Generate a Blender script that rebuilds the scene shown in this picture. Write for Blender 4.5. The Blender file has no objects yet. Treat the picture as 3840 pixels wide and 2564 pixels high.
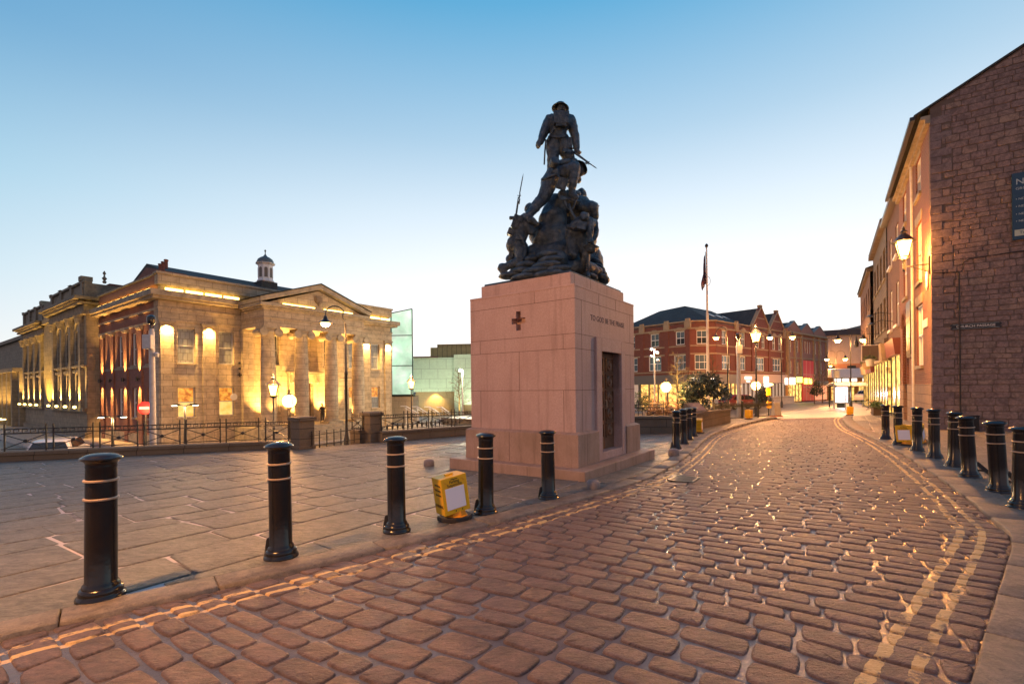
import bpy, bmesh, math, random
import numpy as np
from mathutils import Vector, Matrix, noise
random.seed(11)
SC = bpy.context.scene
COL = SC.collection
R = math.radians

# ------------------------------------------------------------------ camera
E = 1.42                       # eye height above the paving at the camera
FPX, HX, HY, ROLL = 1780.0, 1920.0, 1455.0, 0.0108
cam_data = bpy.data.cameras.new('camera')
cam_data.sensor_width = 36.0
cam_data.lens = FPX / 3840 * 36.0
cam_data.shift_y = (HY - 1282.0) / 3840.0
cam_data.clip_start = 0.05
cam_data.clip_end = 4000
cam = bpy.data.objects.new('camera', cam_data)
COL.objects.link(cam)
cam.matrix_world = Matrix.Translation((0, 0, E)) @ Matrix.Rotation(R(90), 4, 'X') @ Matrix.Rotation(-ROLL, 4, 'Z')
SC.camera = cam

# ------------------------------------------------------------------ sky and light (dusk, the sun just gone behind the shops)
SUN_AZ = R(20)                 # clockwise from +Y
world = bpy.data.worlds.new("World")
SC.world = world
world.use_nodes = True
wn = world.node_tree.nodes
wl = world.node_tree.links
for n in list(wn): wn.remove(n)
sky = wn.new('ShaderNodeTexSky')
sky.sky_type = 'NISHITA'
sky.sun_disc = False
sky.sun_elevation = R(2.0)       # just above the roofs' horizon
sky.sun_rotation = SUN_AZ
sky.altitude = 0
sky.air_density = 1.0
sky.dust_density = 0.3
sky.ozone_density = 4.0
bg = wn.new('ShaderNodeBackground')
bg.inputs['Strength'].default_value = 0.05
wl.new(sky.outputs[0], bg.inputs['Color'])
# the pale afterglow that a long dusk exposure shows: by height above the horizon and bearing from the sunset
tc = wn.new('ShaderNodeTexCoord')
sep = wn.new('ShaderNodeSeparateXYZ'); wl.new(tc.outputs['Generated'], sep.inputs[0])
def wramp(stops):
    r = wn.new('ShaderNodeValToRGB')
    while len(r.color_ramp.elements) < len(stops): r.color_ramp.elements.new(.5)
    for e_, (p, c) in zip(r.color_ramp.elements, stops): e_.position = p; e_.color = (*c, 1)
    wl.new(sep.outputs[2], r.inputs[0]); return r.outputs[0]
cool = wramp([(0, (.66, .66, .69)), (.10, (.50, .62, .70)), (.18, (.37, .60, .71)), (.31, (.19, .49, .67)), (.49, (.028, .27, .53)), (1, (.015, .12, .33))])
warm = wramp([(0, (1.7, 1.45, 1.2)), (.08, (1.3, 1.2, 1.1)), (.21, (1.03, 1.01, .99)), (.34, (.74, .83, .88)), (.46, (.44, .62, .75)), (.63, (.12, .40, .64)), (1, (.03, .16, .40))])
dt = wn.new('ShaderNodeVectorMath'); dt.operation = 'DOT_PRODUCT'; wl.new(tc.outputs['Generated'], dt.inputs[0]); dt.inputs[1].default_value = (math.sin(R(24)), math.cos(R(24)), 0)
ml = wn.new('ShaderNodeMath'); ml.operation = 'POWER'; ml.use_clamp = True
zz = wn.new('ShaderNodeMath'); zz.operation = 'MULTIPLY'; wl.new(sep.outputs[2], zz.inputs[0]); wl.new(sep.outputs[2], zz.inputs[1])
hz = wn.new('ShaderNodeMath'); hz.operation = 'SUBTRACT'; hz.inputs[0].default_value = 1.0; wl.new(zz.outputs[0], hz.inputs[1])
sq = wn.new('ShaderNodeMath'); sq.operation = 'SQRT'; wl.new(hz.outputs[0], sq.inputs[0])
dv = wn.new('ShaderNodeMath'); dv.operation = 'DIVIDE'; wl.new(dt.outputs['Value'], dv.inputs[0]); wl.new(sq.outputs[0], dv.inputs[1])
mr = wn.new('ShaderNodeMapRange'); mr.interpolation_type = 'SMOOTHSTEP'; wl.new(dv.outputs[0], mr.inputs['Value'])
mr.inputs['From Min'].default_value = -.2; mr.inputs['From Max'].default_value = 1.02
mx = wn.new('ShaderNodeMix'); mx.data_type = 'RGBA'; wl.new(mr.outputs[0], mx.inputs[0]); wl.new(cool, mx.inputs[6]); wl.new(warm, mx.inputs[7])
back = wramp([(0, (.58, .40, .38)), (.12, (.60, .43, .42)), (.3, (.50, .41, .44)), (.6, (.25, .29, .40)), (1, (.02, .13, .34))])   # unseen rosy sky behind the camera, brightened as warm frontal fill
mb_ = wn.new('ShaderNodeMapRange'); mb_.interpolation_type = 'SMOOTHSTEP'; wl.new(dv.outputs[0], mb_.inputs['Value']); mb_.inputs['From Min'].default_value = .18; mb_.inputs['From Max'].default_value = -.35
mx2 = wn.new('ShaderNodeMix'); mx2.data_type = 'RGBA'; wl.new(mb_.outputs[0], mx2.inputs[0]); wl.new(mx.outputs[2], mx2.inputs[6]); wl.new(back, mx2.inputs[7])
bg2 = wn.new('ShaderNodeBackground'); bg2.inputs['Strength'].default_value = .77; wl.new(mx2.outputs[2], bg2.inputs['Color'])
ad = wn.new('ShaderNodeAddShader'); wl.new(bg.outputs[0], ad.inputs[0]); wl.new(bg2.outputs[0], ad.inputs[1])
wo = wn.new('ShaderNodeOutputWorld')
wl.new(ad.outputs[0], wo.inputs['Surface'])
sun_d = bpy.data.lights.new('sun', 'SUN'); sun_d.energy = 0.25; sun_d.angle = R(12); sun_d.color = (1, .72, .5)
sun = bpy.data.objects.new('sun', sun_d); COL.objects.link(sun)
sun.rotation_euler = (R(90 - 2.0), 0, R(180) - SUN_AZ)
SC.view_settings.view_transform = 'Standard'
SC.view_settings.look = 'None'
SC.view_settings.gamma = 1
SC.view_settings.use_curve_mapping = False
SC.view_settings.exposure = 0.42

# ------------------------------------------------------------------ helpers
def G(x, y): return .0415 + .00705 * x - .0214 * y       # the gently falling square and street
LOW = -2.75                                              # the lower street beyond the terrace
def duv(x, y):
    x *= 3840 / 2348; y *= 3840 / 2348
    a, b = x - HX, y - HY
    c, s = math.cos(ROLL), math.sin(ROLL)
    return a * c - b * s, a * s + b * c
def at(x, y, d):
    u, v = duv(x, y)
    return Vector((u / FPX * d, d, E - v / FPX * d))
def onG(x, y, dz=0.0):
    u, v = duv(x, y)
    d = (E - .0415 - dz) / (v / FPX + .00705 * u / FPX - .0214)
    return Vector((u / FPX * d, d, G(u / FPX * d, d) + dz))

class MB:
    """collects shapes; build() links them as ONE mesh object"""
    def __init__(s): s.v = []; s.f = []; s.mi = []; s.M = None
    def add(s, vs, fs, mi=0):
        o = len(s.v)
        if s.M is not None: vs = [s.M @ Vector(v) for v in vs]
        s.v.extend([tuple(v) for v in vs])
        for f in fs: s.f.append([i + o for i in f]); s.mi.append(mi)
        return s
    def box(s, x0, x1, y0, y1, z0, z1, mi=0):
        v = [(x, y, z) for z in (z0, z1) for y in (y0, y1) for x in (x0, x1)]
        return s.add(v, [(0, 2, 3, 1), (4, 5, 7, 6), (0, 1, 5, 4), (2, 6, 7, 3), (0, 4, 6, 2), (1, 3, 7, 5)], mi)
    def obox(s, a, b, w, h, up=(0, 0, 1), mi=0):
        """bar from a to b, w wide (across) and h high (along up)"""
        a, b = Vector(a), Vector(b); d = (b - a).normalized(); up = Vector(up)
        if abs(d.dot(up)) > .98: up = Vector((0, 1, 0))
        x = d.cross(up).normalized(); z = x.cross(d).normalized()
        v = [p + x * i * w / 2 + z * j * h / 2 for p in (a, b) for i, j in ((-1, -1), (1, -1), (1, 1), (-1, 1))]
        return s.add(v, [(3, 2, 1, 0), (4, 5, 6, 7), (0, 1, 5, 4), (1, 2, 6, 5), (2, 3, 7, 6), (3, 0, 4, 7)], mi)
    def prism(s, poly, z0, z1, mi=0):
        n = len(poly); zz0 = z0 if callable(z0) else (lambda x, y: z0); zz1 = z1 if callable(z1) else (lambda x, y: z1)
        v = [(x, y, zz0(x, y)) for x, y in poly] + [(x, y, zz1(x, y)) for x, y in poly]
        return s.add(v, [tuple(range(n))[::-1], tuple(range(n, 2 * n))] + [(i, (i + 1) % n, n + (i + 1) % n, n + i) for i in range(n)], mi)
    def prism_xz(s, poly, y0, y1, mi=0):
        n = len(poly)
        v = [(x, y0, z) for x, z in poly] + [(x, y1, z) for x, z in poly]
        return s.add(v, [tuple(range(n)), tuple(range(n, 2 * n))[::-1]] + [(i, n + i, n + (i + 1) % n, (i + 1) % n) for i in range(n)], mi)
    def prism_yz(s, poly, x0, x1, mi=0):
        n = len(poly)
        v = [(x0, y, z) for y, z in poly] + [(x1, y, z) for y, z in poly]
        return s.add(v, [tuple(range(n))[::-1], tuple(range(n, 2 * n))] + [(i, (i + 1) % n, n + (i + 1) % n, n + i) for i in range(n)], mi)
    def lathe(s, prof, n=20, at=(0, 0, 0), mi=0, R=None):
        v = []; f = []; ax, ay, az = at; m = len(prof)
        for r, z in prof:
            for k in range(n):
                a = 2 * math.pi * k / n
                p = Vector((r * math.cos(a), r * math.sin(a), z))
                if R is not None: p = R @ p
                v.append((p[0] + ax, p[1] + ay, p[2] + az))
        for i in range(m - 1):
            for k in range(n):
                f.append((i * n + k, i * n + (k + 1) % n, (i + 1) * n + (k + 1) % n, (i + 1) * n + k))
        f.append(tuple(range(n))[::-1]); f.append(tuple(range((m - 1) * n, m * n)))
        return s.add(v, f, mi)
    def tube(s, pts, r, n=8, mi=0):
        pts = [Vector(p) for p in pts]; m = len(pts)
        rr = list(r) if isinstance(r, (list, tuple)) else [r] * m
        v = []; f = []; ref = None
        for i, p in enumerate(pts):
            d = (pts[min(i + 1, m - 1)] - pts[max(i - 1, 0)]).normalized()
            if ref is None:
                ref = d.orthogonal().normalized()
            ref = (ref - d * ref.dot(d))
            ref = ref.normalized() if ref.length > 1e-6 else d.orthogonal().normalized()
            b = d.cross(ref)
            for k in range(n):
                a = 2 * math.pi * k / n
                v.append(p + (ref * math.cos(a) + b * math.sin(a)) * rr[i])
        for i in range(m - 1):
            for k in range(n):
                f.append((i * n + k, i * n + (k + 1) % n, (i + 1) * n + (k + 1) % n, (i + 1) * n + k))
        f.append(tuple(range(n))[::-1]); f.append(tuple(range((m - 1) * n, m * n)))
        return s.add(v, f, mi)
    def ball(s, c, r, n=16, m=10, mi=0, R=None):
        c = Vector(c); r = Vector((r, r, r)) if isinstance(r, (int, float)) else Vector(r)
        v = [Vector((0, 0, -r.z))]; f = []
        for i in range(1, m):
            t = -math.pi / 2 + math.pi * i / m
            for k in range(n):
                a = 2 * math.pi * k / n
                v.append(Vector((r.x * math.cos(t) * math.cos(a), r.y * math.cos(t) * math.sin(a), r.z * math.sin(t))))
        v.append(Vector((0, 0, r.z)))
        for k in range(n):
            f.append((0, 1 + (k + 1) % n, 1 + k)); f.append((len(v) - 1, len(v) - 1 - n + k, len(v) - 1 - n + (k + 1) % n))
        for i in range(m - 2):
            for k in range(n):
                a = 1 + i * n
                f.append((a + k, a + (k + 1) % n, a + n + (k + 1) % n, a + n + k))
        if R is not None: v = [R @ p for p in v]
        return s.add([p + c for p in v], f, mi)
    def mesh(s, name='mesh', fix=True):
        me = bpy.data.meshes.new(name)
        me.from_pydata(s.v, [], s.f)
        me.polygons.foreach_set('material_index', s.mi)
        if fix:
            bm = bmesh.new(); bm.from_mesh(me); bmesh.ops.recalc_face_normals(bm, faces=bm.faces); bm.to_mesh(me); bm.free()
        me.update()
        return me
    def build(s, name, mats, parent=None, smooth=None, bevel=0, fix=True):
        me = s.mesh(name, fix)
        for m in (mats if isinstance(mats, (list, tuple)) else [mats]): me.materials.append(m)
        if smooth is not None:
            me.polygons.foreach_set('use_smooth', [True] * len(me.polygons))
            me.set_sharp_from_angle(angle=R(smooth))
        o = bpy.data.objects.new(name, me); COL.objects.link(o)
        if parent is not None: o.parent = parent
        if bevel:
            b = o.modifiers.new('bevel', 'BEVEL'); b.width = bevel; b.segments = 2; b.limit_method = 'ANGLE'; b.angle_limit = R(40)
        return o

def tag(o, label=None, cat=None, group=None, kind=None):
    if label: o['label'] = label
    if cat: o['category'] = cat
    if group: o['group'] = group
    if kind: o['kind'] = kind
    return o
def thing(name, label, cat, loc=(0, 0, 0), rz=0.0, group=None):
    o = bpy.data.objects.new(name, None); COL.objects.link(o)
    o.empty_display_size = .1
    o.location = loc; o.rotation_euler = (0, 0, rz)
    return tag(o, label, cat, group)
def dup(root, loc, rz=0.0, label=None, rot=None, scale=None):
    r = root.copy(); COL.objects.link(r); r.location = loc
    r.rotation_euler = rot if rot else (0, 0, rz)
    if label: r['label'] = label
    if scale: r.scale = scale
    for ch in list(root.children):
        c = ch.copy(); COL.objects.link(c); c.parent = r
        for g in list(ch.children):
            d = g.copy(); COL.objects.link(d); d.parent = c
    return r
def text(body, size, mat, parent, loc, rot, ext=.002, name='lettering', align='CENTER', sx=1.0):
    cu = bpy.data.curves.new(name, 'FONT'); cu.body = body; cu.size = size; cu.extrude = ext
    cu.align_x = align; cu.align_y = 'CENTER'; cu.resolution_u = 3
    cu.materials.append(mat)
    t = bpy.data.objects.new('tmp', cu); COL.objects.link(t)
    dg = bpy.context.evaluated_depsgraph_get(); me = bpy.data.meshes.new_from_object(t.evaluated_get(dg)); bpy.data.objects.remove(t); bpy.data.curves.remove(cu)
    me.name = name
    if not me.materials: me.materials.append(mat)
    o = bpy.data.objects.new(name, me); COL.objects.link(o); o.parent = parent
    o.location = loc; o.rotation_euler = rot; o.scale = (sx, 1, 1)
    return o

# ------------------------------------------------------------------ materials
def nodes(name):
    m = bpy.data.materials.new(name); m.use_nodes = True
    nt = m.node_tree; b = nt.nodes['Principled BSDF']
    return m, nt, b
def ramp(nt, fac, stops):
    r = nt.nodes.new('ShaderNodeValToRGB')
    while len(r.color_ramp.elements) < len(stops): r.color_ramp.elements.new(.5)
    for e, (p, c) in zip(r.color_ramp.elements, stops):
        e.position = p; e.color = (*c, 1) if len(c) == 3 else c
    nt.links.new(fac, r.inputs[0]); return r.outputs[0]
def tnoise(nt, vec, scale, detail=6, rough=.6, dist=0.0):
    n = nt.nodes.new('ShaderNodeTexNoise'); n.inputs['Scale'].default_value = scale; n.inputs['Detail'].default_value = detail
    n.inputs['Roughness'].default_value = rough; n.inputs['Distortion'].default_value = dist
    if vec is not None: nt.links.new(vec, n.inputs['Vector'])
    return n.outputs['Fac']
def objco(nt): return nt.nodes.new('ShaderNodeTexCoord').outputs['Object']
def mixc(nt, fac, a, b, mode='MIX'):
    m = nt.nodes.new('ShaderNodeMix'); m.data_type = 'RGBA'; m.blend_type = mode
    for k, val in ((0, fac), (6, a), (7, b)):
        if hasattr(val, 'links') or hasattr(val, 'is_linked'): nt.links.new(val, m.inputs[k])
        elif isinstance(val, (int, float)): m.inputs[k].default_value = val
        else: m.inputs[k].default_value = (*val, 1)
    return m.outputs[2]
def mth(nt, op, a, b=None, clamp=False):
    m = nt.nodes.new('ShaderNodeMath'); m.operation = op; m.use_clamp = clamp
    for k, val in ((0, a), (1, b)):
        if val is None: continue
        if isinstance(val, (int, float)): m.inputs[k].default_value = val
        else: nt.links.new(val, m.inputs[k])
    return m.outputs[0]
def bump(nt, b, h, dist=.01, strength=1.0, prev=None):
    n = nt.nodes.new('ShaderNodeBump'); n.inputs['Distance'].default_value = dist; n.inputs['Strength'].default_value = strength
    nt.links.new(h, n.inputs['Height'])
    if prev is not None: nt.links.new(prev, n.inputs['Normal'])
    nt.links.new(n.outputs[0], b.inputs['Normal']); return n.outputs[0]
def plain(name, c, rough=.5, metal=0.0, c2=None, scale=6.0, bmp=0.0, bscale=40.0, emit=None, es=0.0, spec=None):
    m, nt, b = nodes(name)
    b.inputs['Base Color'].default_value = (*c, 1); b.inputs['Roughness'].default_value = rough; b.inputs['Metallic'].default_value = metal
    if spec is not None: b.inputs['Specular IOR Level'].default_value = spec
    co = objco(nt)
    if c2 is not None:
        nt.links.new(ramp(nt, tnoise(nt, co, scale), [(.35, c), (.68, c2)]), b.inputs['Base Color'])
    if bmp: bump(nt, b, tnoise(nt, co, bscale, 8), bmp)
    if emit is not None:
        b.inputs['Emission Color'].default_value = (*emit, 1); b.inputs['Emission Strength'].default_value = es
    return m
def glow(name, c, s):
    m, nt, b = nodes(name)
    b.inputs['Base Color'].default_value = (.8, .8, .8, 1)
    b.inputs['Emission Color'].default_value = (*c, 1); b.inputs['Emission Strength'].default_value = s
    return m
def wallco(nt):
    """in-plane coordinate of an upright wall lying along local x or y"""
    co = objco(nt); sp = nt.nodes.new('ShaderNodeSeparateXYZ'); nt.links.new(co, sp.inputs[0])
    cb = nt.nodes.new('ShaderNodeCombineXYZ')
    nt.links.new(mth(nt, 'ADD', sp.outputs[0], sp.outputs[1]), cb.inputs[0]); nt.links.new(sp.outputs[2], cb.inputs[1])
    return co, cb.outputs[0]
def masonry(name, c1, c2, mortar, bw, bh, gap=.01, rough=.85, depth=.01, stain=None, stain_amt=.5, warp=0.0, offs=.5, squash=1.0, third=None):
    m, nt, b = nodes(name); co, wc = wallco(nt)
    if warp:
        v = nt.nodes.new('ShaderNodeVectorMath'); v.operation = 'MULTIPLY_ADD'
        nz = nt.nodes.new('ShaderNodeTexNoise'); nz.inputs['Scale'].default_value = 1.1; nz.inputs['Detail'].default_value = 2; nt.links.new(wc, nz.inputs['Vector'])
        nt.links.new(nz.outputs['Color'], v.inputs[0]); v.inputs[1].default_value = (warp, warp, 0); nt.links.new(wc, v.inputs[2]); wc = v.outputs[0]
    t = nt.nodes.new('ShaderNodeTexBrick'); nt.links.new(wc, t.inputs['Vector'])
    t.inputs['Scale'].default_value = 1; t.inputs['Brick Width'].default_value = bw; t.inputs['Row Height'].default_value = bh
    t.inputs['Mortar Size'].default_value = gap; t.inputs['Mortar Smooth'].default_value = .3; t.inputs['Bias'].default_value = 0
    t.offset = offs; t.squash = squash; t.squash_frequency = 3
    t.inputs['Color1'].default_value = (0, 0, 0, 1); t.inputs['Color2'].default_value = (1, 1, 1, 1); t.inputs['Mortar'].default_value = (.5, .5, .5, 1)
    col = ramp(nt, t.outputs['Color'], [(0, c1), (1, c2)] if third is None else [(0, c1), (.55, c2), (.8, third), (1, c1)])
    n1 = tnoise(nt, co, 2.2, 8, .65)
    col = mixc(nt, ramp(nt, n1, [(.4, (0, 0, 0)), (.75, (stain_amt,) * 3)]), col, stain if stain else tuple(x * .5 for x in c1))
    n2 = tnoise(nt, co, 35, 8, .7)
    col = mixc(nt, .35, col, ramp(nt, n2, [(.3, tuple(x * .5 for x in c1)), (.7, tuple(min(1, x * 1.3) for x in c2))]))
    col = mixc(nt, t.outputs['Fac'], col, mortar)
    nt.links.new(col, b.inputs['Base Color']); b.inputs['Roughness'].default_value = rough
    h = mth(nt, 'ADD', mth(nt, 'MULTIPLY', t.outputs['Fac'], -1.0), mth(nt, 'MULTIPLY', n2, .6))
    bump(nt, b, h, depth)
    return m

IRON = plain('black_iron', (.012, .011, .011), .38, 0, (.02, .018, .017), 9, .002, 60)
BPAINT = plain('black_gloss_paint', (.007, .007, .008), .2, 0, (.016, .012, .010), 14, .002, 30)
BAND = plain('cream_paint', (.50, .36, .24), .35, 0, (.36, .24, .15), 20)
STEEL = plain('galvanised_steel', (.42, .42, .44), .4, .7, (.3, .3, .32), 14)
POLE = plain('pale_grey_paint', (.46, .47, .48), .5, 0, (.36, .36, .37), 8)
WHITE = plain('white_paint', (.75, .73, .7), .5, 0, (.62, .6, .57), 7)
SLATE = masonry('slate', (.035, .038, .036), (.065, .068, .064), (.016, .016, .016), .3, .2, .006, .85, .01)
GLASS = plain('window_glass', (.03, .035, .04), .08, 0, spec=.8)
WARMBULB = glow('warm_lamp', (1, .5, .16), 60)


# ------------------------------------------------------------------ the setting: ground, street, paving
def clip(subject, quad):
    out = list(subject); n = len(quad)
    for i in range(n):
        a = quad[i]; b = quad[(i + 1) % n]; inp = out; out = []
        if not inp: break
        sd = lambda p: (b[0] - a[0]) * (p[1] - a[1]) - (b[1] - a[1]) * (p[0] - a[0])
        for j in range(len(inp)):
            p = inp[j]; q = inp[j - 1]; sp = sd(p); sq = sd(q)
            if sp >= 0:
                if sq < 0:
                    t = sq / (sq - sp); out.append((q[0] + t * (p[0] - q[0]), q[1] + t * (p[1] - q[1])))
                out.append(p)
            elif sq >= 0:
                t = sq / (sq - sp); out.append((q[0] + t * (p[0] - q[0]), q[1] + t * (p[1] - q[1])))
    return out
def area(p): return .5 * sum(p[i - 1][0] * p[i][1] - p[i][0] * p[i - 1][1] for i in range(len(p)))
def inside(p, poly):
    c = False; x, y = p
    for i in range(len(poly)):
        (x1, y1), (x2, y2) = poly[i - 1], poly[i]
        if (y1 > y) != (y2 > y) and x < (x2 - x1) * (y - y1) / (y2 - y1) + x1: c = not c
    return c
def pdist(P, line):
    """distance of the points P (n,2) to a polyline"""
    P = np.asarray(P, float); d = np.full(len(P), 1e9)
    for a, b in zip(line[:-1], line[1:]):
        a = np.array(a); b = np.array(b); ab = b - a
        t = np.clip(((P - a) @ ab) / (ab @ ab), 0, 1)
        d = np.minimum(d, np.hypot(*(P - a - t[:, None] * ab).T))
    return d
def offset(line, d):
    """polyline moved d to its left"""
    out = []
    for i, p in enumerate(line):
        a = Vector(line[max(i - 1, 0)]); b = Vector(line[min(i + 1, len(line) - 1)]); t = (b - a).normalized()
        out.append((p[0] - t.y * d, p[1] + t.x * d))
    return out
def resample(line, step):
    out = [line[0]]
    for a, b in zip(line[:-1], line[1:]):
        L = math.hypot(b[0] - a[0], b[1] - a[1]); k = max(1, round(L / step))
        out += [(a[0] + (b[0] - a[0]) * i / k, a[1] + (b[1] - a[1]) * i / k) for i in range(1, k + 1)]
    return out
def smooth_line(line, it=2):
    for _ in range(it):
        o = [line[0]]
        for a, b in zip(line[:-1], line[1:]):
            o += [(a[0] * .75 + b[0] * .25, a[1] * .75 + b[1] * .25), (a[0] * .25 + b[0] * .75, a[1] * .25 + b[1] * .75)]
        line = o + [line[-1]]
    return line
KL = smooth_line([(-9, -2.6), (-3.11, 2.87), (-1.95, 3.76), (0.07, 5.51), (1.85, 7.43), (2.55, 8.3), (4.28, 11.33), (6.4, 15.6), (7.9, 18.07), (11.09, 22.52), (14.1, 26.35), (15.25, 27.34)])
KR = smooth_line([(-2.6, -2.0), (2.12, 2.23), (3.6, 3.5), (4.75, 4.5), (5.11, 5.08), (5.74, 5.96), (6.97, 7.84), (9.23, 11.48), (11.36, 15.23), (13.63, 19.29), (17.6, 25.4), (19.6, 28)])
def drop(y): t = min(1, max(0, (y - 12) / 9)); return .015 + .075 * t * t * (3 - 2 * t)
def Groad(x, y): return G(x, y) - drop(y)
E2 = Vector((.583, .813)); E1 = Vector((-.813, .583))
FENCE = [(-32, 5.7), (-13.11, 12.14), (-7.55, 14.05), (-6.2, 13.95), (-4.6, 15.75), (-1.76, 18.26), (6.5, 27.0), (12.4, 33.5)]

def paint_mask(nt, co):
    tot = None
    for at_, bands in (('kl', ((.17, .222), (.31, .36))), ('kr', ((.16, .215), (.31, .37)))):
        k = nt.nodes.new('ShaderNodeAttribute'); k.attribute_name = at_
        d = mth(nt, 'ADD', k.outputs['Fac'], mth(nt, 'MULTIPLY', mth(nt, 'SUBTRACT', tnoise(nt, co, 5, 4), .5), .055))
        for lo, hi in bands:
            q = mth(nt, 'MULTIPLY', mth(nt, 'GREATER_THAN', d, lo), mth(nt, 'LESS_THAN', d, hi))
            tot = q if tot is None else mth(nt, 'MAXIMUM', tot, q)
    wear = ramp(nt, tnoise(nt, co, 4.5, 9, .72), [(.43, (0, 0, 0)), (.50, (1, 1, 1))])
    tot = mth(nt, 'MULTIPLY', tot, wear)
    return tot
def stone_mat(name, c1, c2, c3, rough, bmp, paint=False, streak=None, con=(.45, .45, 1.25)):
    m, nt, b = nodes(name); co = objco(nt)
    a = nt.nodes.new('ShaderNodeAttribute'); a.attribute_name = 'rnd'
    col = ramp(nt, a.outputs['Fac'], [(0, c1), (.5, c2), (.85, c3), (1, c1)])
    vec = co
    if streak:
        mp = nt.nodes.new('ShaderNodeMapping'); mp.inputs['Rotation'].default_value = (0, 0, R(streak)); mp.inputs['Scale'].default_value = (1, 2.2, 1)
        sh_ = nt.nodes.new('ShaderNodeVectorMath'); sh_.operation = 'MULTIPLY_ADD'; nt.links.new(a.outputs['Fac'], sh_.inputs[0]); sh_.inputs[1].default_value = (37, 53, 29); nt.links.new(co, sh_.inputs[2])
        nt.links.new(sh_.outputs[0], mp.inputs[0]); vec = mp.outputs[0]
    big = tnoise(nt, co, 1.3, 5, .6); fine = tnoise(nt, vec, 14, 9, .68, .4); grit = tnoise(nt, co, 90, 6, .7)
    col = mixc(nt, ramp(nt, big, [(.38, (0, 0, 0)), (.7, (.5, .5, .5))]), col, tuple(x * .6 for x in c2))
    col = mixc(nt, con[0], col, ramp(nt, fine, [(.34, tuple(x * con[1] for x in c1)), (.6, tuple(x * con[2] for x in c2))]))
    col = mixc(nt, .22, col, ramp(nt, grit, [(.35, (.02, .018, .015)), (.7, tuple(min(1, x * 2) for x in c2))]))
    rg = mth(nt, 'ADD', mth(nt, 'MULTIPLY', fine, .3), rough - .15)
    blot = tnoise(nt, vec, 4.2, 8, .72, .6); pits = tnoise(nt, vec, 38, 4, .6)
    col = mixc(nt, ramp(nt, blot, [(.44, (0, 0, 0)), (.62, (.55, .55, .55))]), col, tuple(x * .38 for x in c1))
    col = mixc(nt, ramp(nt, pits, [(.62, (0, 0, 0)), (.70, (.6, .6, .6))]), col, (.03, .024, .02))
    if paint:
        tot = paint_mask(nt, co)
        col = mixc(nt, mth(nt, 'MULTIPLY', tot, .92), col, (.82, .54, .22))
    nt.links.new(col, b.inputs['Base Color']); nt.links.new(rg, b.inputs['Roughness'])
    bump(nt, b, mth(nt, 'ADD', mth(nt, 'SUBTRACT', fine, mth(nt, 'MULTIPLY', mth(nt, 'GREATER_THAN', pits, .66), .25)), mth(nt, 'MULTIPLY', grit, .35)), bmp)
    return m
SETT = stone_mat('sett_stone', (.135, .092, .082), (.215, .137, .115), (.30, .178, .125), .50, .030, True, 20, (.55, .35, 1.35))
FLAG = stone_mat('yorkstone', (.14, .128, .108), (.24, .215, .175), (.185, .185, .13), .50, .03, False, -54, (.62, .28, 1.35))
KERB = stone_mat('kerb_stone', (.17, .135, .105), (.22, .175, .135), (.20, .175, .13), .6, .012, con=(.6, .3, 1.3))
def mortar_mat(name, c1, c2, rough, lo, hi, sc, paint=False):
    m, nt, b = nodes(name); co = objco(nt)
    n = tnoise(nt, co, sc, 7, .6)
    col = ramp(nt, n, [(lo, c1), (hi, c2)])
    if paint: col = mixc(nt, mth(nt, 'MULTIPLY', paint_mask(nt, co), .8), col, (.70, .46, .2))
    nt.links.new(col, b.inputs['Base Color'])
    b.inputs['Roughness'].default_value = rough
    bump(nt, b, tnoise(nt, co, 30, 6), .006)
    return m
WETJOINT = mortar_mat('tar_joint', (.085, .072, .078), (.14, .118, .12), .25, .4, .65, 3, True)
PALEJOINT = mortar_mat('cement_joint', (.10, .085, .07), (.58, .50, .47), .7, .40, .50, 1.4)
ASPHALT = plain('asphalt', (.055, .05, .048), .42, 0, (.09, .08, .075), 3, .004, 90)
PALEPAVE = masonry('concrete_paving', (.34, .30, .27), (.42, .37, .33), (.2, .18, .16), .6, .4, .012, .5, .004)
EARTH = plain('earth', (.05, .04, .03), .95, 0, (.08, .06, .045), 5, .02, 30)

def cells(poly, r, t, row, ln, gap, warp, far_cut=None, seed=1, bounds=None):
    """courses of stones along r clipped to a polygon"""
    rg = random.Random(seed); r = Vector(r).normalized(); t = Vector(t).normalized()
    ps = [(Vector(p).dot(r), Vector(p).dot(t)) for p in poly]
    s0 = min(p[0] for p in ps); s1 = max(p[0] for p in ps); t0 = min(p[1] for p in ps); t1 = max(p[1] for p in ps)
    out = []; tt = t0
    def wp(p):
        q = Vector((p.x * .45, p.y * .45, seed * 7.3)); n1 = noise.noise(q); n2 = noise.noise(q + Vector((31, 7, 3)))
        return (p.x + n1 * warp, p.y + n2 * warp)
    while tt < t1:
        h = rg.uniform(*row); s = s0 - rg.uniform(0, ln[1])
        while s < s1:
            L = rg.uniform(*ln); g = rg.uniform(*gap) / 2
            mid = r * (s + L / 2) + t * (tt + h / 2)
            if bounds is None or bounds(mid):
                j = lambda: rg.uniform(-.5, .5) * gap[1] * .55
                q = [wp(r * (s + a * L + (g if a == 0 else -g) + j()) + t * (tt + b_ * h + (g if b_ == 0 else -g) + j())) for a, b_ in ((0, 0), (1, 0), (1, 1), (0, 1))]
                if area(q) < 0: q = q[::-1]
                c = clip(poly, q)
                if len(c) >= 3 and abs(area(c)) > .12 * L * h:
                    o = []
                    for p in c:
                        if not o or math.hypot(p[0] - o[-1][0], p[1] - o[-1][1]) > .004: o.append(p)
                    if len(o) >= 3: out.append(o if area(o) > 0 else o[::-1])
            s += L
        tt += h
    return out
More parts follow.
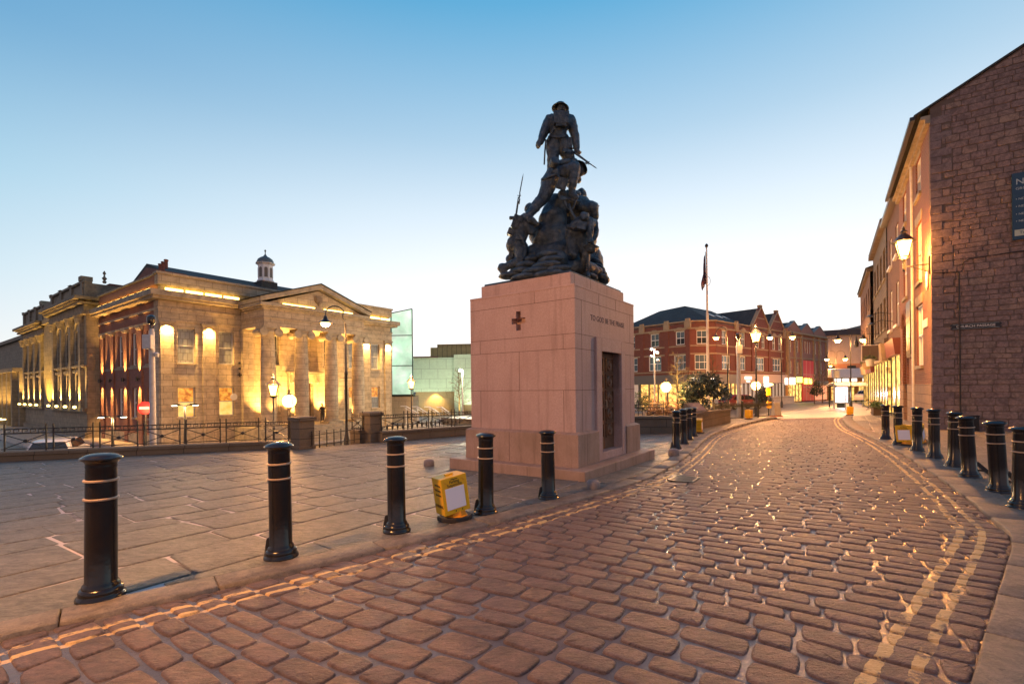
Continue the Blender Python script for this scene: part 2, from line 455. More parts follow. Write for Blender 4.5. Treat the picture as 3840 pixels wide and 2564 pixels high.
def chaikin(p, k=.22):
    o = []
    for i in range(len(p)):
        a, b = p[i], p[(i + 1) % len(p)]
        o += [(a[0] + (b[0] - a[0]) * k, a[1] + (b[1] - a[1]) * k), (b[0] - (b[0] - a[0]) * k, b[1] - (b[1] - a[1]) * k)]
    return o
def inset(p, d):
    n = len(p); o = []
    for i in range(n):
        a = Vector(p[i - 1]); b = Vector(p[i]); c = Vector(p[(i + 1) % n])
        e = (c - a)
        if e.length < 1e-6: o.append(tuple(b)); continue
        e.normalize(); o.append((b.x - e.y * d, b.y + e.x * d))
    return o
def stones(name, cs, mats, gfun, rings, corner, hj, tilt, lines=None, seed=3, ncut=1, far=16, vj=0.0):
    rg = random.Random(seed); V = []; F = []; RND = []
    for c in cs:
        cx = sum(p[0] for p in c) / len(c); cy = sum(p[1] for p in c) / len(c); near = math.hypot(cx, cy) < far
        p = c
        if corner:
            p = chaikin(p, corner)
            if near and ncut > 1: p = chaikin(p, .25)
        sz = math.sqrt(abs(area(c))); h0 = rg.uniform(-hj, hj); tx = rg.uniform(-tilt, tilt); ty = rg.uniform(-tilt, tilt); rv = rg.random()
        o = len(V); n = len(p); pp = p; dprev = 0
        for d, z in rings:
            if d: pp = inset(p, min(d, sz * .3))
            for q in pp:
                nz = noise.noise(Vector((q[0] * 9, q[1] * 9, seed))) * vj if vj and near else 0
                V.append((q[0], q[1], gfun(q[0], q[1]) + z + h0 + (q[0] - cx) * tx + (q[1] - cy) * ty + nz))
        V.append((cx, cy, gfun(cx, cy) + rings[-1][1] + h0 + (vj and .003)))
        m = len(rings)
        for k in range(m - 1):
            for i in range(n):
                F.append((o + k * n + i, o + k * n + (i + 1) % n, o + (k + 1) * n + (i + 1) % n, o + (k + 1) * n + i)); RND.append(rv)
        for i in range(n):
            F.append((o + (m - 1) * n + i, o + (m - 1) * n + (i + 1) % n, o + m * n)); RND.append(rv)
    me = bpy.data.meshes.new(name); me.from_pydata(V, [], F)
    for mm in mats: me.materials.append(mm)
    me.polygons.foreach_set('use_smooth', [True] * len(F))
    a = me.attributes.new('rnd', 'FLOAT', 'FACE'); a.data.foreach_set('value', RND)
    if lines:
        P = np.array(V)[:, :2]
        for nm, ln in lines.items():
            a = me.attributes.new(nm, 'FLOAT', 'POINT'); a.data.foreach_set('value', pdist(P, ln).astype(np.float32))
    o = bpy.data.objects.new(name, me); COL.objects.link(o)
    return o
def sheet(name, poly, gfun, mat, parent=None, depth=0.0, kind='structure'):
    mb = MB()
    if depth: mb.prism(poly, lambda x, y: gfun(x, y) - depth, gfun)
    else:
        p = poly if area(poly) > 0 else poly[::-1]
        mb.add([(x, y, gfun(x, y)) for x, y in p], [tuple(range(len(p)))])
    o = mb.build(name, mat, parent, fix=bool(depth))
    if kind: tag(o, kind=kind)
    return o

# wide ground: the lower town and everything out to the horizon
g_ = MB(); g_.add([(-1800, -900, LOW - .1), (1800, -900, LOW - .1), (1800, 2600, LOW - .1), (-1800, 2600, LOW - .1)], [(0, 1, 2, 3)])
tag(g_.build('ground', plain('town_ground', (.07, .065, .06), .9, 0, (.1, .09, .08), .05), fix=False), kind='structure')
low = MB(); low.add([(-130, 4, LOW - .05), (40, 30, LOW - .05), (40, 140, LOW - .05), (-130, 140, LOW - .05)], [(0, 1, 2, 3)])
tag(low.build('lower_road', ASPHALT, fix=False), kind='structure')
# pale plaza in front of the town hall and the cinema
T0 = Vector((-26.1, 35.2, 0)); AZ = math.atan2(.813, .583)
def TH(x, y): return (T0.x + E2.x * x + E1.x * y, T0.y + E2.y * x + E1.y * y)
sheet('lower_pavement', [TH(-3, -7.5), TH(60, -7.5), TH(60, 20), TH(-3, 0)], lambda x, y: LOW + .06, PALEPAVE, depth=.12)
sheet('side_pavement', [TH(-5.5, -3.5), TH(-3, -7.4), TH(-.1, 0), TH(-.1, 70), TH(-5.5, 70)], lambda x, y: LOW + .05, PALEPAVE, depth=.12)

terrace = [(-32, -8), (-9, -8)] + [(20, -8), (45, 40), (12.4, 33.5)] + FENCE[-2::-1]
t_ = sheet('terrace', terrace, lambda x, y: G(x, y) - .16, EARTH, depth=2.7)
REGL = [(-32, -2.6)] + offset(KL, .30)[0:] + [(15.2, 28.4), (12.4, 26.9), (10.37, 23.3), (7.9, 20.3), (5.8, 17.4), (4.6, 17.5), (0, 18.6)] + [(-1.76, 18.26), (-4.6, 15.75), (-6.2, 13.95), (-7.55, 14.05), (-13.11, 12.14), (-32, 5.7)]
base = sheet('square', REGL, lambda x, y: G(x, y) - .010, PALEJOINT)
cs = cells(REGL, E2, E1, (.42, .75), (.5, 1.35), (.012, .046), .16, seed=5, bounds=lambda p: p.y > 1.5 and p.x > -22)
tag(stones('square_flagstones', cs, [FLAG], G, [(0, -.03), (0, -.005), (.006, -.001), (.018, 0)], 0.06, .003, .003, seed=4), kind='structure')
FACL = [(14.9 + .555 * s, 16.8 + .832 * s) for s in (0, 40)]
REGR = offset(KR, -.42) + [(23.5, 29.5), FACL[0], (24, 10.3), (24, -4), (-2, -4)]
sheet('pavement', REGR, lambda x, y: G(x, y) - .010, PALEJOINT)
cs = cells(REGR, (.583, .813), (-.813, .583), (.5, .75), (.6, 1.3), (.01, .02), .05, seed=8, bounds=lambda p: p.x > 1)
tag(stones('pavement_flagstones', cs, [FLAG], G, [(0, -.03), (0, -.005), (.006, -.001), (.018, 0)], 0.05, .003, .003, seed=9), kind='structure')
def kerb(line, w, side, ln, seed):
    rg = random.Random(seed); out = []; L = resample(line, .1); o = offset(L, side * w); i = 0
    while i < len(L) - 4:
        k = min(len(L) - 1, i + rg.randint(*ln)); idx = list(range(i, k + 1))
        a = [L[j] for j in idx]; b = [o[j] for j in idx]
        st = max(1, len(idx) // 3); a = a[::st] + ([a[-1]] if (len(a) - 1) % st else []); b = b[::st] + ([b[-1]] if (len(b) - 1) % st else [])
        p = a + b[::-1]
        if area(p) < 0: p = p[::-1]
        out.append(inset(p, .006)); i = k
    return out
tag(stones('kerb_left', kerb(KL, .29, 1, (7, 14), 2), [KERB], G, [(0, -.2), (0, .0), (.015, .010)], 0, .003, .003, seed=6), kind='structure')
tag(stones('kerb_right', kerb(KR, .42, -1, (8, 13), 4), [KERB], G, [(0, -.2), (0, .0), (.015, .010)], 0, .003, .003, seed=7), kind='structure')
ROAD = KL + KR[::-1]
rb = []
for i in range(0, 118):
    for j in range(0, 126):
        x0 = -9 + i * .25; y0 = -3 + j * .25
        c = clip(ROAD, [(x0, y0), (x0 + .25, y0), (x0 + .25, y0 + .25), (x0, y0 + .25)])
        if len(c) >= 3 and abs(area(c)) > 1e-4: rb.append(c)
mbr = MB()
for c in rb: mbr.add([(x, y, Groad(x, y) - .013) for x, y in (c if area(c) > 0 else c[::-1])], [tuple(range(len(c)))])
o = tag(mbr.build('road_bed', WETJOINT, fix=False), kind='structure')
for nm, ln in (('kl', KL), ('kr', KR)):
    a_ = o.data.attributes.new(nm, 'FLOAT', 'POINT'); a_.data.foreach_set('value', pdist(np.array(mbr.v)[:, :2], ln).astype(np.float32))
cs = cells(ROAD, (.832, -.555), (.555, .832), (.150, .230), (.2, .42), (.010, .028), .16, seed=21, bounds=lambda p: p.y > -1.2 and p.x > -5)
tag(stones('road', cs, [SETT], Groad, [(0, -.06), (0, -.016), (.005, -.006), (.010, -.001), (.018, .0)], .13, .004, .012, {'kl': KL, 'kr': KR}, seed=22, ncut=2, far=11, vj=.003), kind='structure')
# raised crossing and the asphalt street beyond it
sheet('crossing', [(15.25, 27.4), (19.6, 28.05), (22.9, 28.9), (45, 62), (42.3, 62), (33.4, 49.9), (25.8, 41.6), (20.2, 35.7), (16.3, 29.3)], lambda x, y: G(x, y) - .085, PALEPAVE, depth=.3)
sheet('far_road', [(3, 26), (16, 24), (30, 30), (130, 170), (60, 190), (-6, 40)], lambda x, y: G(x, y) - .125, ASPHALT, depth=.6)
sheet('far_pavement', [(-2, 46), (9, 47.5), (23.2, 53.5), (62, 86), (58, 92), (23, 60), (-4, 52)], lambda x, y: G(x, y) - .07, PALEPAVE, depth=.3)

# ------------------------------------------------------------------ war memorial
def granite(name, c1, c2, stain):
    m, nt, b = nodes(name); co = objco(nt)
    sp = tnoise(nt, co, 150, 3, .7); md = tnoise(nt, co, 26, 6, .7); big = tnoise(nt, co, 1.6, 7, .65)
    mp = nt.nodes.new('ShaderNodeMapping'); mp.inputs['Scale'].default_value = (7, 7, .5); nt.links.new(co, mp.inputs[0])
    run = tnoise(nt, mp.outputs[0], 1.2, 6, .6)
    col = ramp(nt, sp, [(.36, tuple(x * .35 for x in c1)), (.47, c1), (.62, c2), (.72, (.62, .52, .48))])
    col = mixc(nt, .35, col, ramp(nt, md, [(.3, tuple(x * .6 for x in c1)), (.7, c2)]))
    col = mixc(nt, ramp(nt, big, [(.40, (0, 0, 0)), (.72, (.65, .65, .65))]), col, stain)
    col = mixc(nt, ramp(nt, run, [(.52, (0, 0, 0)), (.70, (.42, .42, .42))]), col, tuple(x * .6 for x in stain))
    nt.links.new(col, b.inputs['Base Color']); b.inputs['Roughness'].default_value = .62
    bump(nt, b, md, .003)
    return m
GRANITE = granite('pink_granite', (.52, .335, .285), (.66, .46, .40), (.42, .26, .21))
GRANITE_BASE = granite('weathered_granite', (.42, .27, .21), (.50, .34, .26), (.24, .155, .09))
JOINT = plain('joint_mortar', (.12, .075, .06), .9)
DOORM = plain('bronze_door', (.17, .085, .045), .42, .2, (.23, .12, .065), 7, .003, 50)
CUT = plain('cut_lettering', (.13, .085, .075), .9)
MO = (1.10, 8.22, 0)
mem = thing('war_memorial_pedestal', 'tall square pink granite war memorial plinth with cut cross and bronze doors', 'memorial', MO, AZ)
YL, XL = 2.37, 2.73
mb = MB()
def course(z0, z1, x0=0., x1=XL, y0=0., y1=YL):
    mb.box(x0, x1, y0, y1, z0, z1)
def gapped(z0, z1, x0, x1, y0, y1, a=.97, b_=1.91, d=.22):
    mb.box(x0, a, y0, d, z0, z1); mb.box(b_, x1, y0, d, z0, z1); mb.box(x0, x1, d, y1, z0, z1)
gapped(.633, 1.373, 0, XL, 0, YL); gapped(1.373, 2.10, 0, XL, 0, YL)
course(2.10, 2.36)
cy, cz = 1.19, 2.68
mb.box(.2, XL, 0, YL, 2.36, 2.97)
for y0, y1, z0, z1 in ((0, cy - .155, 2.36, 2.97), (cy + .155, YL, 2.36, 2.97), (cy - .155, cy + .155, 2.36, cz - .18), (cy - .155, cy + .155, cz + .18, 2.97)):
    mb.box(0, .2, y0, y1, z0, z1)
for sy in (-1, 1):
    for sz in (-1, 1):
        ys = sorted((cy + sy * .053, cy + sy * .155)); zs = sorted((cz + sz * .053, cz + sz * .18))
        mb.box(0, .2, ys[0], ys[1], zs[0], zs[1])
course(2.97, 3.22)
SHAFT = mb
mb = MB(); mb.box(.16, XL - .16, .16, YL - .16, 3.22, 3.48); mb.build('cap', GRANITE, mem, bevel=.012)
mb = MB(); mb.box(-.006, XL + .006, -.006, YL + .006, 3.185, 3.222); 
mb.build('capping_edge', GRANITE, mem, bevel=.006)
# lower plinth with sloped top, split for the doorway
mb = MB()
def chamf(x0, x1, y0, y1, sx0, sx1, sy0, sy1):
    v = [(x0, y0, .03), (x1, y0, .03), (x1, y1, .03), (x0, y1, .03), (x0, y0, .60), (x1, y0, .60), (x1, y1, .60), (x0, y1, .60),
         (x0 + sx0, y0 + sy0, .64), (x1 - sx1, y0 + sy0, .64), (x1 - sx1, y1 - sy1, .64), (x0 + sx0, y1 - sy1, .64)]
    mb.add(v, [(3, 2, 1, 0), (0, 1, 5, 4), (1, 2, 6, 5), (2, 3, 7, 6), (3, 0, 4, 7), (4, 5, 9, 8), (5, 6, 10, 9), (6, 7, 11, 10), (7, 4, 8, 11), (8, 9, 10, 11)])
chamf(-.085, .75, -.085, YL + .085, .08, 0, .08, .08)
chamf(2.09, XL + .085, -.085, YL + .085, 0, .08, .08, .08)
mb.box(.75, 2.09, .25, YL + .08, .03, .62)
mb.build('plinth', GRANITE_BASE, mem)
mb = MB()
gx, gy = -.34, -.34
for a, b_ in (((gx, gy), (XL + .26, gy)), ):
    pass
mb.box(gx, XL + .30, gy, YL + .30, -.45, .04)
mb.build('step', GRANITE_BASE, mem, bevel=.015)
# door surround, sill, leaves
mb = MB()
mb.box(.75, .97, -.055, .2, .04, 2.35); mb.box(1.91, 2.09, -.055, .2, .04, 2.35); mb.box(.97, 1.91, -.055, .2, 2.10, 2.35)
mb.box(.97, 1.91, -.05, .25, .04, .19)
mb.build('door_surround', GRANITE, mem, bevel=.008)
for k in range(2):
    x0 = .98 + k * .465; mb = MB(); mb.box(x0, x0 + .455, .13, .19, .19, 2.10)
    dr = mb.build('door', DOORM, mem, bevel=.004)
    for i in range(5):
        z0 = .42 + i * .325; pm = MB(); xc = x0 + .2275; zc = z0 + .14
        for (a, b_, c, d) in ((x0 + .05, x0 + .405, z0, z0 + .02), (x0 + .05, x0 + .405, z0 + .265, z0 + .285), (x0 + .05, x0 + .07, z0, z0 + .285), (x0 + .385, x0 + .405, z0, z0 + .285)):
            pm.box(a, b_, .105, .131, c, d)
        rx = Matrix.Rotation(R(90), 3, 'X')
        pm.lathe([(.115, 0), (.12, .02), (.10, .032), (.075, .018), (.055, .02), (.045, .045), (.0, .055)], 20, (xc, .131, zc), R=rx)
        pm.build('door_panel', DOORM, dr, smooth=40)
mb = MB(); mb.tube([(1.43, .1, 1.0), (1.43, .07, 1.0), (1.43, .07, 1.16), (1.43, .1, 1.16)], .012, 6); mb.build('door_handle', BAND, mem)
# joints between the granite blocks
mb = SHAFT; n_shaft = len(mb.f); e = .0012; w = .004
for z in (1.373, 2.10, 2.36, 2.97):
    mb.box(-e, .004, 0, YL, z - w, z + w); mb.box(0, .75 if z < 2.3 else XL, -e, .004, z - w, z + w)
    if z < 2.3: mb.box(2.09, XL, -e, .004, z - w, z + w)
for z0, z1, ys, xs in ((.64, 1.373, (.235, 2.12), (.25, 2.5)), (1.373, 2.10, (1.18,), (.25, 2.5)), (2.10, 2.36, (.235, 2.12), (.25,)), (2.36, 2.97, (), (.25, 2.5)), (2.97, 3.18, (.83,), (.95, 1.75))):
    for y in ys: mb.box(-e, .004, y - w, y + w, z0, z1)
    for x in xs: mb.box(x - w, x + w, -e, .004, z0, z1)
for y in (.62, 1.37): mb.box(-.085 - e, -.08, y - w, y + w, .05, .6)
mb.box(.25, .258, -.085 - e, -.08, .05, .6)
for x in (.3, .95, 1.7): mb.box(x - w, x + w, .16 - e, .165, 3.23, 3.48)
for y in (.8,): mb.box(gx - e, gx + .01, y - w, y + w, -.2, .03)
for x in (.9, 1.9): mb.box(x - w, x + w, gy - e, gy + .01, -.2, .03)
mb.mi = [0] * n_shaft + [1] * (len(mb.f) - n_shaft)
mb.build('shaft', [GRANITE, JOINT], mem)
text('TO GOD BE THE PRAISE', .148, CUT, mem, (1.40, -.001, 2.70), (R(90), 0, 0), .002)

# ------------------------------------------------------------------ bronze group of soldiers on the pedestal
def bronze():
    m, nt, b = nodes('dark_bronze'); co = objco(nt)
    n = tnoise(nt, co, 7, 8, .65); f = tnoise(nt, co, 45, 7, .65)
    nt.links.new(ramp(nt, n, [(.35, (.040, .058, .075)), (.55, (.09, .12, .145)), (.72, (.19, .21, .225))]), b.inputs['Base Color'])
    b.inputs['Metallic'].default_value = .85
    nt.links.new(ramp(nt, n, [(.3, (.28,) * 3), (.7, (.5,) * 3)]), b.inputs['Roughness'])
    bump(nt, b, mth(nt, 'ADD', mth(nt, 'MULTIPLY', f, .4), tnoise(nt, co, 11, 8, .7, .5)), .05)
    return m
BRONZE = bronze()
DG = None
def remeshed(mb, voxel, name, mats, parent, folds=0.0, fs=9.0, stretch=1.0, smooth_it=2):
    """one continuous skin over the overlapping volumes in mb"""
    me = mb.mesh('tmp'); o = bpy.data.objects.new('tmp', me); COL.objects.link(o)
    r = o.modifiers.new('r', 'REMESH'); r.mode = 'VOXEL'; r.voxel_size = voxel
    s_ = o.modifiers.new('s', 'SMOOTH'); s_.iterations = smooth_it; s_.factor = .5
    dg = bpy.context.evaluated_depsgraph_get(); dg.update()
    nm = bpy.data.meshes.new_from_object(o.evaluated_get(dg)); bpy.data.objects.remove(o); bpy.data.meshes.remove(me)
    nm.name = name; nm.materials.clear()
    for m_ in (mats if isinstance(mats, (list, tuple)) else [mats]): nm.materials.append(m_)
    if folds:
        for v in nm.vertices:
            p = v.co; q = Vector((p.x * fs, p.y * fs, p.z * fs * stretch))
            n1 = 1 - abs(noise.noise(q)) * 2.2; n2 = noise.noise(q * 2.7 + Vector((5, 1, 9)))
            v.co = p + v.normal * folds * (n1 * .75 + n2 * .5)
    nm.polygons.foreach_set('use_smooth', [True] * len(nm.polygons)); nm.update()
    ob = bpy.data.objects.new(name, nm); COL.objects.link(ob); ob.parent = parent
    return ob
def cap(mb, a, ra, b, rb, n=14):
    a = Vector(a); b = Vector(b); d = (b - a).normalized()
    pts = [a - d * ra * c for c in (.98, .8, .45)] + [a, b] + [b + d * rb * c for c in (.45, .8, .98)]
    rr = [ra * .2, ra * .6, ra * .89, ra, rb, rb * .89, rb * .6, rb * .2]
    mb.tube(pts, rr, n)
def hand(mb, w, d, side, s=1.0, curl=.6):
    """palm, four bent fingers of unequal length and a thumb, growing from wrist w along d"""
    d = Vector(d).normalized(); side = Vector(side); side = (side - d * side.dot(d)).normalized(); nrm = d.cross(side)
    w = Vector(w); pal = w + d * .05 * s
    mb.ball(pal, Vector((.045, .045, .05)) * s * .9, 10, 8)
    for i, L in enumerate((.062, .074, .07, .055)):
        r0 = pal + d * .035 * s + side * (i - 1.5) * .021 * s
        k1 = r0 + (d * (1 - curl) + nrm * curl).normalized() * L * .55 * s
        k2 = k1 + (d * (.2 - curl) + nrm).normalized() * L * .5 * s
        cap(mb, r0, .0125 * s, k1, .0115 * s, 8); cap(mb, k1, .0115 * s, k2, .0095 * s, 8)
    t0 = pal - side * .04 * s; t1 = t0 + (d * .5 - side * .35 + nrm * .6).normalized() * .045 * s; t2 = t1 + (d * .5 + side * .3 + nrm * .5).normalized() * .03 * s
    cap(mb, t0, .014 * s, t1, .012 * s, 8); cap(mb, t1, .012 * s, t2, .010 * s, 8)
SD = 10.0
def sp(zx, zy, dd=0.0):
    return at((1700 + .4848 * zx) * 2348 / 3840, (340 + .4848 * zy) * 2348 / 3840, SD + dd)
def sr(z, dd=0.0): return z * .4848 / FPX * (SD + dd)
CEN = Vector((1.0, 10.0, 3.48))
grp = thing('soldiers_sculpture', 'dark bronze sculpture of soldiers climbing a sandbagged rock on the pink granite plinth', 'sculpture', CEN)
def L_(p): return Vector(p) - CEN
class Fig:
    def __init__(s, name, label): s.mb = MB(); s.root = None; s.name = name; s.label = label
    def c(s, a, ra, b, rb): cap(s.mb, L_(sp(*a)), sr(ra, a[2]), L_(sp(*b)), sr(rb, b[2])); return s
    def e(s, p, r, R_=None): s.mb.ball(L_(sp(*p)), Vector(r) * sr(1, p[2]), 16, 12, R=R_); return s
    def h(s, p, q, side, sc=1.1, curl=.6):
        w = sp(*p); d = sp(*q) - w; hand(s.mb, L_(w), d, side, sc, curl); return s
    def done(s, folds=.018):
        s.root = remeshed(s.mb, .02, s.name, BRONZE, grp, folds, 10, .55, 2); s.root['label'] = s.label; return s.root
def helmet(parent, p, r, tilt, up=True):
    m = MB(); k = sr(1, p[2]) * r
    Rm = Matrix.Rotation(tilt[1], 3, 'Y') @ Matrix.Rotation(tilt[0], 3, 'X')
    prof = [(0.02, .58), (.35, .54), (.58, .38), (.68, .16), (.74, .05), (1.0, -.10), (1.02, -.13), (.98, -.14), (.7, -.02), (.6, .14), (.5, .3), (.02, .5)]
    m.lathe([(a * k, z * k) for a, z in prof], 28, L_(sp(*p)), R=Rm)
    return m.build('helmet', BRONZE, parent, smooth=50)
def boxy(parent, name, p, size, rot, bev=.02):
    m = MB(); k = sr(1, p[2]); Rm = Matrix.Rotation(rot[2], 4, 'Z') @ Matrix.Rotation(rot[1], 4, 'Y') @ Matrix.Rotation(rot[0], 4, 'X')
    m.M = Matrix.Translation(L_(sp(*p))) @ Rm
    x, y, z = (q * k / 2 for q in size); m.box(-x, x, -y, y, -z, z)
    m.M = m.M
    m.box(-x * 1.04, x * 1.04, -y * 1.06, y * 1.0, z * .15, z * 1.04)       # buckled flap
    for sx in (-.5, .5): m.box(x * (sx - .09), x * (sx + .09), -y * 1.12, -y, -z * 1.0, z * 1.06)
    return m.build(name, BRONZE, parent, bevel=bev, smooth=40)
def rifle(parent, butt, grip, muzzle, tip=None, w=20):
    m = MB(); B, Gp, Mz = (L_(sp(*q)) for q in (butt, grip, muzzle)); k = sr(1, butt[2])
    d = (Mz - Gp).normalized(); up = Vector((0, 0, 1)); up = (up - d * up.dot(d)).normalized(); sd = d.cross(up)
    v = []
    for p, hh, ww in ((B, 26, 11), (B.lerp(Gp, .55), 19, 9), (Gp, 10, 8), (Gp.lerp(Mz, .12), 13, 9), (Gp.lerp(Mz, .45), 11, 8), (Gp.lerp(Mz, .92), 8, 7)):
        for i, j in ((-1, -1), (1, -1), (1, 1), (-1, 1)): v.append(p + sd * i * ww * k * .6 + up * j * hh * k * .62)
    f = [(3, 2, 1, 0), (20, 21, 22, 23)]
    for s_ in range(5):
        for i in range(4): f.append((s_ * 4 + i, s_ * 4 + (i + 1) % 4, s_ * 4 + 4 + (i + 1) % 4, s_ * 4 + 4 + i))
    m.add(v, f)
    m.tube([Gp.lerp(Mz, .5) + up * 4 * k, Mz + d * 8 * k + up * 4 * k], 4.5 * k, 8)
    m.tube([Gp.lerp(Mz, .10) - up * 8 * k, Gp.lerp(Mz, .10) - up * 22 * k, Gp - up * 20 * k, Gp - up * 8 * k], 2.5 * k, 6)
    m.tube([Gp.lerp(Mz, .1) + sd * 8 * k, Gp.lerp(Mz, .1) + sd * 22 * k - up * 8 * k], 4 * k, 6)
    m.obox(Gp.lerp(Mz, .86) - up * 8 * k, Gp.lerp(Mz, .98) - up * 8 * k, 10 * k, 20 * k)
    if tip is not None:
        T = L_(sp(*tip)); m.tube([Mz - up * 4 * k, Mz.lerp(T, .15) - up * 4 * k, Mz.lerp(T, .2), T.lerp(Mz, .2), T], [5 * k, 5 * k, 4.5 * k, 4 * k, .6 * k], 6)
        m.obox(Mz.lerp(T, .1) - up * 14 * k, Mz.lerp(T, .1) + up * 14 * k, 5 * k, 4 * k)
    return m.build('rifle', BRONZE, parent, smooth=40)
def strap(parent, pts, w=5, name='strap'):
    m = MB(); m.tube([L_(sp(*p)) for p in pts], sr(w, pts[0][2]), 8); return m.build(name, BRONZE, parent, smooth=60)

# the rock, sandbags and bronze base
rk = MB()
for p, r in (((830, 1430, .1), (330, 330, 90)), ((800, 1330, 0), (235, 230, 150)), ((760, 1180, -.05), (150, 130, 180)), ((770, 1020, -.05), (105, 105, 150)),
             ((800, 900, 0), (78, 90, 90)), ((870, 860, .05), (100, 110, 60)), ((960, 900, .1), (110, 110, 70)), ((1040, 920, .05), (78, 90, 55)), ((1075, 975, .1), (42, 70, 45)),
             ((960, 1120, .35), (140, 120, 270)), ((1020, 1330, .25), (130, 120, 150)), ((980, 820, .25), (50, 50, 55)), ((640, 1120, 0), (45, 60, 80)), ((640, 1330, -.2), (110, 120, 130))):
    rk.ball(L_(sp(*p)), Vector(r) * sr(1, p[2]), 20, 14)
rock = remeshed(rk, .034, 'rock', BRONZE, grp, .05, 3.4, .8, 1)
def sandbag(p, r, rz, tilt=0):
    m = MB(); Rm = Matrix.Rotation(rz, 3, 'Z') @ Matrix.Rotation(tilt, 3, 'Y'); c = L_(sp(*p)); k = sr(1, p[2])
    m.ball((0, 0, 0), Vector(r) * k, 24, 14)
    vs = []
    for v in m.v:
        x, y, z = v; rx, ry, rz_ = (q * k for q in r)
        t = x / rx; w = (1 - abs(t) ** 5 * .35); f = Vector((x * 1.0, y * w * (1.12 - .1 * abs(t)), z * w))
        n_ = noise.noise(Vector((x * 6, y * 6, p[0] * .1))) * .012
        vs.append(tuple(Rm @ (f * (1 + n_ * 4)) + c))
    m.v = vs
    return m.build('sandbag', BRONZE, grp, smooth=80)
lf = math.atan2(E1.y, E1.x); rf = AZ
for p, r in (((735, 1270, -.85), (115, 60, 34)), ((605, 1305, -.62), (62, 50, 30)), ((750, 1312, -.95), (120, 62, 34)), ((560, 1350, -.62), (95, 55, 32)), ((715, 1352, -1.0), (135, 62, 34)),
             ((520, 1395, -.6), (110, 60, 32)), ((640, 1395, -.95), (140, 62, 34)), ((800, 1385, -1.15), (130, 60, 34)), ((440, 1430, -.5), (110, 62, 28)), ((560, 1440, -.85), (150, 62, 30)), ((730, 1420, -1.15), (150, 62, 32)),
             ((840, 1300, -.95), (40, 60, 60))):
    sandbag(p, r, lf)
for p, r, tl in (((1105, 1345, -.1), (70, 50, 26), .55), ((1115, 1385, -.15), (82, 55, 26), .45), ((1130, 1420, -.15), (85, 55, 26), .35), ((1140, 1455, -.15), (95, 60, 26), .3), ((1060, 1440, -.5), (85, 50, 22), .15), ((1050, 1330, .1), (60, 50, 40), .7)):
    sandbag(p, r, rf, tl)
bm_ = MB(); bm_.M = Matrix.Translation(-CEN) @ Matrix.Translation(MO) @ Matrix.Rotation(AZ, 4, 'Z')
bm_.box(.20, XL - .20, .20, YL - .20, 3.475, 3.53)
bm_.M = None
bo = bm_.build('bronze_base', BRONZE, grp, bevel=.02)

# top soldier, seen from behind, rifle in the right hand
f = Fig('soldier', 'standing soldier on top of the rock with pack and rifle')
d = .05
f.c((838, 185, d), 26, (838, 160, d), 26).e((838, 140, d), (35, 42, 46))
f.c((800, 250, d), 62, (850, 250, d), 62).c((815, 270, d), 66, (810, 370, d), 60).c((790, 400, d), 54, (835, 400, d), 54)
f.c((770, 222, d), 38, (880, 222, d), 38)
f.c((785, 395, d), 62, (778, 430, d), 60).c((840, 395, d), 62, (848, 430, d), 58)
f.c((742, 232, d), 40, (702, 322, d - .05), 33).c((702, 322, d - .05), 33, (672, 400, d - .1), 22)
f.c((906, 232, d), 40, (938, 335, d), 34).c((938, 335, d), 34, (954, 440, d - .05), 23)
f.c((772, 430, d), 56, (768, 555, d - .05), 40).c((768, 555, d - .05), 40, (748, 690, d + .1), 28)
f.c((852, 430, d), 56, (905, 550, d + .05), 40).c((905, 550, d + .05), 40, (900, 720, d + .25), 30)
f.h((674, 402, d - .1), (640, 425, d - .15), (0, 1, .3), 1.25, .8).h((954, 445, d - .05), (955, 485, d - .05), (0, 1, 0), 1.25, .8)
top = f.done()
helmet(top, (828, 132, d), 66, (R(-8), R(6)))
boxy(top, 'pack', (833, 215, d - .22), (112, 46, 92), (0, 0, 0)); boxy(top, 'haversack', (832, 248, d - .2), (80, 60, 70), (R(8), 0, 0))
strap(top, [(778, 168, d - .22), (833, 172, d - .26), (892, 172, d - .22)], 14, 'groundsheet_roll')
strap(top, [(755, 352, d - .15), (805, 362, d - .2), (860, 355, d - .18), (878, 345, d - .1)], 9, 'belt')
strap(top, [(775, 300, d - .17), (752, 335, d - .15), (738, 385, d - .12)], 8)
strap(top, [(716, 380, d - .06), (708, 470, d - .08), (703, 572, d - .08)], 6, 'scabbard')
boxy(top, 'water_bottle', (897, 412, d - .08), (40, 40, 80), (0, R(-4), 0))
rifle(top, (846, 462, -.16), (925, 470, -.14), (1042, 556, .10), (1112, 604, .22))

# soldier climbing below him
f = Fig('soldier', 'soldier climbing the rock, left leg stretched down and helmet lowered')
f.c((775, 660, -.35), 66, (870, 620, -.25), 62).c((870, 620, -.2), 60, (920, 580, .05), 55).c((920, 580, .1), 30, (975, 600, .12), 26).e((985, 615, .12), (34, 40, 44))
f.c((755, 690, -.38), 62, (710, 800, -.45), 48).c((705, 815, -.45), 47, (660, 870, -.5), 40).c((660, 870, -.5), 42, (580, 965, -.62), 29)
f.c((572, 975, -.62), 30, (600, 1005, -.66), 26).c((600, 1003, -.66), 28, (640, 1035, -.6), 20)
f.c((840, 640, -.35), 56, (935, 600, -.5), 46).c((938, 600, -.5), 46, (925, 700, -.5), 38).c((925, 700, -.5), 39, (917, 780, -.48), 27).c((915, 800, -.48), 26, (950, 826, -.6), 19)
f.c((905, 570, .05), 34, (960, 690, .25), 28).c((700, 690, -.38), 20, (790, 640, -.45), 40).c((720, 720, -.3), 44, (740, 700, -.3), 55)
f.c((840, 800, -.3), 30, (960, 800, -.1), 26)
clm = f.done()
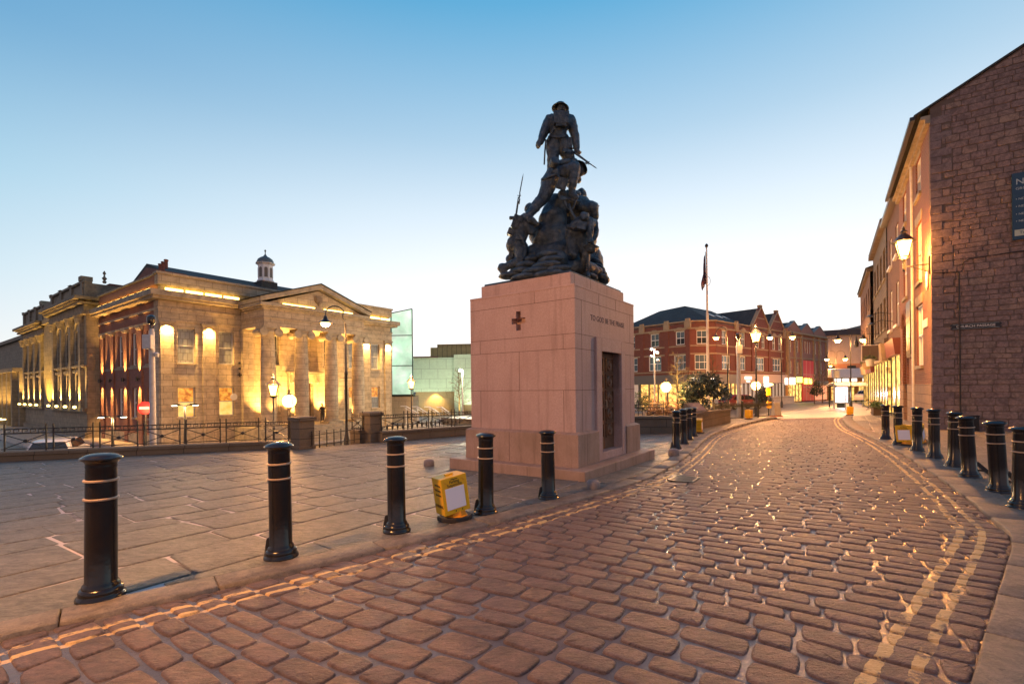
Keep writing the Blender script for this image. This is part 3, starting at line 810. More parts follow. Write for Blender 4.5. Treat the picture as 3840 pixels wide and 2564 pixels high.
helmet(clm, (985, 592, .1), 64, (R(-18), R(38)))
boxy(clm, 'haversack', (842, 722, -.62), (74, 40, 80), (R(12), R(18), 0)); strap(clm, [(800, 566, -.42), (845, 552, -.42), (895, 548, -.38)], 22, 'groundsheet_roll')
m_ = MB(); m_.M = Matrix.Translation(L_(sp(770, 580, -.5))) @ Matrix.Rotation(R(72), 4, 'X') @ Matrix.Rotation(R(15), 4, 'Y'); k_ = sr(1); m_.lathe([(26 * k_, 0), (33 * k_, 4 * k_), (33 * k_, 55 * k_), (28 * k_, 60 * k_)], 20); m_.build('mess_tin', BRONZE, clm, smooth=40)
strap(clm, [(690, 690, -.48), (745, 664, -.58), (800, 645, -.62)], 10, 'tunic_hem'); strap(clm, [(800, 640, -.6), (825, 680, -.63), (840, 720, -.66)], 8)
rifle(clm, (822, 828, -.72), (890, 832, -.62), (1040, 868, .1)); strap(clm, [(862, 850, -.7), (880, 900, -.72), (908, 930, -.72), (930, 900, -.7), (948, 850, -.66)], 6, 'rifle_sling')
strap(clm, [(1040, 872, .1), (1128, 893, .2)], 4, 'barrel')

# kneeling soldier on the left with upright bayonet
f = Fig('soldier', 'kneeling soldier at the left of the rock with upright bayonet')
f.c((495, 1175, -.35), 58, (530, 1060, -.3), 62).c((530, 1060, -.3), 62, (560, 1000, -.2), 50).c((565, 985, -.2), 26, (590, 945, -.15), 24).e((596, 930, -.12), (32, 38, 42))
f.c((490, 1190, -.35), 60, (520, 1215, -.4), 58).c((515, 1215, -.42), 54, (522, 1310, -.5), 38).c((522, 1315, -.5), 38, (410, 1362, -.45), 26).c((378, 1362, -.45), 28, (395, 1425, -.45), 24).c((375, 1362, -.45), 27, (365, 1375, -.45), 22)
f.c((460, 1200, -.1), 50, (500, 1290, 0), 36).c((500, 1295, 0), 34, (440, 1300, 0), 27).c((432, 1295, 0), 25, (435, 1330, 0), 22)
f.c((560, 1020, -.35), 38, (600, 1090, -.4), 30).c((600, 1090, -.4), 30, (635, 1060, -.3), 22).h((635, 1060, -.3), (660, 1045, -.3), (0, 0, 1), 1.2)
f.c((520, 1015, -.1), 36, (500, 1000, .1), 26)
kn = f.done()
helmet(kn, (590, 912, -.12), 62, (R(-10), R(-50)))
boxy(kn, 'pack', (492, 1030, -.35), (70, 95, 100), (0, R(20), 0)); boxy(kn, 'mess_tin', (450, 1100, -.38), (58, 60, 50), (0, R(24), 0), .03)
m_ = MB(); m_.ball(L_(sp(452, 1175, -.42)), Vector((36, 24, 44)) * sr(1), 18, 12); m_.build('water_bottle', BRONZE, kn, smooth=80)
strap(kn, [(505, 1100, -.58), (530, 1135, -.58), (548, 1185, -.56)], 8); strap(kn, [(478, 1140, -.55), (520, 1150, -.58), (565, 1135, -.52)], 9, 'belt')
strap(kn, [(440, 985, -.35), (480, 985, -.42), (540, 975, -.4)], 15, 'groundsheet_roll')
rifle(kn, (440, 1290, -.3), (462, 1130, -.3), (506, 832, -.3), (542, 640, -.3))
strap(kn, [(445, 1240, -.25), (432, 1300, -.2)], 4); strap(kn, [(470, 1250, -.25), (455, 1300, -.2)], 4)

# wounded soldier stooping on the right, his helmet hanging from his hand
f = Fig('soldier', 'stooping soldier at the right of the rock holding a helmet upside down')
f.c((930, 1100, -.65), 62, (970, 1040, -.75), 58).c((970, 1040, -.75), 58, (1050, 1030, -.75), 48).c((1030, 1010, -.8), 26, (1015, 990, -.86), 24).e((1012, 978, -.9), (36, 42, 38)).e((1002, 990, -.99), (9, 12, 9))
f.c((945, 1110, -.65), 62, (960, 1120, -.65), 62)
f.c((975, 1125, -.65), 54, (1020, 1260, -.72), 38).c((1020, 1265, -.72), 38, (1026, 1400, -.65), 24).c((1026, 1418, -.65), 24, (1042, 1438, -.8), 18)
f.c((920, 1125, -.6), 54, (925, 1262, -.75), 38).c((925, 1265, -.75), 38, (880, 1325, -.6), 28).c((878, 1330, -.6), 26, (860, 1352, -.55), 20)
f.c((1052, 1015, -.8), 36, (1058, 1080, -.85), 30).c((1058, 1080, -.85), 30, (1052, 1135, -.9), 20).h((1052, 1135, -.9), (1062, 1165, -.92), (1, 0, 0), 1.2, .5)
f.c((1085, 1030, -.65), 34, (1098, 1100, -.65), 27).c((1098, 1100, -.65), 27, (1080, 1165, -.72), 19).h((1080, 1165, -.72), (1078, 1205, -.75), (1, 0, 0), 1.2, .7)
stp = f.done()
helmet(stp, (1062, 1222, -.8), 64, (R(176), R(4)))
boxy(stp, 'pouch', (992, 1048, -.98), (66, 34, 62), (R(-8), R(14), 0)); strap(stp, [(885, 1050, -.82), (930, 1062, -.92), (985, 1035, -.98)], 17, 'belt')
strap(stp, [(895, 880, -.7), (905, 915, -.75), (925, 960, -.78), (955, 1005, -.8)], 9, 'rifle_barrel')
strap(stp, [(1112, 1240, -.8), (1098, 1275, -.8)], 4, 'chin_strap')
for q in range(9): strap(stp, [(1002 - q * .1, 1282 + q * 13, -.70), (1024, 1286 + q * 13, -.80), (1046 - q * .9, 1280 + q * 13, -.70)], 3.5, 'puttee')

# ------------------------------------------------------------------ buildings: shared pieces
FRONT = Matrix.Identity(4)                                              # (along, inward, z) for a wall facing local -y
SIDE = Matrix(((0, 1, 0, 0), (1, 0, 0, 0), (0, 0, 1, 0), (0, 0, 0, 1)))   # wall along local y facing -x
STREET = Matrix(((1, 0, 0, 0), (0, -1, 0, 0), (0, 0, 1, 0), (0, 0, 0, 1)))   # wall along local x facing +y
GABLE = Matrix(((0, 1, 0, 0), (-1, 0, 0, 0), (0, 0, 1, 0), (0, 0, 0, 1)))    # wall along local -y facing -x
def wall_open(mb, a0, a1, z0, z1, ops, depth=.3, b=0.0, mi=0, top=None):
    """upright wall sheet with real openings and reveals; top(a) gives a sloping head"""
    xs = sorted({a0, a1, *[o[0] for o in ops], *[o[1] for o in ops]}); zs = sorted({z0, z1, *[o[2] for o in ops], *[o[3] for o in ops]})
    for i in range(len(xs) - 1):
        for j in range(len(zs) - 1):
            cx = (xs[i] + xs[i + 1]) / 2; cz = (zs[j] + zs[j + 1]) / 2
            if any(o[0] < cx < o[1] and o[2] < cz < o[3] for o in ops): continue
            mb.add([(xs[i], b, zs[j]), (xs[i + 1], b, zs[j]), (xs[i + 1], b, zs[j + 1]), (xs[i], b, zs[j + 1])], [(0, 1, 2, 3)], mi)
    for x0, x1, y0, y1 in [o[:4] for o in ops]:
        v = [(x0, b, y0), (x1, b, y0), (x1, b, y1), (x0, b, y1), (x0, b + depth, y0), (x1, b + depth, y0), (x1, b + depth, y1), (x0, b + depth, y1)]
        mb.add(v, [(0, 1, 5, 4), (1, 2, 6, 5), (2, 3, 7, 6), (3, 0, 4, 7)], mi)
SASH = plain('window_paint', (.42, .42, .44), .45, 0, (.35, .35, .37), 9)
WSASH = plain('white_window_paint', (.78, .77, .74), .4)
def lit(name, c1, c2, s, sc=3.0):
    m, nt, b = nodes(name); co = objco(nt)
    col = ramp(nt, tnoise(nt, co, sc, 4, .6), [(.35, c1), (.6, c2)])
    b.inputs['Base Color'].default_value = (.05, .05, .05, 1); b.inputs['Roughness'].default_value = .15
    nt.links.new(col, b.inputs['Emission Color']); b.inputs['Emission Strength'].default_value = s
    return m
LIT_ORANGE = lit('lit_room', (.42, .075, .005), (1, .40, .05), .9)
LIT_FROST = lit('lit_frosted_glass', (1, .40, .06), (1, .60, .17), 1.0, 2)
LIT_SHOP = lit('lit_shop', (.16, .05, .008), (1, .55, .13), 1.7, 2.3)
BLIND = masonry('panelled_shutter', (.20, .22, .235), (.24, .26, .275), (.11, .12, .13), .32, .55, .02, .35, .01)
def window(parent, M, a0, a1, z0, z1, b=.2, upper=None, lower=None, frame=None, sill=None, bars=(0, 0), fw=.06, sillmat=None, arch=False):
    frame = frame or SASH; upper = upper or GLASS; lower = lower or upper
    mb = MB(); mb.M = M; zm = (z0 + z1) / 2
    if arch:
        zc = z1 - (a1 - a0) / 2; rr = (a1 - a0) / 2; ac = (a0 + a1) / 2
        mb.tube([(ac + (rr - .03) * math.cos(t), b, zc + (rr - .03) * math.sin(t)) for t in [math.pi * k / 12 for k in range(13)]], .045, 5)
        z1f = zc
    else:
        z1f = z1; mb.box(a0, a1, b - .04, b + .05, z1 - fw, z1)
    mb.box(a0, a0 + fw, b - .04, b + .05, z0, z1f); mb.box(a1 - fw, a1, b - .04, b + .05, z0, z1f)
    mb.box(a0 + fw, a1 - fw, b - .04, b + .05, z0, z0 + fw); mb.box(a0 + fw, a1 - fw, b - .05, b + .03, zm - fw / 2, zm + fw / 2)
    for i in range(bars[0]):
        x = a0 + (a1 - a0) * (i + 1) / (bars[0] + 1); mb.box(x - .018, x + .018, b - .03, b + .03, z0 + fw, z1f if arch else z1 - fw)
    for j in range(bars[1]):
        z = z0 + (z1 - z0) * (j + 1) / (bars[1] + 1); mb.box(a0 + fw, a1 - fw, b - .028, b + .028, z - .018, z + .018)
    w = mb.build('window', frame, parent)
    for nm, mt, q0, q1 in (('lower_pane', lower, z0 + fw, zm), ('upper_pane', upper, zm, z1 - fw)):
        p = MB(); p.M = M; p.box(a0 + fw * .5, a1 - fw * .5, b + .032, b + .045, q0 - .01, q1 + .01 if nm == 'upper_pane' else q1)
        p.build(nm, mt, w)
    if sillmat:
        s_ = MB(); s_.M = M; s_.box(a0 - .1, a1 + .1, -.09, b - .05, z0 - .14, z0 - .003); s_.build('sill', sillmat, w, bevel=.01)
    return w
def spot(name, parent, loc, d, energy, col, angle=60, blend=.6, rad=.05):
    l = bpy.data.lights.new(name, 'SPOT'); l.energy = energy; l.color = col; l.spot_size = R(angle); l.spot_blend = blend; l.shadow_soft_size = rad
    o = bpy.data.objects.new(name, l); COL.objects.link(o); o.parent = parent; o.location = loc
    o.rotation_mode = 'QUATERNION'; o.rotation_quaternion = Vector(d).to_track_quat('-Z', 'Y'); return o
GOLD = (1, .53, .13)
UPGLOW = glow('uplight_lens', (1, .66, .15), 6)

# ------------------------------------------------------------------ town hall
ASHLAR = masonry('sandstone_ashlar', (.35, .28, .195), (.46, .37, .26), (.15, .115, .08), 1.15, .46, .016, .85, .008, (.085, .07, .052), .9)
STONE = plain('sandstone_trim', (.37, .305, .215), .85, 0, (.20, .165, .12), 2.2, .01, 18)
BRICK = masonry('red_brick', (.20, .07, .045), (.29, .11, .07), (.18, .13, .10), .225, .075, .008, .85, .006, (.10, .04, .03), .6)
th = thing('town_hall', 'lit sandstone town hall with columned portico, pediment and small white cupola', 'town hall', T0, AZ)
XT, YT, ZB = 21.7, 18.0, LOW - .1
ops = [(1.15, 2.35, 3.62, 6.3), (4.05, 5.22, 3.62, 6.3), (16.25, 17.35, 3.62, 6.3), (19.05, 20.15, 3.62, 6.3), (7.85, 9.0, 3.7, 6.35), (10.7, 11.85, 3.7, 6.35), (13.5, 14.65, 3.7, 6.35),
       (1.15, 2.35, -.55, 1.76), (4.05, 5.22, -.55, 1.76), (16.25, 17.35, -.55, 1.76), (19.05, 20.15, -.55, 1.76), (7.85, 9.0, -.55, 1.76), (13.5, 14.65, -.55, 1.76), (10.35, 12.2, -1.55, 2.1)]
mb = MB(); wall_open(mb, 0, XT, ZB, 8.5, ops, .45)
mb.box(XT - .01, XT, .01, YT, ZB, 8.5); mb.box(.3, XT - .3, .5, YT, ZB, 8.4)
mb.build('front_wall', ASHLAR, th)
mb = MB(); mb.M = SIDE
sops = [(1.6 + 3.35 * k + .0, 2.6 + 3.35 * k, 3.6, 6.2) for k in range(3)] + [(1.6 + 3.35 * k, 2.6 + 3.35 * k, -.6, 1.75) for k in range(3)]
wall_open(mb, .9, 14.8, ZB, 8.5, sops, .25); mb.build('brick_side_wall', BRICK, th)
mb = MB(); mb.M = SIDE; mb.box(0.001, .9, -.06, .3, ZB, 8.5); mb.build('corner_pier', ASHLAR, th, bevel=.01)
for k in range(3):
    window(th, SIDE, 1.6 + 3.35 * k, 2.6 + 3.35 * k, 3.6, 6.2, .16, GLASS, GLASS, WSASH, sillmat=STONE)
    window(th, SIDE, 1.6 + 3.35 * k, 2.6 + 3.35 * k, -.6, 1.75, .16, GLASS, GLASS, WSASH, sillmat=STONE)
for i, o_ in enumerate(ops[:-1]):
    hi = o_[2] > 3
    if hi: window(th, FRONT, *o_, .28, BLIND if not (7 < o_[0] < 15) else GLASS, None, SASH, sillmat=STONE)
    else: window(th, FRONT, *o_, .28, LIT_ORANGE, LIT_FROST if i != 10 else BLIND, SASH, sillmat=STONE)
# string course, frieze band, cornice and parapet
mb = MB()
mb.box(-.10, XT + .10, -.10, 0, 6.75, 7.65); mb.box(-.16, XT + .16, -.16, 0, 7.62, 7.74)
mb.box(-.10, 0, 0, 14.6, 7.55, 7.72); mb.build('frieze', ASHLAR, th)
mb = MB(); mb.box(-.75, XT + .75, -.75, .6, 8.50, 8.92); mb.box(-.55, XT + .55, -.55, .5, 8.30, 8.498); mb.box(-.75, .6, .6, 14.6, 8.50, 8.92); mb.box(-.55, .5, .5, 14.6, 8.30, 8.498)
mb.build('cornice', STONE, th, bevel=.02)
mb = MB(); mb.box(-.12, XT + .12, -.12, .5, 9.42, 10.2); mb.box(.10, XT - .10, .10, .5, 8.92, 9.42); mb.box(-.22, XT + .22, -.22, .55, 10.2, 10.36)
mb.build('parapet', ASHLAR, th, bevel=.015)
mb = MB(); mb.box(-.12, .4, .52, 14.2, 9.42, 10.1); mb.box(.10, .4, .52, 14.2, 8.92, 9.42); mb.build('side_parapet', BRICK, th)
mb = MB(); mb.box(-.22, .45, .56, 14.25, 10.1, 10.24); mb.build('parapet_coping', STONE, th, bevel=.01)
STRIP = glow('strip_light', (1, .62, .12), 9)
def strips(pts, M):
    for a in pts:
        mb = MB(); mb.M = M; mb.box(a, a + 1.15, -.34, -.26, 8.93, 9.16); mb.build('strip_light', STRIP, th)
strips([.3 + 1.35 * k for k in range(4)], FRONT); strips([16.1 + 1.35 * k for k in range(4)], FRONT); strips([.7 + 1.7 * k for k in range(8)], SIDE)
# pilasters with their downlights
for x0, x1 in ((0.0, .86), (2.83, 3.76), (17.88, 18.78), (20.78, 21.65)):
    mb = MB(); mb.box(x0, x1, -.16, -.0, ZB, 6.55); pl = mb.build('pilaster', ASHLAR, th)
    mb = MB(); mb.box(x0 - .08, x1 + .08, -.26, 0, 6.55, 6.63); mb.box(x0 - .12, x1 + .12, -.30, 0, 6.63, 6.75); mb.build('capital', STONE, pl, bevel=.01)
    xm = (x0 + x1) / 2; spot('downlight', th, (xm, -.40, 6.5), (0, .10, -1), 2600, GOLD, 120, 1.0)
for y in (.6 + 3.35 * 1 - .55, .6 + 3.35 * 2 - .55, 10.2, 12.9):
    mb = MB(); mb.M = SIDE; mb.box(y, y + .75, -.13, 0, ZB, 6.3); pl = mb.build('brick_pilaster', BRICK, th)
    mb = MB(); mb.M = SIDE; mb.box(y - .06, y + .81, -.2, 0, 6.3, 6.42); mb.box(y - .12, y + .87, -.26, 0, 6.42, 6.62); mb.build('capital', STONE, pl, bevel=.01)
    mb = MB(); mb.M = SIDE; mb.lathe([(.09, 0), (.1, .02), (.1, .3), (.09, .32)], 12, (y + .37, -.32, 2.3)); mb.box(y + .33, y + .41, -.24, -.12, 2.42, 2.5); mb.build('wall_light', IRON, th)
    spot('uplight', th, (-.42, y + .37, 2.66), (.13, 0, 1), 2400, (1, .50, .12), 52, .8); spot('downlight', th, (-.42, y + .37, 2.26), (.13, 0, -1), 2600, (1, .50, .12), 52, .8)
mb = MB(); mb.M = SIDE; mb.box(.95, 14.6, -.05, 0, 3.3, 3.48); mb.box(.95, 14.6, -.05, 0, 6.64, 6.8); mb.box(.95, 14.6, -.07, 0, ZB, -1.9); mb.build('string_course', STONE, th)
# portico
mb = MB(); mb.box(5.2, 16.0, -4.7, -.01, ZB, -1.55); mb.build('portico_floor', STONE, th)
mb = MB()
for k in range(7): mb.box(5.2, 16.0, -4.7 - .36 * (k + 1), -4.7 - .36 * k, ZB, -1.72 - .155 * k)
mb.build('steps', STONE, th, bevel=.012)
CYP = -3.4; CX = (6.3, 9.15, 12.0, 14.85)
for x in CX:
    mb = MB(); mb.lathe([(.55, -1.15), (.585, -.9), (.585, 1.0), (.575, 1.02), (.575, 2.6), (.56, 2.62), (.545, 4.2), (.53, 4.22), (.49, 5.95), (.52, 6.0)], 32, (x, CYP, 0)); col_ = mb.build('column', ASHLAR, th, smooth=35)
    mb = MB(); mb.box(x - .72, x + .72, CYP - .72, CYP + .72, -1.55, -1.36); mb.lathe([(.70, -1.36), (.74, -1.31), (.70, -1.26), (.62, -1.24), (.66, -1.18), (.58, -1.14)], 32, (x, CYP, 0)); mb.build('column_base', STONE, col_, smooth=35)
    mb = MB(); mb.box(x - .68, x + .68, CYP - .62, CYP + .62, 6.43, 6.58); mb.lathe([(.52, 5.98), (.60, 6.12), (.60, 6.24), (.5, 6.3)], 28, (x, CYP, 0))
    mb.box(x - .62, x + .62, CYP - .52, CYP + .52, 6.24, 6.43)
    for sx in (-1, 1):
        rx = Matrix.Rotation(R(90), 3, 'X'); mb.lathe([(.02, -.64), (.10, -.64), (.11, -.6), (.14, -.6), (.15, -.63), (.21, -.63), (.22, -.59), (.25, -.59), (.27, -.62), (.33, -.62), (.34, -.5), (.26, -.25), (.22, 0), (.26, .25), (.34, .5), (.33, .62), (.1, .64), (.02, .64)], 24, (x + sx * .60, CYP, 6.12), R=rx)
    mb.build('capital', STONE, col_, smooth=30)
for x0, x1 in ((5.75, 6.6), (14.5, 15.4)):
    mb = MB(); mb.box(x0, x1, -.42, -.005, -1.55, 6.3); pl = mb.build('pilaster', ASHLAR, th)
    mb = MB(); mb.box(x0 - .1, x1 + .1, -.52, 0, 6.3, 6.575); mb.build('capital', STONE, pl, bevel=.02)
mb = MB(); mb.box(5.72, 15.15, -3.95, -.17, 6.58, 7.98); mb.box(5.64, 15.23, -4.03, -.17, 7.22, 7.32); mb.build('entablature', ASHLAR, th)
mb = MB(); mb.box(5.5, 15.4, -4.15, -.80, 7.98, 8.15); mb.box(5.3, 15.6, -4.35, -.80, 8.15, 8.42); mb.build('portico_cornice', STONE, th, bevel=.02)
mb = MB(); mb.prism_xz([(5.8, 8.422), (15.1, 8.422), (10.45, 10.05)], -3.95, -.2); mb.build('tympanum', ASHLAR, th)
mb = MB()
for s_ in (-1, 1):
    e_ = 10.45 + s_ * 5.2
    q = [(e_, 8.43), (10.45, 10.15), (10.45, 10.58), (e_, 8.80)] if s_ < 0 else [(10.45, 10.15), (e_, 8.43), (e_, 8.80), (10.45, 10.58)]
    mb.prism_xz(q, -4.38, 1.5)
mb.build('raking_cornice', STONE, th, bevel=.02)
mb = MB(); mb.prism_xz([(5.1, 8.82), (10.45, 10.67), (15.8, 8.82), (10.45, 10.59)], -4.45, 6); mb.build('portico_roof', SLATE, th)
mb = MB(); mb.prism_xz([(10.10, 9.55), (10.80, 9.55), (10.80, 9.12), (10.45, 8.75), (10.10, 9.12)], -4.06, -3.94); mb.prism_xz([(10.18, 9.48), (10.72, 9.48), (10.72, 9.15), (10.45, 8.86), (10.18, 9.15)], -4.12, -4.06)
mb.box(10.25, 10.65, -4.16, -4.12, 9.2, 9.33); mb.ball((10.45, -4.12, 9.06), .08, 8, 6); mb.build('shield_crest', plain('crest_stone', (.2, .15, .1), .8), th, bevel=.02)
mb = MB(); mb.box(7.2, 10.0, -4.15, -4.07, 8.425, 8.52); mb.build('strip_light', STRIP, th); mb = MB(); mb.box(10.9, 13.8, -4.15, -4.07, 8.425, 8.52); mb.build('strip_light', STRIP, th)
# door and its surround
mb = MB(); mb.box(9.85, 10.35, -.22, 0, -1.55, 2.5); mb.box(12.2, 12.7, -.22, 0, -1.55, 2.5); mb.box(10.35, 12.2, -.22, 0, 2.1, 2.5); mb.box(9.7, 12.85, -.6, 0, 2.85, 3.0); mb.box(9.6, 12.95, -.75, 0, 3.0, 3.18); mb.box(9.85, 12.7, -.25, 0, 2.5, 2.85)
for x in (9.95, 12.4): mb.box(x, x + .22, -.55, -.22, 2.1, 2.85); mb.ball((x + .11, -.45, 2.2), (.12, .14, .2), 10, 8)
mb.build('door_surround', STONE, th, bevel=.02)
mb = MB(); mb.box(10.35, 12.2, .3, .36, -1.55, 2.1)
for x0 in (10.42, 11.32):
    for z0 in (-1.3, -.4, .6): mb.box(x0, x0 + .8, .26, .30, z0, z0 + .75)
mb.box(10.35, 12.2, .24, .3, 1.38, 1.5); mb.build('door', plain('dark_door', (.06, .03, .015), .4), th)
for x, c in ((6.05, (.75, .72, .65)), ):
    mb = MB(); mb.lathe([(.27, 0), (.28, .03), (.24, .04), (.24, .03)], 28, (5.15, -.001, .95), R=Matrix.Rotation(R(90), 3, 'X')); mb.build('plaque', plain('pale_plaque', (.6, .57, .5), .5), th, smooth=40)
mb = MB(); mb.lathe([(.25, 0), (.26, .03), (.22, .04), (.22, .03)], 28, (15.75, -.001, 1.2), R=Matrix.Rotation(R(90), 3, 'X')); mb.build('plaque', plain('blue_plaque', (.03, .06, .12), .4), th, smooth=40)
mb = MB()
for z in (3.75, 3.3): mb.ball((5.55, -.2, z), .1, 10, 6)
mb.box(5.4, 5.7, -.24, -.16, 2.72, 2.82); mb.box(5.5, 5.6, -.24, -.16, 2.6, 2.95); mb.build('tie_plate', IRON, th)
for x in (7.7, 10.55, 13.4):
    spot('uplight', th, (x, -1.5, -1.4), (0, .28, 1), 5200, GOLD, 95, .7, .1)
for x in (7.0, 8.45, 9.9, 11.3, 12.7, 14.1): spot('uplight', th, (x, -3.1, -1.4), (.0, .05, 1), 2600, GOLD, 60, .8)
spot('uplight', th, (6.2, -4.9, -1.4), (0, .2, 1), 2600, GOLD, 60, .8)
# roof, rear block, chimneys
mb = MB(); mb.add([(.6, .6, 9.9), (XT - .6, .6, 9.9), (XT - .6, 15, 9.9), (.6, 15, 9.9), (5.5, 7, 12.25), (XT - 5, 7, 12.25)], [(0, 1, 5, 4), (1, 2, 5), (2, 3, 4, 5), (3, 0, 4)]); mb.build('roof', SLATE, th)
mb = MB(); mb.prism_yz([(3.8, 9.0), (3.8, 11.3), (6.5, 11.9), (12, 10.3), (14.6, 9.6), (14.6, 9.0)], 1.2, 3.2); mb.box(3.0, 20, 7.5, 16, 8, 12.0); mb.build('rear_block', BRICK, th)
mb = MB(); mb.prism_yz([(7.3, 12.0), (16.2, 12.0), (11.7, 13.4)], 2.8, 20.2); mb.build('rear_roof', SLATE, th)
for k in range(3):
    mb = MB(); x = 1.9 + .1 * k; y = 4.3 + .95 * k; mb.lathe([(.13, 11.6), (.13, 12.2), (.17, 12.25), (.17, 12.32), (.12, 12.36)], 12, (x, y, 0)); mb.build('chimney_pot', plain('terracotta', (.22, .08, .05), .8) if k == 0 else bpy.data.materials['terracotta'], th, smooth=40)
# cupola
CU = thing('cupola', '', None); bpy.data.objects.remove(CU)
cm = MB(); cm.lathe([(.88, 12.5), (.95, 12.62), (.86, 12.7), (.80, 12.8), (.80, 14.3), (.88, 14.36), (1.06, 14.46), (1.06, 14.5), (.9, 14.52)], 8, (10.95, 6, 0)); cup = cm.build('cupola', WHITE, th); cup.scale = (.88, .88, .95); cup.location = (10.95 * .12, 6 * .12, .38)
cm = MB(); cm.box(10.05, 11.85, 5.1, 6.9, 11.5, 12.5); cm.build('cupola_base', SLATE, cup)
cm = MB(); cm.lathe([(.92, 14.5), (.88, 14.7), (.74, 14.95), (.5, 15.12), (.24, 15.24), (.1, 15.42), (.05, 15.5), (.05, 15.75), (.1, 15.8), (.1, 15.88), (.02, 15.98)], 20, (10.95, 6, 0)); cm.build('dome', plain('lead', (.10, .12, .12), .5), cup, smooth=50)
for k in range(8):
    a = R(22.5 + 45 * k); c_, s_ = math.cos(a), math.sin(a); cm = MB(); cm.M = Matrix.Translation((10.95, 6, 0)) @ Matrix.Rotation(a + R(90), 4, 'Z')
    pts = [(-.17, 12.98), (.17, 12.98), (.17, 13.85)] + [(.17 * math.cos(t), 13.85 + .17 * math.sin(t)) for t in [math.pi * q / 8 for q in range(1, 8)]] + [(-.17, 13.85)]
    cm.prism_xz(pts, -.77, -.735); cm.build('louvre', plain('louvre_grey', (.16, .14, .11), .7) if k == 0 else bpy.data.materials['louvre_grey'], cup)

# ------------------------------------------------------------------ the long classical library beyond
LSTONE = masonry('darkened_ashlar', (.25, .21, .145), (.34, .28, .195), (.12, .1, .07), 1.1, .5, .012, .88, .006, (.07, .06, .045), .8)
LTRIM = plain('darkened_trim', (.30, .25, .17), .88, 0, (.15, .125, .09), 2.5, .012, 16)
lib = thing('library_building', 'long soot-darkened classical building with arched windows beside the town hall', 'library', T0, AZ)
DG_ = plain('dim_glass', (.035, .045, .06), .12, spec=.7)
def pavilion(s0, s1, x, zt, zc, zcap, first, pitch, nwin, zlow=.1, top_bal=True, e_up=3200):
    M = Matrix.Translation((x, 0, 0)) @ SIDE
    cen = [first + pitch * (k + .5) for k in range(nwin)]
    mb = MB(); mb.M = M
    wall_open(mb, s0, s1, -7, zc, [(c - .68, c + .68, 4.35, 7.2) for c in cen] + [(c - .6, c + .6, .6, 3.1) for c in cen], .5)
    mb.box(s0 + .02, s1 - .02, .6, 14, -7, zc - .01); mb.box(s0, s0 + .02, 0, 14, -7, zc)
    mb.build('wall', LSTONE, lib)
    mb = MB(); mb.M = M; mb.box(s0 - .3, s1 + .3, -.35, .4, zcap, zcap + .22); mb.box(s0 - .15, s1 + .15, -.2, .4, zcap + .22, zc - .5); mb.box(s0 - .5, s1 + .5, -.6, .5, zc - .5, zc - .3); mb.box(s0 - .75, s1 + .75, -.95, .6, zc - .12, zc + .16)
    for k in range(int((s1 - s0) / .62)): mb.box(s0 + .2 + k * .62, s0 + .46 + k * .62, -.85, -.1, zc - .3, zc - .12)
    mb.box(s0 - .5, s0 - .3, -.4, 12, zc - .5, zc - .3); mb.box(s0 - .75, s0 - .5, -.6, 12, zc - .12, zc + .16)
    mb.build('cornice', LTRIM, lib)
    mb = MB(); mb.M = M; mb.box(s0, s1, -.1, .4, zc + .16, zc + .5); mb.box(s0 + .1, s1 - .1, -.02, .3, zc + .5, zt - .2); mb.box(s0 - .05, s1 + .05, -.2, .45, zt - .2, zt)
    for k in range(nwin + 1):
        s_ = s0 + .3 + (s1 - s0 - 1.3) * k / nwin; mb.box(s_, s_ + .7, -.18, .5, zc + .16, zt - .2 if k else zt + .3); mb.box(s_ - .1, s_ + .8, -.28, .55, zt, zt + (.06 if k else .4))
    mb.box(s0 - .02, s0 + .3, -.1, 12, zc + .16, zt - .2)
    mb.build('parapet', LTRIM, lib)
    for q in ((s0 - .15, s1 + .15, -.35, 0, -.3, .05), (s0 - .1, s1 + .1, -.25, 0, 3.75, 3.95), (s0 - .1, s1 + .1, -.2, 0, -7, -2.2)):
        mb = MB(); mb.M = M; mb.box(*q); mb.build('string_course', LTRIM, lib)
    for k in range(nwin + 1):
        s_ = first + pitch * k; mb = MB(); mb.M = M; mb.box(s_ - .34, s_ + .34, -.28, 0, .05, zcap - .75); pl = mb.build('pilaster', LSTONE, lib)
        mb = MB(); mb.M = M
        for q in range(3): mb.lathe([(.36 + .05 * q, 0), (.42 + .06 * q, .22), (.36, .24)], 10, (s_, -.14, zcap - .75 + .24 * q))
        mb.box(s_ - .5, s_ + .5, -.48, 0, zcap - .08, zcap); mb.build('capital', LTRIM, pl)
        mb = MB(); mb.M = M; mb.ball((s_, -.62, .12), (.17, .14, .13), 10, 8); mb.build('floodlight', UPGLOW, lib, smooth=80)
        spot('uplight', lib, (x - .62, s_, .34), (.16, 0, 1), e_up * .8, (1, .56, .15), 70, .9)
    for c in cen:
        window(lib, M, c - .68, c + .68, 4.35, 7.2 + .0, .3, DG_, DG_, SASH, (None), (1, 1), sillmat=LTRIM)
        mb = MB(); mb.M = M; mb.tube([(c + .82 * math.cos(t), -.02, 7.2 + .82 * math.sin(t)) for t in [math.pi * q / 12 for q in range(13)]], .12, 6); mb.build('window_arch', LTRIM, lib)
        mb = MB(); mb.M = M; mb.prism_xz([(c + .68 * math.cos(t), 7.2 + .68 * math.sin(t)) for t in [math.pi * q / 12 for q in range(13)]], -.012, .01); mb.build('fanlight', DG_, lib)
        window(lib, M, c - .6, c + .6, .6, 3.1, .3, DG_, DG_, SASH, sillmat=LTRIM)
        mb = MB(); mb.M = M; mb.box(c - .9, c + .9, -.22, 0, 3.25, 3.5); mb.build('window_hood', LTRIM, lib)
pavilion(14.6, 27.0, -.9, 11.6, 9.9, 8.5, 15.75, 3.25, 3)
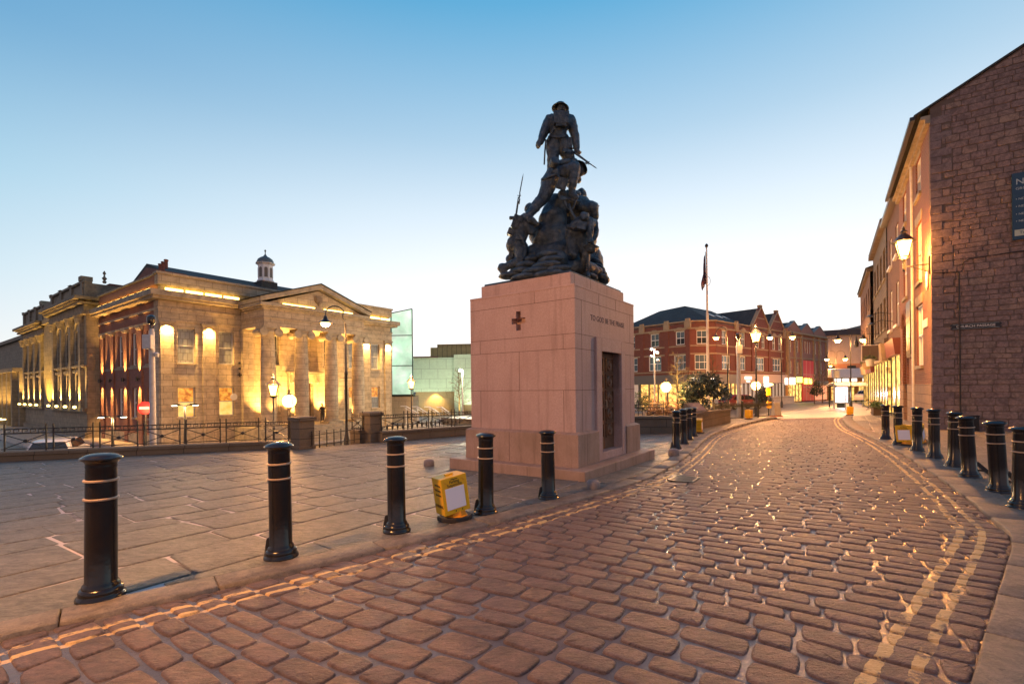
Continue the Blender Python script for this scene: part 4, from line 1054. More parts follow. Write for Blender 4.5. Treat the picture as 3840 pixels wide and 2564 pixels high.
pavilion(31.2, 42.0, -.7, 11.3, 9.2, 7.9, 32.2, 3.0, 3, e_up=3000)
mb = MB(); mb.M = Matrix.Translation((-.6, 0, 0)) @ SIDE; mb.box(27.0, 31.2, -.25, 9, -7, 8.9); mb.box(26.9, 31.3, -.5, 9, 8.9, 9.4); mb.box(27.0, 31.2, -.2, 9, 9.4, 11.2); mb.build('flank_wall', LSTONE, lib)
spot('floodlight', lib, (-2.6, 28.8, -.5), (1, 0, 2.2), 4000, (1, .55, .08), 80, .8)
mb = MB(); mb.M = SIDE; mb.box(42.0, 90, -1.2, 10, -7, 4.1); mb.box(41.9, 90, -1.8, 10, 4.1, 4.6); mb.box(42.2, 88, 1.2, 9, 4.6, 9.2); mb.box(42.0, 88, .8, 9, 9.2, 9.7)
for k in range(14): mb.box(43 + 3.1 * k, 43.8 + 3.1 * k, -1.7, -1.2, -7, 4.1)
mb.build('far_wing', LSTONE, lib)
for k in range(6):
    y = 45 + 3.1 * k; spot('uplight', lib, (-2.3, y, -1.5), (.22, 0, 1), 2200, (1, .56, .14), 75, .8)
    mb = MB(); mb.M = SIDE; mb.box(y - .25, y + .25, -2.5, -2.0, -1.9, -1.75); mb.build('floodlight', UPGLOW, lib)
for k, (x, y) in enumerate(((.5, 14.9), (4.2, 15.2), (4.9, 15.2))):
    mb = MB(); mb.lathe([(.12, 11.6), (.17, 11.75), (.08, 11.85), (.20, 12.05), (.08, 12.2), (.06, 12.4), (.14, 12.5), (.03, 12.75)], 12, (x, y, 0)); mb.build('finial', LTRIM, lib, smooth=40)
mb = MB(); mb.box(.8, 6, 14.62, 15.6, 5, 11.6); mb.box(.3, 3.0, 12.2, 14.3, 6.5, 9.0); mb.build('link_block', BRICK, lib)

# ------------------------------------------------------------------ glowing glass tower and the cinema beyond
def glassy():
    m, nt, b = nodes('lit_green_glass'); co = objco(nt); sp_ = nt.nodes.new('ShaderNodeSeparateXYZ'); nt.links.new(co, sp_.inputs[0])
    n = tnoise(nt, co, .55, 4, .6, .8); col = ramp(nt, n, [(.3, (.42, .78, .53)), (.5, (.64, .95, .70)), (.7, (.92, 1, .88))])
    nt.links.new(col, b.inputs['Emission Color']); b.inputs['Base Color'].default_value = (.3, .4, .35, 1); b.inputs['Roughness'].default_value = .08
    nt.links.new(ramp(nt, tnoise(nt, co, .33, 3, .55), [(.36, (.45,) * 3), (.62, (.80,) * 3)]), b.inputs['Emission Strength']); return m
GT = glassy()
gt = thing('glass_tower', 'tall glowing pale green glass stair tower behind the town hall', 'glass building', (-12.1, 58, 0), R(-2))
mb = MB(); mb.add([(-9, 0, .8), (0, 0, .8), (0, 0, 11.2), (-9, 0, 9.5), (-9, .5, .8), (0, .3, .8), (0, .3, 11.2), (-9, 2.5, 10.3)], [(0, 1, 2, 3), (1, 5, 6, 2), (3, 2, 6, 7), (4, 7, 6, 5), (0, 3, 7, 4)]); mb.build('glass_skin', GT, gt)
DARKM = plain('dark_mullion', (.03, .04, .035), .4, .4)
mb = MB()
for x in (0, -2.6, -4.4, -6.2, -8.0): mb.box(x - .06, x + .06, -.07, -.005, .7, 11.2 + x * .19)
for z in (.75, 4.3, 8.0): mb.box(-9, 0, -.06, -.004, z - .05, z + .05)
mb.obox((0, -.03, 11.22), (-9, -.03, 9.52), .1, .1); mb.box(-9, .06, -.06, 1, .55, .78); mb.build('frame', DARKM, gt)
mb = MB(); mb.box(-9, -.02, .05, 3, LOW - .1, .545); mb.build('base_wall', masonry('tan_cladding', (.50, .40, .27), (.56, .45, .31), (.25, .2, .13), .9, .9, .012, .6, .003), gt)
PALEG = masonry('pale_green_panel', (.55, .70, .52), (.60, .75, .57), (.28, .36, .27), 2.6, 1.5, .03, .35, .004)
cn = thing('cinema_building', 'pale green panelled cinema with a brass coloured upper storey behind the plinth', 'cinema', (-15.2, 73, 0), R(-5))
mb = MB(); mb.box(0, 6.5, 0, 12, 1.0, 6.2); mb.box(6.5, 14.2, -.5, 12, -1.0, 6.6); mb.box(14.5, 34, .2, 12, 1.0, 6.7); mb.build('panel_wall', PALEG, cn)
mb = MB(); mb.box(14.2, 14.5, -.2, 1, -2.6, 6.8); mb.build('dark_joint', DARKM, cn)
TAN = masonry('timber_cladding', (.36, .26, .14), (.42, .30, .165), (.2, .14, .08), .25, 6, .01, .6, .004)
mb = MB(); mb.box(0, 6.5, 1.2, 11, -2.8, .99); mb.box(14.5, 34, 1.4, 11, -2.8, .99); mb.box(7.7, 13.0, .6, 2, -2.8, -1.0); mb.build('lower_wall', TAN, cn)
for x0 in (6.5, 13.1):
    mb = MB(); mb.box(x0, x0 + 1.1, -.45, 3, -2.8, -1.0); mb.build('entrance_jamb', PALEG, cn)
BRASS = masonry('brass_cladding', (.30, .25, .10), (.35, .29, .12), (.14, .11, .05), .8, 9, .06, .5, .01)
mb = MB(); mb.box(1.2, 22, 6, 14, 6.2, 8.3); mb.box(1.6, 30, 9, 16, 8.3, 9.1); mb.build('upper_storey', BRASS, cn)
mb = MB(); mb.box(9.9, 11.8, -.55, -.5, 3.2, 4.6); mb.build('vent', DARKM, cn)
mb = MB(); mb.box(-.5, 4.0, -.3, 0, 6.2, 6.42); mb.build('eave', plain('brown_eave', (.12, .06, .05), .6), cn)
for x in (3.2, 16.5, 20.5, 10.2): spot('wall_wash', cn, (x, .3, .8), (0, .5, -1), 700, (1, .62, .15), 110, .6)
for x in (2, 10, 18, 24): spot('wall_wash', cn, (x, -4.5, -2.5), (0, 1, 1.3), 1300, (1, 1, .72), 110, .8)

for k, (x0, y0, x1, y1) in enumerate(((470, 1107, 575, 1166), (560, 1110, 652, 1166), (660, 1112, 745, 1166), (757, 1115, 822, 1162))):
    a = at((1300 + .472 * x0) * 2348 / 3840, (1000 + .472 * y0) * 2348 / 3840, 45); b_ = at((1300 + .472 * x1) * 2348 / 3840, (1000 + .472 * y1) * 2348 / 3840, 42)
    t = thing('stair_handrail', ('white sloping stair handrail nearest the lantern post before the cinema', 'second white sloping handrail from the left before the cinema', 'third white sloping handrail from the left before the cinema', 'white sloping handrail nearest the plinth before the cinema')[k], 'handrail', a, 0, 'white handrails of the plaza steps')
    m = MB(); d_ = b_ - a; m.tube([(-.5, 0, 0), (0, 0, 0), d_], .045, 6); m.tube([(-.1, 0, -.16), d_ + Vector((0, 0, -.16))], .03, 6); m.build('rail', WHITE, t)
    for q in (.02, .5, .98):
        m = MB(); p_ = d_ * q; m.tube([p_, p_ + Vector((0, 0, LOW - a.z - p_.z))], .03, 6); m.build('post', WHITE, t)

# ------------------------------------------------------------------ bollards
def lamp_light(parent, loc, energy, col=(1, .43, .12), rad=.12, name='lamp_light'):
    l = bpy.data.lights.new(name, 'POINT'); l.energy = energy; l.color = col; l.shadow_soft_size = rad
    o = bpy.data.objects.new(name, l); COL.objects.link(o); o.parent = parent; o.location = loc; return o
def make_bollard():
    mb = MB()
    mb.lathe([(.142, 0), (.145, .012), (.142, .03), (.132, .038), (.128, .05), (.130, .062), (.124, .078), (.112, .086), (.110, .10), (.102, .112), (.094, .125), (.0935, .40), (.0905, .80), (.089, .90), (.092, .908), (.089, .918),
              (.092, .935), (.104, .948), (.118, .955), (.123, .963), (.120, .971), (.108, .976), (.104, .980), (.085, .990), (.05, .998), (.0, 1.0)], 36)
    o = mb.build('bollard', BPAINT, None, smooth=45)
    for z in (.815, .69):
        m = MB(); r = .0915
        m.lathe([(r, z - .008), (r + .006, z - .008), (r + .011, z - .004), (r + .011, z + .004), (r + .006, z + .008), (r, z + .008)], 32)
        m.build('band', BAND, o, smooth=40)
    return o
BOL = [(230, 1035, 1368, 232, 'nearest bollard at the left with its two bands, beside the double yellow lines'),
       (645, 1010, 1276, 645, 'second black bollard from the left, in front of the railings and steps'),
       (905, 998, 1217, 910, 'black bollard just left of the upright yellow parking sign'),
       (1114, 990, 1175, 1114, 'black bollard just right of the upright yellow parking sign, before the plinth'),
       (1262, 984, 1142, 1258, 'black bollard in front of the near corner of the pink granite plinth'),
       (1551, 940, 1028, 1550, 'front bollard of the row of four right of the plinth'),
       (1567, 936, 1017, 1568, 'second bollard of the row of four right of the plinth'),
       (1580, 934, 1008, 1580, 'third bollard of the row of four right of the plinth'),
       (1590, 933, 1000, 1590, 'last bollard of the row of four, against a yellow sign'),
       (2032, 926, 1007, 2031, 'farthest bollard of the right hand pavement row'),
       (2060, 928, 1020, 2060, 'right hand bollard standing just left of the leaning yellow signs'),
       (2103, 932, 1034, 2103, 'right hand bollard standing in front of the leaning yellow signs'),
       (2143, 936, 1050, 2143, 'right hand bollard just in front of the stone corner of the building'),
       (2188, 942, 1069, 2188, 'upright bollard close behind a leaning one on the right pavement'),
       (2220, 951, 1094, 2224, 'leaning bollard with a short prop, the farther of the two leaning'),
       (2284, 962, 1128, 2292, 'leaning bollard with a long prop on the right pavement, the nearer one'),
       (2345, 975, 1165, 2346, 'bollard cut by the right edge of the picture, nearest on that side')]
proto = make_bollard()
BPOS = []
for i, (x, t, b, xb, lab) in enumerate(BOL):
    p = onG(xb, b); u1, v1 = duv(x, t); u2, v2 = duv(xb, b); h = (v2 - v1) * p.y / FPX; h = min(1.08, max(.94, h))
    lean = math.atan2((u1 - u2) * p.y / FPX, h) if i in (14, 15) else 0
    if i in (14, 15): lean = max(lean, -.075) if lean < 0 else lean
    if i in (14, 15): lean = -.06
    o = proto if i == 0 else dup(proto, p)
    o.location = (p.x, p.y, p.z - .008); o.rotation_euler = (0, lean, .7 * i); o.scale = (1, 1, h)
    if lean: o.rotation_euler = (0, lean, 0)
    else: o.rotation_euler = (.010 * math.sin(i * 2.3), .012 * math.cos(i * 3.1), .7 * i)
    tag(o, lab, 'bollard', 'black iron bollards with cream bands'); BPOS.append(o)
for i in (1, 2, 3, 4, 5):
    m = MB(); m.prism_xz([(-.15, 0), (-.05, 0), (-.05, .17), (-.10, .185), (-.122, .17), (-.135, .10)], -.018, .018)
    if True:
        q = m.build('hinge_plate', IRON, BPOS[i], bevel=.006); q.rotation_euler = (0, 0, -BPOS[i].rotation_euler.z)
for i, L in ((14, .2), (15, .24)):
    m = MB(); m.obox((.10, -.02, L + .04), (.30, -.06, .015), .03, .05); m.obox((.27, -.06, .012), (.34, -.06, .012), .06, .02); m.obox((.1, -.02, L - .08), (.2, -.04, .11), .02, .03); m.build('prop', IRON, BPOS[i])
# low granite stubs
GSTUB = granite('stub_granite', (.26, .21, .19), (.34, .28, .26), (.15, .12, .1))
stub = None
for x, b, w, lab in ((1360, 1120, 32, 'squat round stone stub beside the near corner of the plinth step'), (984, 1068, 24, 'squat stone stub out on the flagstones left of the plinth'), (1545, 1044, 24, 'pinkish stone stub in front of the row of four bollards')):
    p = onG(x, b); k = w * 3840 / 2348 / FPX * p.y / 2
    if stub is None:
        m = MB(); m.lathe([(.95, 0), (1.0, .1), (1.0, .85), (.93, 1.12), (.75, 1.3), (.45, 1.4), (0, 1.43)], 24); stub = o = m.build('stone_stub', GSTUB, None, smooth=60)
    else: o = dup(stub, p)
    o.location = p - Vector((0, 0, .01)); o.scale = (k, k, k); tag(o, lab, 'stub', 'low stone stubs on the square')

# ------------------------------------------------------------------ yellow parking suspension signs
YEL = plain('yellow_plastic', (.80, .44, .008), .45, 0, (.72, .38, .006), 5)
PAPER = plain('sign_paper', (.80, .76, .82), .5)
BLK = plain('print_black', (.02, .015, .012), .6)
RUB = plain('black_rubber', (.02, .016, .014), .7, 0, (.035, .028, .024), 12, .004, 40)
PRED = plain('roundel_red', (.35, .02, .03), .5); PBLU = plain('roundel_blue', (.03, .03, .25), .5)
def roundel(parent, x, z, r, M):
    m = MB(); m.M = M; rx = Matrix.Rotation(R(90), 3, 'X')
    m.lathe([(r, -.004), (r, -.0015)], 20, (x, 0, z), R=rx); m.lathe([(r * .74, -.0041), (r * .74, -.0055)], 20, (x, 0, z), mi=1, R=rx); m.obox((x - r * .55, -.006, z + r * .55), (x + r * .55, -.006, z - r * .55), .0012, r * .2, (0, 1, 0), 0)
    return m.build('no_waiting_roundel', [PRED, PBLU], parent)
def make_sign():
    root = thing('parking_sign', '', 'sign'); W, D, H, Z = .33, .22, .42, .10
    T = Matrix.Translation((0, 0, Z)) @ Matrix.Rotation(R(-8), 4, 'Y')
    m = MB(); m.M = T; m.box(-W / 2, W / 2, -D / 2, D / 2, 0, H); m.box(-.05, .05, -.02, .02, H, H + .02)
    sl = m.build('sleeve', YEL, root, bevel=.006)
    F = T @ Matrix.Translation((0, -D / 2, 0))
    m = MB(); m.M = F; m.box(-.125, .115, -.004, -.0005, .055, .30); m.build('paper_notice', PAPER, sl)
    m = MB(); m.M = F; m.box(-.04, .045, -.005, -.0005, .388, .396)
    for x in (-.02, .06): m.ball((x, -.002, .028), (.008, .003, .008), 8, 6)
    m.build('toggle', BLK, sl)
    for x in (-.115, .115): roundel(sl, x, .365, .03, F)
    for tx, z in (('Parking', .364), ('Suspension', .326)):
        o = text(tx, .05, BLK, sl, (0, 0, 0), (0, 0, 0), .0008); o.matrix_local = F @ Matrix.Translation((0, -.0025, z)) @ Matrix.Rotation(R(90), 4, 'X') @ Matrix.Diagonal((.85, 1, 1, 1))
    S_ = T @ Matrix.Translation((-W / 2, 0, 0)) @ Matrix.Rotation(R(-90), 4, 'Z')
    roundel(sl, -.06, .30, .036, S_)
    for tx, z, sz in (('No Waiting', .34, .034), ('No Loading', .285, .034), ('No Parking', .23, .034), ('WARNING', .10, .052)):
        o = text(tx, sz, BLK, sl, (0, 0, 0), (0, 0, 0), .0008); o.matrix_local = S_ @ Matrix.Translation((.02 if sz < .05 else 0, -.002, z)) @ Matrix.Rotation(R(90), 4, 'X') @ Matrix.Diagonal((.8, 1, 1, 1))
    m = MB(); m.M = Matrix.Identity(4); m.lathe([(.15, .035), (.145, .05), (.12, .06), (.105, .16)], 8, (.03, 0, 0)); m.build('cone', plain('orange_yellow_plastic', (.78, .30, .008), .5), root)
    m = MB(); oc = [(.21 * math.cos(R(22.5 + 45 * k)) + .02, .19 * math.sin(R(22.5 + 45 * k))) for k in range(8)]; m.prism(oc, 0, .05); m.build('rubber_base', RUB, root, bevel=.008)
    return root
SIGNS = [((1040, 1190), R(36), 0, 'upright yellow parking suspension sign with a blank white notice, among the near left bollards'),
         ((1603, 993), R(62), R(0), 'yellow suspension sign behind the row of four bollards, right of the plinth'),
         ((1717, 961), R(120), R(6), 'yellow suspension sign by the kerb in front of the black railings'),
         ((2076, 1021), R(-48), R(4), 'yellow sign with white notice between two right hand bollards'),
         ((2108, 1016), R(40), R(-22), 'yellow sign slumped against the back of a right hand bollard'),
         ((1949, 952), R(150), R(5), 'far yellow sign at the kerb end near the bus shelter')]
s0 = make_sign()
for i, (q, rz, tl, lab) in enumerate(SIGNS):
    p = onG(*q); o = s0 if i == 0 else dup(s0, p); o.location = p
    o.rotation_euler = (0, tl, rz); tag(o, lab, 'sign', 'yellow parking suspension signs')

# ------------------------------------------------------------------ terrace wall, pillars, railings
WSTONE = masonry('terrace_stone', (.125, .10, .072), (.18, .142, .10), (.06, .05, .038), 1.1, .3, .012, .85, .008, (.07, .055, .035), .7)
def ln3(a, b, t): return (a[0] + (b[0] - a[0]) * t, a[1] + (b[1] - a[1]) * t)
def lowwall(name, a, b, h, w, lab, cop=.09):
    d = Vector((b[0] - a[0], b[1] - a[1])); L = d.length; rz = math.atan2(d.y, d.x); z0 = G(*a); sl = (G(*b) - z0) / L
    t = thing(name, lab, 'wall', (a[0], a[1], z0), rz)
    m = MB(); m.add([(0, -w / 2, -.3), (L, -w / 2, -.3), (L, w / 2, -.3), (0, w / 2, -.3), (0, -w / 2, h - cop), (L, -w / 2, h - cop + sl * L), (L, w / 2, h - cop + sl * L), (0, w / 2, h - cop)], [(3, 2, 1, 0), (4, 5, 6, 7), (0, 1, 5, 4), (1, 2, 6, 5), (2, 3, 7, 6), (3, 0, 4, 7)])
    m.build('wall', WSTONE, t)
    n = max(1, round(L / 1.4))
    for k in range(n):
        x0, x1 = L * k / n + .004, L * (k + 1) / n - .004; m = MB(); c = w / 2 + .04
        m.add([(x0, -c, h - cop + sl * x0), (x1, -c, h - cop + sl * x1), (x1, c, h - cop + sl * x1), (x0, c, h - cop + sl * x0), (x0, -c, h + sl * x0), (x1, -c, h + sl * x1), (x1, c, h + sl * x1), (x0, c, h + sl * x0)], [(3, 2, 1, 0), (4, 5, 6, 7), (0, 1, 5, 4), (1, 2, 6, 5), (2, 3, 7, 6), (3, 0, 4, 7)])
        m.build('coping', WSTONE, t, bevel=.012)
    return t
lowwall('terrace_wall', (-32, 5.7), (-13.1, 12.15), .24, .4, 'low dark stone wall running out of the left edge under the railings')
lowwall('terrace_wall', (-13.1, 12.15), (-7.45, 14.1), .24, .4, 'low dark stone wall under the left railings, behind the nearest bollard')
lowwall('terrace_wall', (-7.4, 14.12), (-6.5, 14.0), .24, .4, 'short return of low stone wall ending at the left stone pillar')
lowwall('terrace_wall', (-5.35, 16.0), (-4.95, 15.75), .42, .3, 'short stone cheek wall left of the right hand stone pillar')
lowwall('terrace_wall', (-4.42, 15.75), (-1.5, 18.5), .36, .4, 'low stone wall under the railings that run behind the plinth')
lowwall('garden_wall', (0, 18.4), (5.8, 17.28), .64, .4, 'grey garden retaining wall facing the square right of the plinth', .10)
lowwall('garden_wall', (5.95, 17.35), (10.4, 23.1), .68, .4, 'garden wall with flat coping running back along the street', .10)
def pillar(x0, x1, y, yt, lab):
    p = onG((x0 + x1) / 2, y); w = (x1 - x0) * 3840 / 2348 / FPX * p.y * .80; u, v = duv((x0 + x1) / 2, yt); h = E - v / FPX * p.y - p.z
    t = thing('stone_pillar', lab, 'pillar', (p.x, p.y + w * .4, p.z), AZ, 'stone gate pillars')
    m = MB(); m.box(-w / 2, w / 2, -w / 2, w / 2, -.3, h - .13); m.box(-w / 2 - .03, w / 2 + .03, -w / 2 - .03, w / 2 + .03, -.3, .10); m.build('shaft', WSTONE, t, bevel=.015)
    c = w / 2 + .05; m = MB(); m.box(-c, c, -c, c, h - .13, h - .03); m.add([(-c, -c, h - .03), (c, -c, h - .03), (c, c, h - .03), (-c, c, h - .03), (-c * .6, -c * .6, h), (c * .6, -c * .6, h), (c * .6, c * .6, h), (-c * .6, c * .6, h)], [(0, 1, 5, 4), (1, 2, 6, 5), (2, 3, 7, 6), (3, 0, 4, 7), (4, 5, 6, 7)]); m.build('cap', WSTONE, t, bevel=.012)
    return t
pillar(664, 711, 1030, 955, 'left of two stone pillars, beside the globe lamp and the steps')
pillar(829, 869, 1014, 944, 'right of two stone pillars, below the swan neck lamp')
def railing(a, b, zoff, h, n, lab, group='iron railings with key pattern band'):
    d = Vector((b[0] - a[0], b[1] - a[1])); L = d.length; rz = math.atan2(d.y, d.x); z0 = G(*a) + zoff; sl = (G(*b) - G(*a)) / L
    t = thing('railing', lab, 'railing', (a[0], a[1], z0), rz, group); M = Matrix(((1, 0, 0, 0), (0, 1, 0, 0), (sl, 0, 1, 0), (0, 0, 0, 1)))
    m = MB(); m.M = M
    for z, hh in ((h * .96, .022), (h * .76, .022), (h * .10, .022)): m.box(0, L, -.012, .012, z - hh / 2, z + hh / 2)
    m.build('rail', IRON, t)
    P = L / n; g = .075 * P
    for k in range(n + 1):
        for s_ in (-1, 1):
            x = k * P + s_ * g
            if x < -.01 or x > L + .01: continue
            m = MB(); m.M = M; m.box(x - .014, x + .014, -.014, .014, 0, h * 1.10); m.ball((x, 0, h * 1.13), (.018, .018, .03), 8, 6); m.build('post', IRON, t)
        if k < n:
            x0, x1 = k * P + g, (k + 1) * P - g; m = MB(); m.M = M; zc = h * .43
            m.obox((x0, 0, h * .72), (x1, 0, h * .14), .016, .02); m.obox((x0, .017, h * .14), (x1, .017, h * .72), .016, .02)
            m.lathe([(.0, -.03), (.045, -.028), (.05, 0), (.045, .028), (0, .03)], 14, ((x0 + x1) / 2, .008, zc), R=Matrix.Rotation(R(90), 3, 'X')); m.build('brace', IRON, t, smooth=40)
            m = MB(); m.M = M; q = max(3, round((x1 - x0) / .16)); w = (x1 - x0) / q; za, zb = h * .79, h * .93; r = .006
            for j in range(q):
                u0 = x0 + j * w
                for (p, c) in (((u0 + .1 * w, za), (u0 + .1 * w, zb)), ((u0 + .1 * w, zb), (u0 + .7 * w, zb)), ((u0 + .7 * w, zb), (u0 + .7 * w, za + (zb - za) * .4)), ((u0 + .7 * w, za + (zb - za) * .4), (u0 + .4 * w, za + (zb - za) * .4)), ((u0 + .1 * w, za), (u0 + 1.1 * w, za))):
                    m.obox((p[0], 0, p[1]), (c[0], 0, c[1]), .012, .013, (0, 1, 0))
            m.build('key_band', IRON, t)
    return t
railing((-19.3, 10.05), (-13.15, 12.15), .24, .60, 6, 'iron railing with key pattern leaving the left edge')
railing((-13.1, 12.15), (-7.45, 14.1), .24, .60, 6, 'iron railing with key pattern on the low wall behind the nearest bollard')
railing((-7.4, 14.12), (-6.55, 14.0), .24, .60, 1, 'short iron railing return beside the left stone pillar')
railing((-5.45, 16.05), (-4.95, 15.78), .42, .52, 1, 'short iron railing panel left of the right stone pillar')
railing((-4.42, 15.75), (-1.5, 18.5), .36, .56, 4, 'iron railing with key pattern between the right pillar and the plinth')
railing((2.2, 18.9), (5.9, 18.3), .45, .62, 4, 'thin dark garden railing right of the plinth')
# the steps down through the gap and their handrail
def stair():
    t = thing('stair_railing', 'low spiked iron handrail descending between the two stone pillars', 'railing', (-5.95, 13.95, G(-5.95, 13.95)), math.atan2(1.75, 1.05))
    L = 2.0; m = MB(); m.obox((0, 0, .38), (L, 0, .46), .02, .02); m.obox((0, 0, .08), (L, 0, .12), .02, .02); m.build('rail', IRON, t)
    for k in range(8):
        x = .06 + k * .26; m = MB(); m.box(x - .011, x + .011, -.011, .011, .0, .46); m.ball((x, 0, .49), (.018, .018, .028), 8, 6); m.ball((x, 0, .30), .018, 8, 6); m.build('bar', IRON, t)
stair()
# second lower railing seen through the far one
def lower_railing():
    t = thing('lower_railing', 'low iron fence with vase finials behind the key pattern railing', 'railing', (-6.5, 19.8, -.95), AZ)
    m = MB(); m.box(0, 6.5, -.015, .015, .72, .76); m.box(0, 6.5, -.015, .015, .1, .13); m.build('rail', IRON, t)
    for k in range(22):
        x = .1 + k * .3; m = MB(); m.box(x - .01, x + .01, -.01, .01, -.9, .8); m.lathe([(.02, .55), (.05, .66), (.05, .70), (.02, .82), (0, .86)], 8, (x, 0, 0)); m.build('bar', IRON, t, smooth=50)
    m = MB(); m.box(-.1, 6.7, -.2, .2, -1.9, -.02); m.build('wall', WSTONE, t)
lower_railing()

# ------------------------------------------------------------------ lamps
LANT = glow('lantern_glass', (1, .50, .08), 11)
GLOBE = glow('globe_glass', (1, .52, .09), 8)
HOT = glow('lamp_glow', (1, .52, .10), 20)
COOLW = glow('floodlight_glow', (1, .90, .62), 14)
def post_prof(m, h, r=.05, base=.11):
    m.lathe([(base * 1.25, 0), (base * 1.25, .08), (base, .12), (base, .75), (base * .8, .82), (r * 1.2, .95), (r, 1.1), (r * .9, h * .62), (r * 1.3, h * .625), (r * 1.3, h * .64), (r * .75, h * .65), (r * .62, h)], 14)
    m.obox((-.22, 0, h * .60), (.22, 0, h * .60), .02, .02)
def bell(parent, loc, s=1.0, mat=HOT):
    m = MB(); m.lathe([(.03, .34), (.05, .30), (.08, .28), (.09, .2), (.12, .14), (.26, .05), (.31, .02), (.31, .0), (.24, .01)], 20, loc); m.v = [tuple(Vector(loc) + (Vector(v) - Vector(loc)) * s) for v in m.v]
    a = m.build('lamp_shade', IRON, parent, smooth=40)
    g = MB(); g.ball(Vector(loc) + Vector((0, 0, -.02 * s)), Vector((.20, .20, .15)) * s, 16, 10); g.build('bulb', mat, a, smooth=80)
def swan(name, lab, base, h, arms, rz=0.0, energy=300, s=1.0, group='swan neck street lamps', zbase=None):
    t = thing(name, lab, 'street lamp', base, rz, group)
    m = MB(); post_prof(m, h); m.build('post', IRON, t, smooth=40)
    for sx in arms:
        m = MB(); r = .42 * s
        pts = [(0, 0, h - .02)] + [(sx * (.10 + .0), 0, h + .25 * s)] + [(sx * (r - r * math.cos(a)) * 1.0, 0, h + .35 * s + r * math.sin(a) * .95) for a in [math.pi * k / 10 for k in range(2, 10)]] + [(sx * 2 * r, 0, h + .30 * s)]
        m.tube(pts, .022, 8); m.build('swan_neck', IRON, t, smooth=60)
        bell(t, (sx * 2 * r, 0, h - .03 * s), s)
        lamp_light(t, (sx * 2 * r, 0, h - .25 * s), energy, rad=.15)
    return t
def lantern_head(parent, z, s=1.0, loc=(0, 0)):
    x, y = loc; m = MB(); k = s
    fr = [(.10, 0), (.19, .42)]
    for a in range(4):
        c, d = math.cos(R(45 + 90 * a)), math.sin(R(45 + 90 * a)); m.obox((x + c * .14 * k, y + d * .14 * k, z), (x + c * .255 * k, y + d * .255 * k, z + .42 * k), .02 * k, .02 * k)
    m.lathe([(.29, .42), (.30, .44), (.25, .47), (.14, .60), (.07, .66), (.07, .70), (.10, .72), (.03, .78), (.04, .82), (.0, .88)], 4, R=Matrix.Rotation(R(45), 3, 'Z')) if False else None
    rf_ = MB(); rf_.lathe([(.29 * k, .42 * k), (.30 * k, .44 * k), (.25 * k, .47 * k), (.14 * k, .60 * k), (.07 * k, .66 * k), (.07 * k, .70 * k), (.10 * k, .72 * k), (.03 * k, .78 * k), (.04 * k, .82 * k), (.002, .88 * k)], 8, (x, y, z))
    m.v += rf_.v; m.f += [[i + len(m.v) - len(rf_.v) for i in f] for f in rf_.f]; m.mi += rf_.mi
    m.lathe([(.05 * k, -.1 * k), (.16 * k, -.03 * k), (.16 * k, 0)], 8, (x, y, z)); a = m.build('lantern_frame', IRON, parent)
    g = MB(); g.add([(x + sx * q * k, y + sy * q * k, z + zz * k) for q, zz in ((.092, .01), (.172, .415)) for sx, sy in ((-1, -1), (1, -1), (1, 1), (-1, 1))], [(3, 2, 1, 0), (4, 5, 6, 7), (0, 1, 5, 4), (1, 2, 6, 5), (2, 3, 7, 6), (3, 0, 4, 7)]); g.build('lantern_glass', LANT, a)
def lantern_post(lab, base, h, energy, s=1.0, group='lantern lamp posts'):
    t = thing('lantern_lamp', lab, 'street lamp', base, .4, group); m = MB(); post_prof(m, h); m.build('post', IRON, t, smooth=40)
    lantern_head(t, h + .08, s); lamp_light(t, (0, 0, h + 1.2 * s), energy); return t
def globe_post(lab, base, h, r, energy, group='globe lamps'):
    t = thing('globe_lamp', lab, 'street lamp', base, 0, group); m = MB(); m.lathe([(.06, 0), (.05, .3), (.035, h - r - .1), (.05, h - r - .05), (.09, h - r * .9), (.05, h - r * .85)], 12); m.build('post', IRON, t, smooth=40)
    m = MB(); m.ball((0, 0, h), r, 24, 16); g = m.build('globe', GLOBE, t, smooth=80)
    m = MB(); m.lathe([(r * .42, h + r * .9), (r * .36, h + r * 1.05), (r * .15, h + r * 1.15), (r * .12, h + r * 1.4), (r * .2, h + r * 1.5), (r * .08, h + r * 1.7), (.003, h + r * 1.95)], 12); m.build('finial', IRON, t, smooth=40)
    for a in range(3):
        q = R(60 * a + 20); m = MB(); m.tube([((r + .008) * math.cos(q) * math.cos(k), (r + .008) * math.sin(q) * math.cos(k), h + (r + .008) * math.sin(k)) for k in [2 * math.pi * j / 24 for j in range(25)]], .008, 5); m.build('cage_hoop', IRON, t)
    lamp_light(t, (0, 0, h - r - .25), energy * .5); lamp_light(t, (.0, -r - .2, h), energy * .5); return t
def on_low(x, y, d, z0):
    p = at(x, y, d); return (p.x, p.y, z0), p.z - z0
